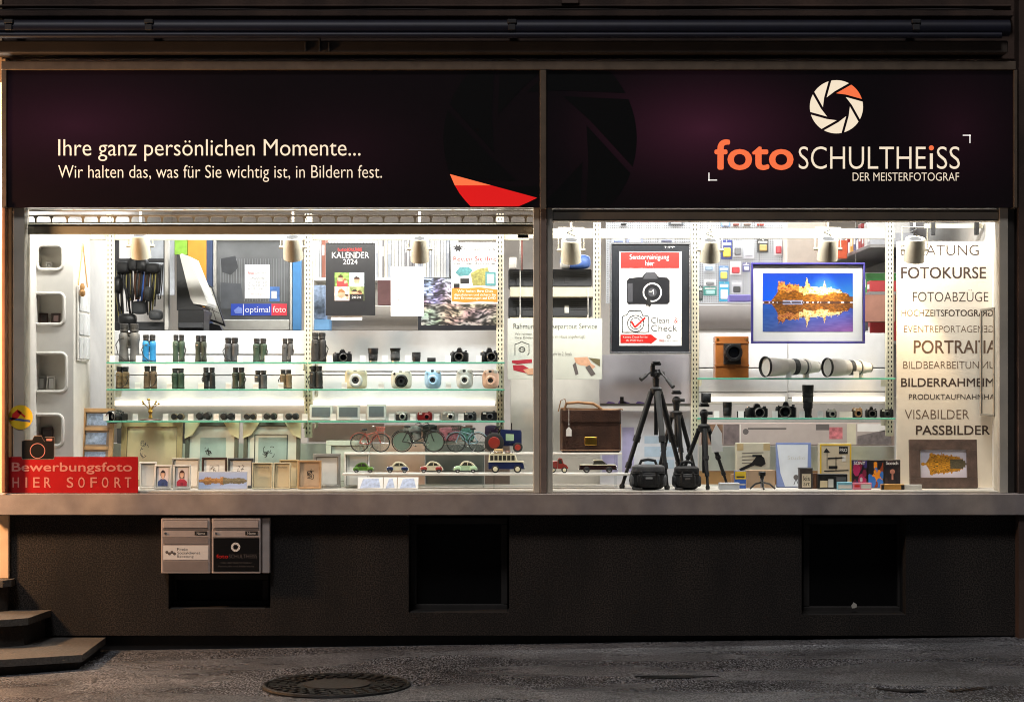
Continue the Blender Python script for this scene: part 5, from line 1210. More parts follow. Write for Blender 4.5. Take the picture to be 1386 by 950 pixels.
o, F = board("white_calendar", "white poster calendar with faint pale lettering", "calendar", 529, 361, 573.5, 428, .50, .003, mat("bright_paper", (236, 236, 234), .7, var=.02))
m = MB(); PG = mat("pale_grey_ink", (170, 168, 170), .6, var=0); F.text(m, "Kalender", 538, 567, 372.5, 366, PG, 1); F.text(m, "2024", 539, 550, 392, 386, mat("pale_orange_ink", (226, 190, 150), .6), 1); F.line(m, [(539, 407), (541, 403)], .8, INK, 1); m.build("lettering", o, smooth=False)
o, F = board("film_poster", "tall pale poster about rescuing old film with an orange band", "poster", 611, 328, 674, 411.5, .50, .003, mat("poster_grey_white", (214, 212, 208), .6, var=.03))
m = MB(); F.text(m, "FARBBILDER.de", 628, 671.5, 339.5, 335.5, INK, 1, .01); F.text(m, "Neue Bilder von Dias", 630.5, 671, 344.5, 341.5, INK, 1)
F.text(m, "wertvollen Aufnahmen", 613.5, 671.5, 358.5, 355.2, INK, 1, .015); m.build("lettering", o, smooth=False)
m = MB(); F.text(m, "Retten Sie Ihre", 613.5, 672, 353.3, 347.5, REDINK, 1, .035); F.poly(m, [(611.5, 390), (630, 390), (650, 389), (673.5, 392), (673.5, 409), (650, 408), (630, 409.5), (611.5, 408)], mat("poster_orange", (232, 122, 40), .6, var=.05), 1); m.build("colour_band", o, smooth=False)
m = MB()
for s, b_ in (("Wir holen Ihre Dias", 395.5), ("digitalisieren und sichern Sie", 400.5), ("Ihre Erinnerungen auf DVD", 405)): F.text(m, s, 619 if b_ < 396 else 615, 667 if b_ < 396 else 671, b_, b_-3, PAPER, 2, .01)
m.build("band_lettering", o, smooth=False)
m = MB(); F.poly(m, [(620+(8 if i % 2 else 4)*math.cos(i*math.pi/8), 336+(6 if i % 2 else 3)*math.sin(i*math.pi/8)) for i in range(16)], INK, 1); TL = mat("poster_teal", (70, 120, 124), .6, var=.3, scale=80); OL = mat("poster_olive", (132, 128, 70), .6, var=.4, scale=90)
F.poly(m, [(616, 369), (622, 362), (634, 361), (640, 366), (634, 373), (622, 374)], TL, 1); F.poly(m, [(637, 370), (648, 364), (660, 362), (662, 368), (668, 372), (662, 386), (640, 387)], OL, 1); F.rect(m, 657, 368, 671, 387, TL, 2); F.rect(m, 623, 377, 635, 384, INK, 2); F.rect(m, 614, 384, 622, 390, INK, 2); F.rect(m, 659, 371, 669, 384, mat("poster_pale_teal", (150, 182, 170), .6), 3); m.build("artwork", o, smooth=False)
# framing service poster running behind the mullion
o, F = board("framing_poster", "pale green poster offering a framing and mount service, partly behind the mullion", "poster", 687, 431, 815, 513.5, .45, .006, mat("poster_pale_green", (206, 210, 200), .5, var=.03))
m = MB(); F.text(m, "Rahmung & Passepartout Service", 695, 808, 445, 438, INK, 1); F.text(m, "Wir rahmen", 697, 720, 453.5, 450.5, GREYINK, 1); F.text(m, "Ihre Bilder", 697, 722, 458.5, 455.5, GREYINK, 1); F.text(m, "(Alle im Haus angefertigt)", 740, 792, 457.5, 453.5, GREYINK, 1); F.text(m, "& mehr im 2. Stock", 742, 774, 481.5, 476.5, GREYINK, 1); m.build("lettering", o, smooth=False)
m = MB(); F.line(m, [(697, 481), (697, 466), (703, 464), (706, 462), (710, 464), (716, 466), (716, 478), (714, 481)], .8, INK, 1); F.line(m, [(706.5+4*math.cos(q*.5), 473+3.5*math.sin(q*.5)) for q in range(14)], .8, INK, 1); F.text(m, "dia", 702, 711, 475, 470, INK, 1); m.build("emblem", o, smooth=False)
SKIN = mat("printed_skin", (206, 160, 130), .6, var=.12, scale=60)
m = MB(); F.poly(m, [(693, 488), (706, 487), (720, 486), (720, 491), (700, 493), (693, 491)], mat("printed_red_sleeve", (170, 40, 56), .6, var=.1), 1); F.poly(m, [(694, 494), (708, 494), (720, 501), (720, 507), (708, 504), (695, 501)], MATS["printed_red_sleeve"], 1); F.poly(m, [(708, 500), (722, 498), (723, 507), (714, 507)], SKIN, 2)
F.poly(m, [(777, 484), (795, 483), (800, 492), (806, 496), (800, 501), (792, 495), (784, 494), (779, 491)], SKIN, 1); F.poly(m, [(796, 484), (812, 486), (812, 496), (803, 490)], mat("printed_olive_sleeve", (104, 96, 66), .6), 2); F.poly(m, [(775, 494), (779, 490), (783, 506), (779, 508)], GREYINK, 1); F.poly(m, [(792, 497), (798, 494), (806, 506), (800, 509)], GREYINK, 2); m.build("hands_picture", o, smooth=False)
# sensor cleaning poster
BFR = mat("black_frame_satin", (44, 46, 50), .3, .2, var=.1); LINER = mat("silver_edge", (170, 172, 176), .25, .8, var=.05)
F0 = Flat(880, 479, .50, -.012); k = F0.k
o = T("sensor_poster", "black framed poster for camera sensor cleaning with a red heading", "poster", F0.loc()); hw, hh = 55*k, 150*k
m = MB(); q = 2.4*k
for a in ((-hw, hw, 0, q), (-hw, hw, hh-q, hh), (-hw, -hw+q, q+.0002, hh-q-.0002), (hw-q, hw, q+.0002, hh-q-.0002)): m.box(a[0], a[1], -.03, 0, a[2], a[3], LINER, .001)
m.build("edge", o); m = MB(); m.box(-hw+q, hw-q, -.022, -.002, q, hh-q, BFR); m.build("frame", o); F0.fr = -.022
m = MB(); F0.rect(m, 838, 341, 922, 468, PAPER, 1); m.build("sheet", o, smooth=False)
m = MB(); F0.rect(m, 839.5, 342, 919, 363.5, REDINK, 2); F0.poly(m, [(839.5, 453), (880, 453), (880, 452), (889, 459), (880, 466), (880, 464.5), (839.5, 464.5)], REDINK, 2); m.build("red_field", o, smooth=False)
m = MB(); F0.text(m, "Sensorreinigung", 852, 905, 351.5, 345, PAPER, 3); F0.text(m, "hier", 873, 885, 360, 353.5, PAPER, 3); F0.text(m, "Kamera Check-Service", 843, 876, 457.5, 455, PAPER, 3); F0.text(m, "ab 39,00 Euro", 847, 870, 462, 459.5, PAPER, 3); F0.text(m, "TIPP", 898, 913, 336, 334, PAPER, 1); m.build("lettering", o, smooth=False)
m = MB(); F0.text(m, "Clean", 881, 905, 437.5, 430, INK, 2); F0.text(m, "Check", 881, 916, 448.5, 440, INK, 2); F0.text(m, "SCHULTHEISS", 899, 917, 462.5, 460.5, GREYINK, 2)
F0.line(m, [(842, 450), (842, 429), (845, 427), (848, 427), (851, 421), (867, 421), (870, 428), (877, 428), (877, 450), (842, 450)], 1.1, INK, 2); F0.line(m, [(860+11*math.cos(q*.2618), 438+11*math.sin(q*.2618)) for q in range(25)], 1, INK, 2); F0.line(m, [(860+7.5*math.cos(q*.2618), 438+7.5*math.sin(q*.2618)) for q in range(25)], .8, INK, 2)
for pl in iris(904.5, 456, 2.8, 1.7, 8, .2, .05): F0.poly(m, pl, GREYINK, 2)
m.build("ink_print", o, smooth=False)
m = MB(); F0.text(m, "&", 912, 917, 437.5, 430, REDINK, 2); F0.line(m, [(854, 435), (859, 443), (873, 430)], 2.4, REDINK, 3); F0.text(m, "foto", 892, 898.5, 462.5, 459, REDINK, 2, .03); m.build("red_print", o, smooth=False)
m = MB(); C1, C2 = mat("printed_camera_black", (30, 30, 33), .4, var=.15), mat("printed_camera_grey", (70, 70, 74), .4, var=.1)
F0.poly(m, [(848, 380), (851, 377), (869, 375), (874, 369), (886, 369), (891, 375), (902, 376), (906, 380), (906, 409), (903, 412), (850, 412), (848, 409)], C1, 2); F0.poly(m, [(874, 369), (886, 369), (890, 378), (870, 378)], C2, 3); F0.disc(m, 882.5, 396, 13, MATS["paper"], 3); F0.disc(m, 882.5, 396, 11, C1, 4); F0.disc(m, 882.5, 396, 6, C2, 5); F0.line(m, [(878, 395), (882, 395), (884, 392), (884, 399)], .8, PAPER, 6); F0.poly(m, [(875, 401), (879, 401), (881, 412), (879, 416), (876, 412), (874, 416)], INK, 6); F0.rect(m, 849, 384, 856, 409, C2, 3); m.build("camera_picture", o, smooth=False)
# framed castle picture on wires
VIO = mat("violet_blue_frame", (64, 58, 130), .35, var=.08, coat=.3)
o, F = framed("castle_picture", "large violet framed photo of a floodlit castle mirrored in a river at dusk", "picture", 1016, 356, 1170, 465, .30, .022, VIO, 2.6, None, mat("picture_mount", (226, 226, 224), .6, var=.02))
ENV = [(.0, .02), (.09, .02), (.13, .10), (.165, .19), (.17, .34), (.24, .36), (.25, .31), (.40, .30), (.41, .27), (.47, .27), (.48, .31), (.52, .31), (.53, .27), (.66, .25), (.67, .29), (.70, .29), (.71, .24), (.86, .22), (.88, .17), (.94, .15), (.96, .10), (1.0, .10)]
SPI = ((.18, .40, .010), (.215, .385, .008), (.30, .345, .006), (.36, .34, .006), (.49, .44, .013), (.505, .36, .02), (.60, .31, .006), (.685, .38, .012), (.76, .285, .006), (.83, .26, .006))
def castle(u, v):
    hv = .50; m_ = v > hv; d = abs(v-hv)*(1.0 if not m_ else 1.05); uu = u+(.010*(vn(u*30, v*60)-.5) if m_ else 0)
    hgt = 0
    for (a, ha), (b, hb) in zip(ENV, ENV[1:]):
        if a <= uu < b: hgt = ha+(hb-ha)*(uu-a)/(b-a)
    hgt += .02*(vn(u*70, 1)-.4) if hgt > .05 else 0
    for tx, th, w_ in SPI:
        if abs(uu-tx) < w_: hgt = max(hgt, th-.09*abs(uu-tx)/w_)
    t, f = vn(u*26, d*34, 1), vn(u*70, d*90, 2); tree = .10+.07*vn(u*14, 3, 4)+(.06 if u < .45 else 0)
    if d < .014: return (70, 46, 40) if f > .35 else (206, 200, 214)
    if d < hgt:
        if d < .035 and .22 < u < .44: c = (176, 180, 206)
        elif d < tree: c = (96+120*t*f+40*f, 58+74*t*f+22*f, 16+14*f)
        elif u > .40 and u < .9: c = (255, 214+36*t, 120+110*t*f) if f > .25 else (226, 150, 60)
        else: c = (212+36*t, 122+56*t, 44+40*f) if f > .3 else (150, 78, 30)
        if hgt-d < .025 and f < .5: c = (120, 70, 50)
        return tuple(x*.86+(8 if i == 2 else 0) for i, x in enumerate(c)) if m_ else c
    if m_:
        s = max(0, (v-.5)/.5); w_ = 18*vn(u*20, v*50, 6)
        return (20+86*s*(.4+u)+w_, 70+14*s+w_, 160-10*s+w_)
    return (6+66*u*(v/.5)+8*t, 52+104*(v/.5)*(.35+.75*u), 156+70*(v/.5))
F.picture(1032, 370, 1154, 449, 122, 80, castle, "photograph", o, 1)
for sx in (-1, 1):
    mb = MB(); x = sx*65*F.k; mb.cyl((x, -.004, 109*F.k), (x, -.004, 109*F.k+(356-285)*F.k), .0012, None, CHROME, 6); mb.build("hanging_wire", o)
random.seed(5)
# ---------------------------------------------------------------- briefcase, tripods, bags
LEA = mat("dark_brown_leather", (58, 36, 26), .42, var=.4, scale=14, bump=.35, bscale=140); LEA2 = mat("tan_worn_leather", (150, 112, 76), .5, var=.3, scale=20)
y = .41; k = kk(y); o = T("leather_briefcase", "old dark brown leather briefcase with a paper tag on the upper acrylic shelf", "briefcase", (PX(799, y), y, ZT1+.0005)); hw = 41*k; hh = 58*k
mb = MB(); mb.box(-hw, hw, -.055, .055, 0, hh*.86, LEA, .012); mb.build("body", o)
mb = MB(); mb.prism([(-hw*1.0, hh*.70), (hw*1.0, hh*.70), (hw*.99, hh*.98), (-hw*.99, hh*.98)], -.060, .060, LEA, .05); mb.build("flap", o)
mb = MB(); mb.cyl((-hw*.99, -.01, hh*1.0), (hw*1.0, -.01, hh*.97), .009, None, LEA2, 10); mb.build("closing_bar", o)
mb = MB(); mb.pipe([(-hw*.86, -.02, hh*.98), (-hw*.80, -.02, hh*1.14), (-hw*.4, -.02, hh*1.16), (hw*.1, -.02, hh*1.13), (hw*.28, -.02, hh*1.05), (hw*.4, -.02, hh*.98)], .008, LEA2, 10); mb.build("handle", o)
mb = MB(); mb.box(-hw*.2, hw*.2, -.066, -.0605, hh*.17, hh*.36, BRASS, .002); mb.build("lock_plate", o)
mb = MB(); mb.pipe([(-hw*1.06, -.02, hh*.95), (-hw*.98, -.03, hh*1.2), (-hw*.85, -.03, hh*1.25), (-hw*.78, -.02, hh*1.08)], .003, LEA2, 6); mb.pipe([(hw*.8, -.02, hh*.98), (hw*1.0, -.02, hh*1.01), (hw*1.07, -.02, hh*.99)], .004, LEA2, 6); mb.build("strap", o)
mb = MB(); mb.pipe([(-hw*.72, -.062, hh*1.02), (-hw*.72, -.0645, hh*.62)], .0012, PAPER, 5); mb.prism([(-hw*.81, hh*.38), (-hw*.63, hh*.38), (-hw*.63, hh*.53), (-hw*.72, hh*.60), (-hw*.81, hh*.53)], -.0655, -.0645, PAPER); mb.build("tag", o)
mb = MB(); mb.pipe([(-hw*.98, -.0605, .012), (hw*.98, -.0605, .012), (hw*.98, -.0605, hh*.66)], .0015, LEA2, 5); mb.build("seam", o)

TRI = mat("tripod_black", (30, 30, 31), .42, .2, var=.15); TRG = mat("tripod_grey_foam", (66, 66, 66), .75, var=.15)
def tripod(px, y, head_py, apex_py, feet, lab, r=.014, grey=None, ball=False, col_py=None):
    k = kk(y); zb = ZF+.001; az = PZ(apex_py, y)-zb; hz = PZ(head_py, y)-zb
    o = T("tripod", lab, "tripod", (PX(px, y), y, zb), "black camera tripods standing on the display floor")
    mb = MB(); mb.rev((0, 0, az-.02), (0, 0, 1), [(0, .018), (.01, .032), (.035, .034), (.045, .02)], TRI, 18); mb.build("crown", o)
    mb = MB(); mb.cyl((0, 0, az*.55 if col_py is None else PZ(col_py, y)-zb), (0, 0, hz*.5+az*.5), .011, None, TRI, 12); mb.build("centre_column", o)
    for i, (fx, fy) in enumerate(feet):
        A = Vector((fx, fy, 0)).normalized()*.026+Vector((0, 0, az)); B = Vector((fx, fy, .012)); d = B-A
        mb = MB(); mb.cyl(A, A+d*.50, r*1.12, r*1.08, TRG if grey == i else TRI, 14); mb.cyl(A+d*.47, A+d*.53, r*1.35, None, TRI, 14); mb.cyl(A+d*.53, A+d*.78, r*.85, None, TRI, 14); mb.cyl(A+d*.75, A+d*.81, r*1.12, None, TRI, 14); mb.cyl(A+d*.81, B, r*.68, None, TRI, 12); lg = mb.build("leg", o)
        mb = MB(); mb.rev(B+Vector((0, 0, .012)), (0, 0, -1), [(0, r*.8), (.01, r*1.05), (.0235, r*.9)], BLACKR, 14); mb.build("rubber_foot", lg)
    mb = MB(); mb.cyl((0, 0, az+.02), (0, 0, az+(hz-az)*.45), .015, .019, TRI, 16); mb.sell((0, 0, az+(hz-az)*.58), (.024, .024, .024), TRI, 1, 16, 10); mb.box(-.026, .026, -.03, .03, hz-.022, hz-.008, TRI, .004); mb.box(-.02, .02, -.034, .034, hz-.0075, hz, DARK, .002); mb.cyl((.02, 0, az+(hz-az)*.6), (.045, 0, az+(hz-az)*.6), .009, None, BLACKR, 12)
    if not ball: mb.box(-.03, -.006, -.02, .02, az+(hz-az)*.5, hz-.02, TRI, .004)
    mb.build("head", o)
    if not ball:
        for s, e in ((-1, Vector((-.085, -.05, az+(hz-az)*.40))), (1, Vector((.085, -.08, az+(hz-az)*.15)))):
            p = Vector((s*.015, 0, az+(hz-az)*.72)); mb = MB(); mb.cyl(p, p+(e-p)*.6, .005, None, TRI, 10); mb.cyl(p+(e-p)*.55, e, .009, .012, BLACKR, 12); mb.build("pan_handle", o)
    return o
tripod(888, .26, 489, 530, ((-.185, -.06), (.045, -.17), (.16, .12)), "tallest black tripod, with a two handled head and one grey leg", .0145, 1)
tripod(915.5, .40, 528, 562, ((-.11, .04), (.03, -.10), (.125, .06)), "medium black tripod with a ball head behind the tallest one", .011, None, True)
tripod(953, .20, 545, 580, ((-.135, .06), (.006, -.13), (.13, .05)), "lower black tripod with a boxy head in front of the right shelves", .011, None, True, 640)
mb = MB(); kx = kk(.2); mb.box(-.022, .026, -.03, .03, 0, .052, BLACK, .004); mb.rev((.002, -.03, .026), (0, -1, 0), [(0, .02), (.006, .022), (.01, .014)], DARK, 18)
tag(mb.build("video_camera", None, (PX(955, .2), .2, PZ(545, .2)+.001)), "small boxy black camera mounted on the lower tripod", "camera")
NYL = mat("black_nylon", (32, 32, 34), .75, var=.25, scale=50, bump=.3, bscale=260); GRN = mat("grey_nylon", (92, 92, 94), .75, var=.2, bump=.3, bscale=260)
def bag(px, y, w, h, lab, logo_col, pale):
    k = kk(y); w *= k; h *= k; o = T("camera_bag", lab, "camera bag", (PX(px, y), y, ZF+.001), "black camera bags between the tripods")
    mb = MB(); mb.sell((0, 0, h*.40), (w/2, .065, h*.40), NYL, .5, 26, 14); mb.build("body", o)
    mb = MB(); mb.sell((0, -.012, h*.68), (w*.49, .066, h*.15), GRN if pale else NYL, .55, 24, 10); mb.build("lid", o)
    mb = MB(); mb.sell((0, -.062, h*.32), (w*.34, .022, h*.24), NYL, .5, 20, 10); mb.build("front_pocket", o)
    mb = MB(); mb.pipe([(-w*.26, -.01, h*.78), (-w*.2, -.012, h*.95), (0, -.012, h*.99), (w*.2, -.012, h*.95), (w*.26, -.01, h*.78)], .008, NYL, 10); mb.build("handle", o)
    mb = MB(); mb.pipe([(-w*.47, 0, h*.6), (-w*.54, -.03, h*.3), (-w*.45, -.06, .006), (-w*.2, -.085, .006)], .006, BLACKR, 8); mb.build("strap", o)
    mb = MB(); mb.box(-w*.10, w*.10, -.0855, -.0825, h*.36, h*.42, logo_col, .001); mb.build("badge", o)
    mb = MB(); mb.pipe([(w*.49*math.cos(q), -.012-.0665*abs(math.sin(q))**.55, h*.56) for q in [R(-t_) for t_ in range(0, 181, 12)]], .0022, GRN, 5); mb.pipe([(-w*.3, -.0815, h*.48), (w*.3, -.0815, h*.48)], .0022, GRN, 5); mb.build("zip", o)
    for sx in (-1, 1): mb = MB(); mb.sell((sx*w*.47, -.01, h*.3), (.014, .045, h*.2), GRN if pale else NYL, .6, 14, 8); mb.build("side_pocket", o)
    for sx in (-1, 1):
        mb = MB(); mb.box(sx*w*.22-.006, sx*w*.22+.006, -.084, -.072, h*.2, h*.62, BLACKR, .002); mb.build("buckle_strap", o)
bag(877, .115, 46, 41, "left black camera bag in front of the tallest tripod, with a pale grey lid", mat("badge_grey", (170, 170, 172), .4), True)
bag(929, .13, 34, 38, "right black camera bag between the tripods", GREYINK, False)

mb = MB(); kx = kk(.08); mb.add([(-.03, 0, 0), (.028, -.004, .004), (.024, 0, .10), (-.006, .004, .15), (-.034, .002, .09)], [(0, 1, 2, 3, 4)], PAPER)
tag(mb.build("paper_leaflet", None, W(971, 612, .13), smooth=False), "white folded paper leaflet hanging on the lower tripod's right leg", "leaflet")
# soft pouches in the gap under the lowest shelf
def pouch(px0, px1, py0, py1, y, m, lab):
    k = kk(y); mb = MB(); w, h = (px1-px0)*k, (py1-py0)*k
    o = T("camera_pouch", lab, "pouch", W((px0+px1)/2, py1, y), "soft pouches behind the toy bicycles"); mb.sell((0, 0, h/2), (w/2, .03, h/2), m, .55, 18, 10); mb.build("body", o)
    mb = MB(); mb.sell((0, -.006, h*.74), (w*.49, .028, h*.24), m, .5, 18, 8); mb.build("flap", o); mb = MB(); mb.cyl((0, -.034, h*.52), (0, -.038, h*.52), .006, None, CHROME, 10); mb.build("snap", o)
sbox("pouch_shelf", PX(540, .58), PX(676, .58), .55, .60, PZ(600, .58), PZ(597, .58), ALU, "narrow metal shelf under the pouches behind the toy bicycles", "shelf")
PK = mat("pouch_pink", (196, 120, 136), .7, var=.3, scale=60)
pouch(546, 570, 576, 597, .58, mat("pouch_white_black", (150, 146, 146), .6, var=.8, scale=30), "mottled black and white pouch behind the toy tandem")
pouch(572, 592, 574, 597, .58, BLACKR, "black pouch right of the mottled pouch"); pouch(594, 622, 578, 597, .58, PK, "pink pouch behind the light blue toy bicycle"); pouch(624, 642, 579, 597, .58, mat("pouch_teal", (90, 140, 132), .7, var=.2), "teal pouch beside the pink pouch")
pouch(656, 674, 575, 597, .58, mat("pouch_purple", (70, 48, 84), .7, var=.2), "dark purple pouch behind the toy tractor")
# ---------------------------------------------------------------- goods at the lower right
def boxed(name, label, cat, px0, py0, px1, y, t, m, rz=0, lean=0, group=None, zb=None):
    zb = ZF+.001 if zb is None else zb; pyb = HOR-(zb-ZC)/kk(y); F = Flat((px0+px1)/2, pyb, y, -t/2); mb = MB(); k = F.k
    mb.box(-(px1-px0)/2*k, (px1-px0)/2*k, -t/2, t/2, 0, (pyb-py0)*k, m, .0015)
    o = mb.build(name, None, (PX((px0+px1)/2, y), y, zb)); o.rotation_euler = (R(-lean), 0, R(rz)); return tag(o, label, cat, group), F, pyb
# tripod arm carton behind, with the black arm
o, F, b = boxed("carton", "pale printed carton with a black tripod arm pictured on its front", "box", 996, 599, 1041, .42, .08, mat("carton_olive_white", (192, 186, 166), .6, var=.06), zb=PZ(641, .42))
m = MB(); F.rect(m, 996.5, 600, 1005, 609, OLF, 1); F.rect(m, 1032, 600, 1041, 609, OLF, 1)
for i in range(4): F.line(m, [(1003, 613+i*4.4), (1032-3*i, 612+i*4.6)], .9, GREYINK, 1)
F.poly(m, [(999, 634), (1016, 626), (1022, 618), (1029, 616), (1033, 619), (1035, 627), (1029, 631), (1020, 629), (1001, 637)], BLACK, 2); F.rect(m, 1017, 615, 1030, 618, BLACK, 2); m.build("arm_picture", o, smooth=False)
sbox("box_riser", PX(990, .42), PX(1046, .42), .38, .46, ZF+.001, PZ(641, .42)-.001, mat("riser_wood", (150, 112, 76), .6, var=.2), "wooden riser block under the printed carton", "block")
o, F, b = boxed("yellow_blue_box", "small film box, yellow above and blue below", "box", 994, 637, 1009, .24, .05, mat("box_blue", (52, 90, 170), .5, var=.05)); m = MB(); F.rect(m, 994.2, 637.2, 1008.8, 648, mat("box_yellow", (226, 190, 50), .5, var=.05), 1); F.rect(m, 996, 644, 1007, 646, INK, 2); m.build("print", o, smooth=False)
o, F, b = boxed("brown_carton", "low brown carton behind the mini table tripod", "box", 1010, 636, 1048, .30, .06, mat("carton_brown", (168, 140, 112), .65, var=.08))
o, F, b = boxed("acrylic_box", "flat clear box with white papers at the left of the mini tripod", "box", 973, 653, 1000, .12, .06, mat("frosted_white_box", (206, 210, 216), .25, var=.05)); m = MB(); F.rect(m, 974, 654, 1008, 656, PALE, 1); m.build("lid_line", o, smooth=False)
y = .14; k = kk(y); o = T("mini_tripod", "tiny silver and black table tripod at the lower right", "tripod", (PX(1031.5, y), y, ZF+.001))
for a in (200, 270, 340):
    mb = MB(); c, s = math.cos(R(a)), math.sin(R(a)); mb.pipe([(0, 0, .036), (c*.04, s*.04, .028), (c*.07, s*.07, .004)], .005, BLACK, 8); mb.build("leg", o)
mb = MB(); mb.cyl((0, 0, .01), (0, 0, .055), .009, None, CHROME, 14); mb.build("column", o); mb = MB(); mb.sell((0, 0, .062), (.012, .012, .012), BLACK, 1, 14, 8); mb.box(-.017, .017, -.017, .017, .07, .093, BLACK, .003); mb.build("head", o)
o, F, b = boxed("blue_folder", "upright pale blue and white presentation folder", "folder", 1051, 599, 1098, .34, .03, mat("folder_blue", (120, 136, 184), .5, var=.1), lean=6); m = MB(); F.poly(m, [(1052, 602), (1094, 602), (1092, 652), (1080, b-1), (1062, b-1), (1056, 640)], mat("folder_white", (216, 220, 226), .35, var=.05), 1); F.text(m, "Studio", 1066, 1090, 622, 617, PALE, 2); F.disc(m, 1077, 646, 3.5, GREYINK, 2); F.line(m, [(1077, 648), (1074, 656)], .8, INK, 2); F.line(m, [(1077, 648), (1080, 656)], .8, INK, 2); m.build("print", o, smooth=False)
o, F, b = boxed("black_label_tin", "small dark tin with cream letters on a paper label", "tin", 1081, 633, 1099, .20, .05, mat("tin_dark", (66, 58, 54), .5, var=.1)); m = MB(); F.rect(m, 1084.5, 641, 1096.5, 659, mat("tin_label", (216, 200, 172), .6), 1); F.text(m, "kis", 1086.5, 1095, 650, 643.5, INK, 2, .02); F.text(m, "art", 1086.5, 1095, 657, 651.5, INK, 2, .02); m.build("label", o, smooth=False)
m = MB(); m.box(-9.4*F.k, 9.4*F.k, -.027, .027, (b-634.5)*F.k, (b-632.5)*F.k, DARK, .002); m.build("lid", o)
o, F, b = boxed("brown_bottle_box", "narrow brown box beside the small dark tin", "box", 1100, 640, 1107, .22, .03, mat("box_brown", (120, 82, 58), .55))
o, F, b = boxed("lighting_kit_box", "upright cream and yellow box with black studio stands printed on it", "box", 1108, 600, 1151, .32, .07, mat("box_cream", (206, 192, 166), .5, var=.05)); m = MB(); Y = MATS["box_yellow"]
for q in ((1108.3, 600.3, 1150.7, 602.5), (1108.3, 602.5, 1110.5, b-1), (1148.5, 602.5, 1150.7, b-1)): F.rect(m, *q, Y, 1)
F.rect(m, 1134, 604, 1146, 614, INK, 1); F.text(m, "PRO", 1135, 1145, 611, 606.5, PAPER, 2, .02); F.poly(m, [(1113, 612), (1117, 606), (1122, 612)], INK, 1); F.line(m, [(1118, 610), (1118, 634)], .8, INK, 1); F.line(m, [(1130, 618), (1130, 636)], 1.2, INK, 1); F.line(m, [(1119, 620), (1140, 619)], 2, INK, 1); F.rect(m, 1120, 630, 1132, 634, INK, 1); F.line(m, [(1114, 637), (1147, 636)], 1.4, INK, 1); F.rect(m, 1138, 616, 1143, 624, WHITE, 1); m.build("print", o, smooth=False)
o, F, b = boxed("gimbal_box", "low wide black box with a pale window in front of the cream box", "box", 1106, 641, 1146, .17, .05, BLACK); m = MB(); F.rect(m, 1109, 650, 1119, 659, BEIGE, 1); F.rect(m, 1120, 648, 1127, 659, PALE, 1); F.rect(m, 1131, 645, 1144, 651, GREYINK, 1); m.build("print", o, smooth=False)
def abst(pal, n):
    cs = [(random.random(), random.random(), random.uniform(.08, .28), random.choice(pal)) for _ in range(n)]
    def fn(u, v):
        c = (26, 22, 30)
        for x, y_, r, q in cs:
            if (u-x)**2+(v-y_)**2 < r*r: c = q
        return c
    return fn
for a, b_, pal, tx, lab, py in ((1153, 1173.5, [(170, 40, 90), (60, 50, 110), (190, 190, 196), (120, 30, 60)], "SONY", "dark video cassette sleeve with a magenta pattern", 622), (1174, 1195.5, [(230, 140, 30), (216, 180, 60), (50, 110, 190), (140, 60, 30)], "", "video cassette sleeve in orange and blue", 622), (1196.5, 1218, [(60, 44, 44), (40, 32, 34)], "Scotch", "dark video cassette sleeve with white heading and a mushroom shape", 622)):
    o, F, b = boxed("video_cassette", lab, "video cassette", a, py, b_, .26, .026, BLACK, group="video cassettes standing in a row"); F.picture(a+.6, py+1, b_-.6, b-1, 22, 40, abst(pal, 14), "cover_picture", o)
    m = MB()
    if tx: F.text(m, tx, a+2, b_-3, py+6.5, py+2.2, PAPER, 2, .04)
    if "mushroom" in lab: F.disc(m, (a+b_)/2, py+16, 3.4, mat("mushroom_pink", (196, 130, 110), .5), 2); F.rect(m, (a+b_)/2-1.2, py+18, (a+b_)/2+1.2, py+27, MATS["mushroom_pink"], 2)
    m.build("lettering", o, smooth=False)
o, F, b = boxed("tape_pack", "flat cyan and clear tape pack in front of the cassettes", "pack", 1133, 652, 1153, .12, .03, mat("pack_cyan", (120, 180, 200), .3, var=.05)); m = MB(); F.rect(m, 1134, 656, 1152, 661, PALE, 1); m.build("print", o, smooth=False)
o, F, b = boxed("tape_pack", "flat pink and red tape pack in front of the cassettes", "pack", 1154, 653, 1179, .11, .03, mat("pack_pink", (210, 120, 140), .3, var=.1)); m = MB(); F.rect(m, 1165, 655, 1178, 661, PALE, 1); F.rect(m, 1156, 656, 1163, 659, REDINK, 1); m.build("print", o, smooth=False)
o, F, b = boxed("film_spool", "small gold and black roll film pack at the foot of the word list", "film pack", 1192, 655, 1223, .10, .03, mat("gold_pack", (190, 140, 70), .35, .3, var=.15)); m = MB(); F.rect(m, 1192, 656, 1196, 662, BLACK, 1); F.rect(m, 1219, 656, 1223, 662, BLACK, 1); m.build("print", o, smooth=False)
o, F, b = boxed("glass_block_pack", "small clear pack at the foot of the dark framed print", "pack", 1224, 655.5, 1247, .10, .03, PALE)
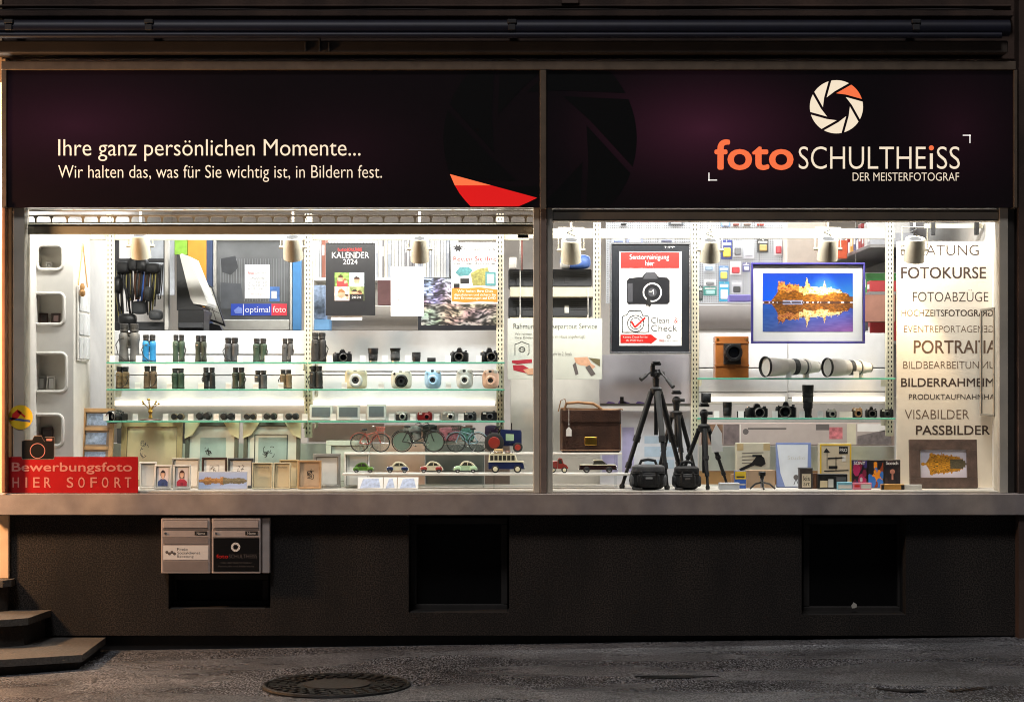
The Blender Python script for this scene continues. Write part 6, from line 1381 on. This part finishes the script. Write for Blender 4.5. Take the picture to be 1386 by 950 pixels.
# dark framed print leaning before the word list
RW = mat("rough_dark_wood", (84, 66, 58), .65, var=.3, scale=26, bump=.2, bscale=90)
o, F, pb = floor_frame(1231, 595, 1322, .24, RW, 14, "wide rough dark wood frame with a small autumn river photo, below the word list", inner=PAPER, grp=None, lean=6, t=.03)
def river(u, v):
    d = abs(v-.5); env = .03; uu = u*1.06-.03
    for (a_, ha), (b2, hb) in zip(ENV, ENV[1:]):
        if a_ <= uu < b2: env = (ha+(hb-ha)*(uu-a_)/(b2-a_))*1.05+.04*vn(u*34, 2, 3)
    t, g = vn(u*22, d*26, 5), vn(u*50, d*60, 8)
    if abs(u-.46) < .008 and v < .5: env += .1
    if d < env:
        if u > .64 and d < .16: return (70+40*g, 66+30*g, 50+20*g)
        return (150+90*t*g+20, 104+76*t*g+10, 22+30*g) if g > .2 else (84, 66, 26)
    return (206+14*v, 204+6*v, 222)
F.picture(1246.5, 608.5, 1308, 647.5, 84, 54, river, "photograph", o, 2)

# ---------------------------------------------------------------- shop room behind the display
def rb(name, label, cat, px0, py0, px1, py1, y, d, m, group=None, b=.004):
    mb = MB(); z0, z1 = PZ(py1, y), PZ(py0, y); x0, x1 = PX(px0, y), PX(px1, y)
    mb.box(-(x1-x0)/2, (x1-x0)/2, 0, d, 0, z1-z0, m, b); o = mb.build(name, None, ((x0+x1)/2, y, z0)); return tag(o, label, cat, group)
# rack of black straps and bags, far left
o = T("strap_rack", "rack of hanging black camera straps and bags behind the left spotlight", "rack", W(190, 447, 1.5)); k = kk(1.5)
mb = MB(); mb.box(-34*k, 34*k, -.02, .02, 0, .05, DARK, .004); mb.box(-34*k, 34*k, .0, .02, 92*k, 97*k, DARK, .003)
for sx in (-33, 33): mb.box(sx*k-.012, sx*k+.012, .021, .045, 0, 125*k, DARK, .003)
mb.build("frame", o)
sc_ = [BLACK, BLACKR, GREYR, OLIVE, mat("strap_blue", (70, 110, 190), .6), mat("strap_olive", (150, 140, 80), .6), mat("strap_brown", (96, 66, 48), .6), mat("strap_pale", (190, 190, 186), .6)]
rs_ = random.Random(4)
for i in range(22):
    x = rs_.uniform(-31, 31)*k; m = sc_[rs_.choice((0, 0, 0, 1, 1, 2, 3, 4, 5, 6, 7))]; hgt = rs_.uniform(34, 74)*k; q = rs_.uniform(-5, 5)*k; yy = -.02-.004*(i % 9)
    mb = MB(); mb.pipe([(x, yy, 88*k), (x-2*k+q*.4, yy-.008, 88*k-hgt*.6), (x+q, yy-.01, 88*k-hgt), (x+q+3*k, yy-.008, 88*k-hgt*.98), (x+4*k+q*.4, yy-.006, 88*k-hgt*.5), (x+4*k, yy, 88*k)], rs_.uniform(.003, .008), m, 7); mb.build("strap", o)
for x, z, w_, h_ in ((-20, 84, 9, 8), (-6, 88, 7, 9), (6, 87, 8, 9), (20, 83, 10, 7), (-27, 60, 6, 12), (2, 30, 10, 9), (24, 20, 9, 7), (-14, 14, 12, 8), (14, 48, 5, 10)):
    mb = MB(); mb.sell((x*k, -.07, z*k), (w_*k, .05, h_*k), sc_[(x+z) % 3], .6, 16, 8); mb.build("hanging_bag", o)
rb("white_post", "slim white post right of the strap rack", "post", 222.5, 322, 228, 447, 1.4, .05, WHITE)
rb("plain_poster", "plain white poster panel behind the strap rack", "panel", 162, 322, 236, 400, 3.2, .03, mat("panel_cool_white", (206, 210, 216), .5))
# two monitors seen from the side
def profile(name, par, pts, px, py, y, y0, y1, m):
    k = kk(y); mb = MB(); mb.prism([((a-px)*k, (py-b)*k) for a, b in pts], y0, y1, m); return mb.build(name, par, smooth=False)
o = T("computer_monitor", "nearer white monitor seen from its edge, leaning back on the counter", "monitor", W(258, 447, 1.3), "monitors on the shop counter")
profile("case", o, [(243, 345), (246, 343), (256, 348), (281, 410), (280, 414), (262, 411), (258, 404)], 258, 447, 1.3, 0, .34, WHITE); profile("back_cover", o, [(239, 344), (242.6, 345), (257.6, 404), (261.6, 411.5), (272, 415), (272, 420), (239, 420)], 258, 447, 1.3, .004, .33, BLACK); profile("stand", o, [(244, 420.3), (278, 420.3), (278, 424), (270, 447), (244, 447)], 258, 447, 1.3, .05, .25, DARK)
o = T("computer_monitor", "farther monitor leaning back, showing a page of pale photos", "monitor", W(285, 447, 1.7), "monitors on the shop counter")
profile("case", o, [(266, 376), (287, 388), (305, 442), (283, 434)], 285, 447, 1.7, 0, .03, BLACK); profile("screen", o, [(268, 379.5), (286, 390), (302.5, 438), (284.5, 431.5)], 285, 447, 1.7, -.002, -.0003, PALE)
k = kk(1.7); mb = MB()
for a, b in (((272, 391), (289, 400)), ((276, 403), (293, 412)), ((280, 416), (297, 424)), ((277, 385), (293, 435))): mb.cyl(((a[0]-285)*k, -.0025, (447-a[1])*k), ((b[0]-285)*k, -.0025, (447-b[1])*k), .002, None, GREYINK, 5)
mb.build("page_grid", o); profile("stand", o, [(283, 437), (296, 440), (300, 447), (280, 447)], 285, 447, 1.7, .031, .1, DARK)
o = rb("label_printer", "black printer on the counter beneath the nearer monitor", "printer", 241, 419, 276, 447, 1.05, .2, BLACK); mb = MB(); k = kk(1.05); mb.box(-17*k, 17*k, -.02, -.0005, 3*k, 10*k, DARK, .003); mb.build("paper_tray", o)
rb("counter", "grey shop counter behind the binocular shelf", "counter", 158, 447.5, 300, 600, 1.0, .6, mat("counter_grey", (120, 120, 120), .5))
rb("orange_poster", "tall orange poster panel behind the monitors", "poster", 254, 322, 283, 420, 3.0, .03, mat("poster_panel_orange", (226, 150, 44), .5, var=.06)); rb("green_poster", "light green poster left of the orange panel", "poster", 236, 322, 253.5, 345, 3.0, .03, mat("poster_panel_green", (140, 190, 60), .5, var=.2, scale=30))
rb("wood_post", "brown wooden door post right of the orange panel", "post", 279, 322, 288, 420, 2.7, .08, mat("post_wood", (150, 112, 72), .5, var=.2))
# inner glass door
y = 2.3; o = T("shop_door", "inner glass door with blue right edge, opening hours sheet and shop banner", "door", W(348, 447, y)); k = kk(y)
mb = MB(); mb.box(-60*k, -55*k, 0, .05, 0, 126*k, ALU, .003); mb.box(44*k, 48*k, 0, .05, 0, 126*k, ALU, .003); mb.box(-54.8*k, 43.8*k, 0, .05, 122*k, 126*k, ALU, .003); mb.box(-54.8*k, 43.8*k, 0, .05, 0, 14*k, ALU, .003); mb.build("frame", o)
mb = MB(); mb.box(48.3*k, 59*k, -.01, .06, 0, 126*k, mat("door_blue", (62, 124, 176), .45, var=.08), .003); mb.build("edge_post", o)
mb = MB(); mb.box(-68*k, -60.3*k, -.01, .06, 0, 126*k, mat("door_dark_blue", (52, 66, 96), .45, var=.08), .003); mb.build("hinge_post", o)
mb = MB(); mb.box(-54.8*k, 43.8*k, .02, .03, 14*k, 122*k, mat("door_dark_glass", (82, 83, 84), .3, var=.5, scale=3.5)); mb.build("pane", o)
F = Flat(348, 447, y, .019)
mb = MB()
for i in range(26): F.line(mb, [(298+i*3.6, 350), (298+i*3.6, 408)], .5, mat("wire_grid", (130, 132, 134), .5), 1)
F.poly(mb, [(298, 350), (318, 346), (322, 362), (312, 372), (300, 368)], DARK, 2); F.poly(mb, [(298, 382), (326, 384), (330, 418), (298, 418)], mat("dim_shape", (74, 76, 80), .5), 2); mb.build("goods_behind", o, smooth=False)
m = MB(); F.rect(m, 331, 358, 364.5, 404, PAPER, 4); m.build("hours_sheet", o, smooth=False)
m = MB()
for pl in iris(347.5, 364, 2.6, 1.5, 8, .2, .05): F.poly(m, pl, INK, 5)
F.text(m, "foto", 335, 343, 371, 367.5, REDINK, 5, .03); F.text(m, "SCHULTHEISS", 344, 361, 371, 368, GREYINK, 5); F.text(m, "Öffnungszeiten", 338, 359, 378, 374.5, INK, 5)
for i, t in enumerate(("Mo - Fr  9.00 - 18.00", "Di - Do  9.00 - 18.00", "Sa  9.00 - 13.00")): F.text(m, t, 335, 361 if i < 2 else 355, 383.5+i*4.2, 381+i*4.2, INK, 5)
F.text(m, "Wir sind gerne", 339, 358, 399, 397, REDINK, 5); m.build("hours_lettering", o, smooth=False)
m = MB(); F.rect(m, 312, 411, 367, 427, mat("banner_blue", (26, 60, 160), .45, var=.05), 4); F.rect(m, 367, 411, 388, 427, mat("banner_red", (206, 44, 62), .45, var=.05), 4); F.poly(m, [(316, 420), (322, 415), (327, 417), (327, 424), (318, 424)], mat("banner_pale", (110, 130, 200), .5), 5); F.line(m, [(329, 411.5), (329, 426.5)], .8, PAPER, 5); F.text(m, "optimal", 331.5, 365, 422.5, 414.5, PAPER, 5); F.text(m, "foto", 369, 386.5, 422.5, 414.5, PAPER, 5); m.build("banner", o, smooth=False)
m = MB(); F.rect(m, 364.5, 388, 378, 408, mat("blue_blister", (70, 110, 170), .5, var=.3, scale=30), 4); F.rect(m, 367, 394, 374, 404, WHITE, 5); F.text(m, "EINGANG UM DIE ECKE", 331, 358, 440, 437, REDINK, 4); F.text(m, "Bitte benutzen", 361, 385, 441, 438.5, GREYINK, 4); m.build("small_notice", o, smooth=False)
# shelves with binders behind the calendars
BKN = ["white", "light grey", "blue grey", "dark grey", "cream", "beige", "light blue", "rust brown", "lilac"]
BK_ = [(206, 204, 198), (176, 174, 172), (150, 152, 158), (120, 116, 116), (214, 206, 190), (190, 186, 176), (100, 140, 190), (140, 84, 66), (196, 190, 200)]
o = T("bookcase", "white bookcase full of binders behind the calendars", "bookcase", W(515, 447, 2.4)); k = kk(2.4)
mb = MB(); mb.box(-94*k, 102*k, .30, .32, 0, 140*k, WHITE)
for z in (0, 67*k): mb.box(-94*k, 102*k, 0, .299, z, z+.02, WHITE, .002)
for x in (-94, -2, 100): mb.box(x*k, x*k+.02, .0, .299, .0205, 67*k-.0005, WHITE, .002); mb.box(x*k, x*k+.02, .0, .299, 67*k+.0205, 140*k, WHITE, .002)
mb.build("carcass", o)
n = 0
def binders(x0, x1, zpy, hpy, names):
    global n; x = x0; px_ = x0; y = 2.42; k = kk(y)
    while x < x1-3:
        w_ = random.uniform(2.6, 5.2); c = random.choice(names); h = hpy*random.uniform(.82, 1)
        mb = MB(); mb.box(0, w_*k*.92, 0, .22, 0, h*k, mat("binder_%d" % BK_.index(c), c, .55, var=.08), .002); mb.box(w_*k*.2, w_*k*.72, -.0008, -.0001, h*k*.55, h*k*.8, PAPER)
        o = mb.build("binder", None, (PX(x, y), y, W(515, 447, 2.4).z+zpy*kk(2.4)+.0205), smooth=False)
        tag(o, "%s binder on the %s bookcase shelf, %s" % (BKN[BK_.index(c)], "upper" if zpy else "lower", "left of the black calendar" if px_ < 450 else ("between the black calendar and the film poster" if zpy else "behind the mosaic canvas")), "binder", "binders in the bookcase"); x += w_
binders(424, 440, 67, 60, BK_[6:8]+BK_[:2]); binders(509, 611, 67, 62, BK_[:6]); binders(424, 442, 0, 48, [BK_[7], BK_[6], BK_[4]]); binders(576, 612, 0, 44, BK_[2:4])
rb("brown_box", "dark reddish brown box beside the white calendar", "box", 511, 379, 531, 413, 1.9, .2, mat("box_maroon", (96, 62, 62), .6, var=.15))
rb("white_cabinet", "low white cabinet under the calendars in the shop room", "cabinet", 430, 413.5, 566, 447, 1.7, .4, mat("cabinet_warm_white", (206, 198, 190), .5, var=.04)); rb("blue_box", "small light blue box at the left of the white cabinet", "box", 425, 432, 446, 447, 1.5, .15, mat("box_light_blue", (110, 160, 206), .5))
rb("blue_carton", "light blue carton with stacked prints left of the black calendar", "box", 425, 386, 440, 432, 1.52, .15, mat("carton_blue_stripe", (150, 170, 200), .5, var=.5, scale=40))
def mosaic(u, v):
    if v > .92 or u < .04: return (36, 36, 42)
    w_ = v+.05*math.sin(u*7)+.02*math.sin(u*23); s = vn(u*13, w_*34, 3)*vn(u*34+5, w_*50, 6)*2.2; h_ = vn(u*5, v*4, 2); g = vn(u*8, v*6, 12)
    b_ = 24+190*min(1, s)
    return (b_*(.80+.30*h_), b_*(.80+.22*g), b_*(.86+.4*(1-h_)*(v < .5)))
o, F = board("mosaic_canvas", "dark canvas print of a blurred mosaic of small photographs", "canvas", 566, 376, 673, 447, .95, .03, DARK); F.picture(566.5, 377, 672.5, 446, 110, 76, mosaic, "print", o)
# machines on the shelf either side of the mullion
for i, (p0, p1, dp, lab) in enumerate(((364.5, 388, 0, "upper black photo machine with vents, on the shelf behind the mullion"), (402.5, 429, 0, "lower black photo machine with vents, on the shelf behind the mullion"))):
    o = T("photo_printer", lab, "machine", W(744, p1, 1.1)); k = kk(1.1); h = (p1-p0)*k; MBL = mat("machine_charcoal", (58, 59, 62), .45, var=.12)
    mb = MB(); mb.box(-56*k, 57*k, 0, .35, 0, h, MBL, .006); mb.build("case", o); mb = MB()
    for j in range(5): mb.box(-50*k, -20*k, -.002, .001, h*.35+j*h*.1, h*.35+j*h*.1+.004, BLACK); mb.box(28*k, 50*k, -.002, .001, h*.35+j*h*.1, h*.35+j*h*.1+.004, BLACK)
    mb.build("vent", o); mb = MB(); mb.box(-45*k, -37*k, -.012, -.0005, h*.05, h*.5, DARK, .002); mb.box(20*k, 26*k, -.004, -.0005, h*.2, h*.6, PALE if i else DARK, .001); mb.build("connector", o)
rb("machine_shelf", "cream shelf board between the two black photo machines", "shelf", 690, 388.5, 806, 402, 1.0, .45, CREAMP); rb("machine_shelf", "cream shelf board carrying the lower black photo machine", "shelf", 690, 429.5, 806, 436, 1.0, .45, CREAMP)
o = T("blue_bag", "blue and white packet on top of the upper black machine", "packet", W(779, 364, 1.15)); mb = MB(); k = kk(1.15); mb.sell((0, .05, 10*k), (21*k, .06, 10*k), mat("packet_blue", (96, 130, 206), .4, var=.4, scale=16), .55); mb.sell((-14*k, .02, 5*k), (7*k, .04, 5*k), WHITE, .6); mb.build("wrap", o)
o = T("white_plug_box", "little white power adapter on the upper machine, left of the mullion", "adapter", W(694, 364, 1.15)); mb = MB(); mb.box(-5*k, 6*k, 0, .06, 0, 16*k, WHITE, .006); mb.build("case", o)
mb = MB(); mb.cyl(W(706.5, 366, 1.05), W(706.5, 310, 1.05), .004, None, mat("cord_red_brown", (150, 80, 70), .6), 6); tag(mb.build("hanging_cord"), "thin reddish cord hanging left of the mullion over the machine", "cord")
mb = MB(); mb.cyl(W(704, 428, .98), W(704, 318, .98), .0025, None, WHITE, 6); mb.rev(W(704, 426, .98), (0, 0, -1), [(0, .003), (.02, .008), (.03, .008)], WHITE, 10); tag(mb.build("pull_cord"), "thin white pull cord with a small bell end left of the mullion", "cord")
mb = MB(); mb.cyl(W(796, 428, .98), W(796, 390, .98), .0025, None, WHITE, 6); mb.rev(W(796, 426, .98), (0, 0, -1), [(0, .003), (.02, .008), (.03, .008)], WHITE, 10); tag(mb.build("pull_cord"), "thin white pull cord with a small bell end right of the mullion", "cord")

# pegboard with blister packs
PEG = mat("pegboard_grey", (176, 178, 182), .5, .2, var=.05); y = 2.2
o, F = board("pegboard", "grey perforated pegboard hung with blister packs", "pegboard", 820, 296, 1064, 411, y, .02, PEG)
mb = MB()
for i in range(80):
    for j in range(36): x, yy = 822+i*3.05, 299+j*3.1; F.rect(mb, x, yy, x+1.1, yy+1.3, GREYINK, 1)
mb.build("hole_grid", o, smooth=False)
packs = [(976, 325, 991, 351, (60, 70, 140), (226, 190, 60), "dark blue and yellow"), (992, 326, 1005, 348, (206, 206, 208), (110, 110, 112), "white and grey top row"), (1006, 325, 1021, 350, (220, 220, 226), (206, 206, 214), "plain white"), (1025, 324, 1040, 342, (66, 64, 62), (190, 160, 90), "black and gold"), (1048, 324, 1059, 346, (214, 206, 208), (180, 60, 70), "white with a red dot"),
         (952, 354, 967, 368, (206, 210, 214), (150, 170, 190), "pale silver"), (973, 360, 986, 380, (96, 140, 190), (216, 200, 90), "light blue and yellow"), (988, 354, 1003, 372, (222, 222, 222), (190, 40, 50), "white with a red top"), (1005, 356, 1015, 368, (96, 96, 150), (200, 200, 210), "violet"), (953, 378, 969, 387, (216, 216, 216), (120, 120, 120), "white oblong"), (973, 381, 987, 408, (60, 160, 196), (230, 230, 230), "cyan with a white window"),
         (952, 388, 970, 400, (60, 140, 130), (150, 190, 186), "green"), (990, 380, 1004, 398, (190, 190, 196), (60, 60, 60), "silver with a black top"), (945, 387, 951, 407, (40, 60, 56), (90, 90, 90), "dark green narrow"), (976, 300, 988, 307, (120, 150, 200), (220, 220, 220), "blue, half hidden by the rail"), (990, 299, 1002, 307, (214, 200, 196), (120, 60, 50), "pale, half hidden by the rail"), (1004, 299, 1018, 307, (200, 206, 204), (110, 90, 80), "pale grey, half hidden by the rail"), (1022, 299, 1036, 307, (190, 190, 194), (160, 70, 60), "grey with a red patch, half hidden by the rail"),
         (838, 299, 850, 306, (216, 216, 216), (40, 40, 40), "white with black letters over the sensor poster"), (905, 299, 925, 305, (90, 92, 96), (170, 170, 170), "dark grey over the sensor poster"), (828, 322, 846, 330, (200, 206, 220), (120, 130, 170), "pale blue behind the sensor poster's top"), (848, 322, 870, 330, (150, 156, 190), (210, 206, 214), "violet grey behind the sensor poster's top"), (892, 321, 912, 330, (196, 200, 206), (90, 90, 110), "silver grey behind the sensor poster's top")]
for i, (a, b, c, d, c1, c2, nm) in enumerate(packs):
    F = Flat((a+c)/2, d, y-.024, -.012); k = F.k; mb = MB(); hw = (c-a)/2*k; h = (d-b)*k; m1 = mat("pack_%d_a" % i, c1, .4, var=.1); m2 = mat("pack_%d_b" % i, c2, .3, var=.1)
    mb.box(-hw, hw, -.003, 0, 0, h, m1, .001); o = mb.build("blister_pack", None, F.loc()); tag(o, "%s blister pack on the pegboard" % nm, "blister pack", "blister packs hanging on the pegboard")
    mb = MB(); mb.box(-hw*.7, hw*.7, -.022, -.0032, h*.12, h*.58, m2, .005); mb.build("blister", o); mb = MB(); mb.box(-hw*.8, hw*.8, -.004, -.0031, h*.72, h*.86, PAPER); mb.cyl((0, -.02, h*.93), (0, .02, h*.93), .003, None, CHROME, 6); mb.build("header", o)
rb("wall_column", "beige wall column between the pegboard and the sloping goods shelf", "column", 1065, 300, 1118, 447, 2.0, .3, mat("column_beige", (200, 188, 176), .7, var=.05))
rb("pale_cabinet", "pale cabinet under the pegboard", "cabinet", 945, 412, 1062, 446, 1.9, .3, mat("cabinet_pale_grey", (196, 190, 190), .5, var=.04)); rb("violet_tray", "violet tray box at the corner of the pegboard", "tray", 987, 399, 1017, 408, 1.9, .1, mat("tray_violet", (120, 110, 190), .5))
rb("orange_bag", "bright orange packet hanging left of the sloping goods shelf", "packet", 1130, 325, 1147, 350, 1.6, .04, mat("packet_orange", (230, 100, 60), .5, var=.1))
# goods shelf along the right wall, running back into the room
o = T("goods_shelf", "long wall shelf of small boxed goods running back into the shop", "shelf", (2.2, .95, 1.6))
SGR = mat("shelf_grey_metal", (120, 118, 118), .45, .3, var=.08); levels = (0.0, .28, .55)
for z in levels: mb = MB(); mb.box(-.16, .16, 0, 2.2, z, z+.02, SGR, .002); mb.build("board", o)
mb = MB(); mb.box(.161, .18, 0, 2.2, -.3, .85, SGR); mb.build("back_plate", o)
cols = [((60, 80, 130), "blue"), ((206, 206, 206), "white"), ((176, 168, 150), "cream"), ((50, 130, 60), "green"), ((70, 70, 74), "dark grey"), ((160, 162, 170), "silver grey"), ((220, 170, 60), "yellow"), ((150, 40, 44), "dark red"), ((200, 204, 210), "pale grey")]
for z in levels:
    yy = .05
    while yy < 1.7:
        d = random.uniform(.05, .10); c, nm = random.choice(cols); h = random.uniform(.06, .15); mb = MB(); mb.box(-.15, .1, 0, d, 0, h, mat("goods_"+nm.replace(" ", "_"), c, .45, var=.1), .003); mb.box(-.1505, -.15, d*.2, d*.8, h*.3, h*.7, PAPER)
        b = mb.build("goods_box", None, (2.2, .95+yy, 1.6+z+.0205)); tag(b, "%s goods box on the %s board of the long wall shelf" % (nm, {0.0: "lowest", .28: "middle", .55: "top"}[z]), "box", "boxed goods on the wall shelf"); yy += d+.012
rb("wall_board", "brown cabinet below the wall shelf at the right", "cabinet", 1166, 399, 1212, 436, .86, .05, mat("cabinet_brown_red", (140, 98, 84), .5, var=.1))

o, F = board("photo_board", "strip of pinned photographs seen under the lower right glass shelf", "board", 948, 573, 1206, 602, 1.25, .01, mat("photo_board_grey", (176, 164, 158), .6, var=.05))
m = MB(); BPH = mat("photo_brown", (120, 92, 72), .5, var=.6, scale=26); F.rect(m, 949, 574, 978, 601, BPH, 1); F.rect(m, 979, 574, 1000, 601, mat("photo_mauve", (110, 98, 98), .5, var=.3, scale=30), 1); F.rect(m, 1146, 573.5, 1158, 602, CREAMP, 1); F.rect(m, 1160, 573.5, 1206, 584, PAPER, 1); F.poly(m, [(1160, 590), (1206, 580), (1206, 601), (1160, 601)], mat("photo_slate", (116, 108, 108), .5, var=.3, scale=40), 1)
F.line(m, [(1012, 580), (1064, 580)], 2.2, GREYINK, 1); F.disc(m, 1009, 584, 4, GREYINK, 1); F.rect(m, 1104, 574, 1122, 582, GREYINK, 1); F.rect(m, 1122, 578, 1140, 594, mat("photo_rose", (190, 110, 116), .5, var=.4, scale=50), 1); F.line(m, [(1002, 574), (1002, 602)], 1, WHITE, 2); m.build("photograph", o, smooth=False)
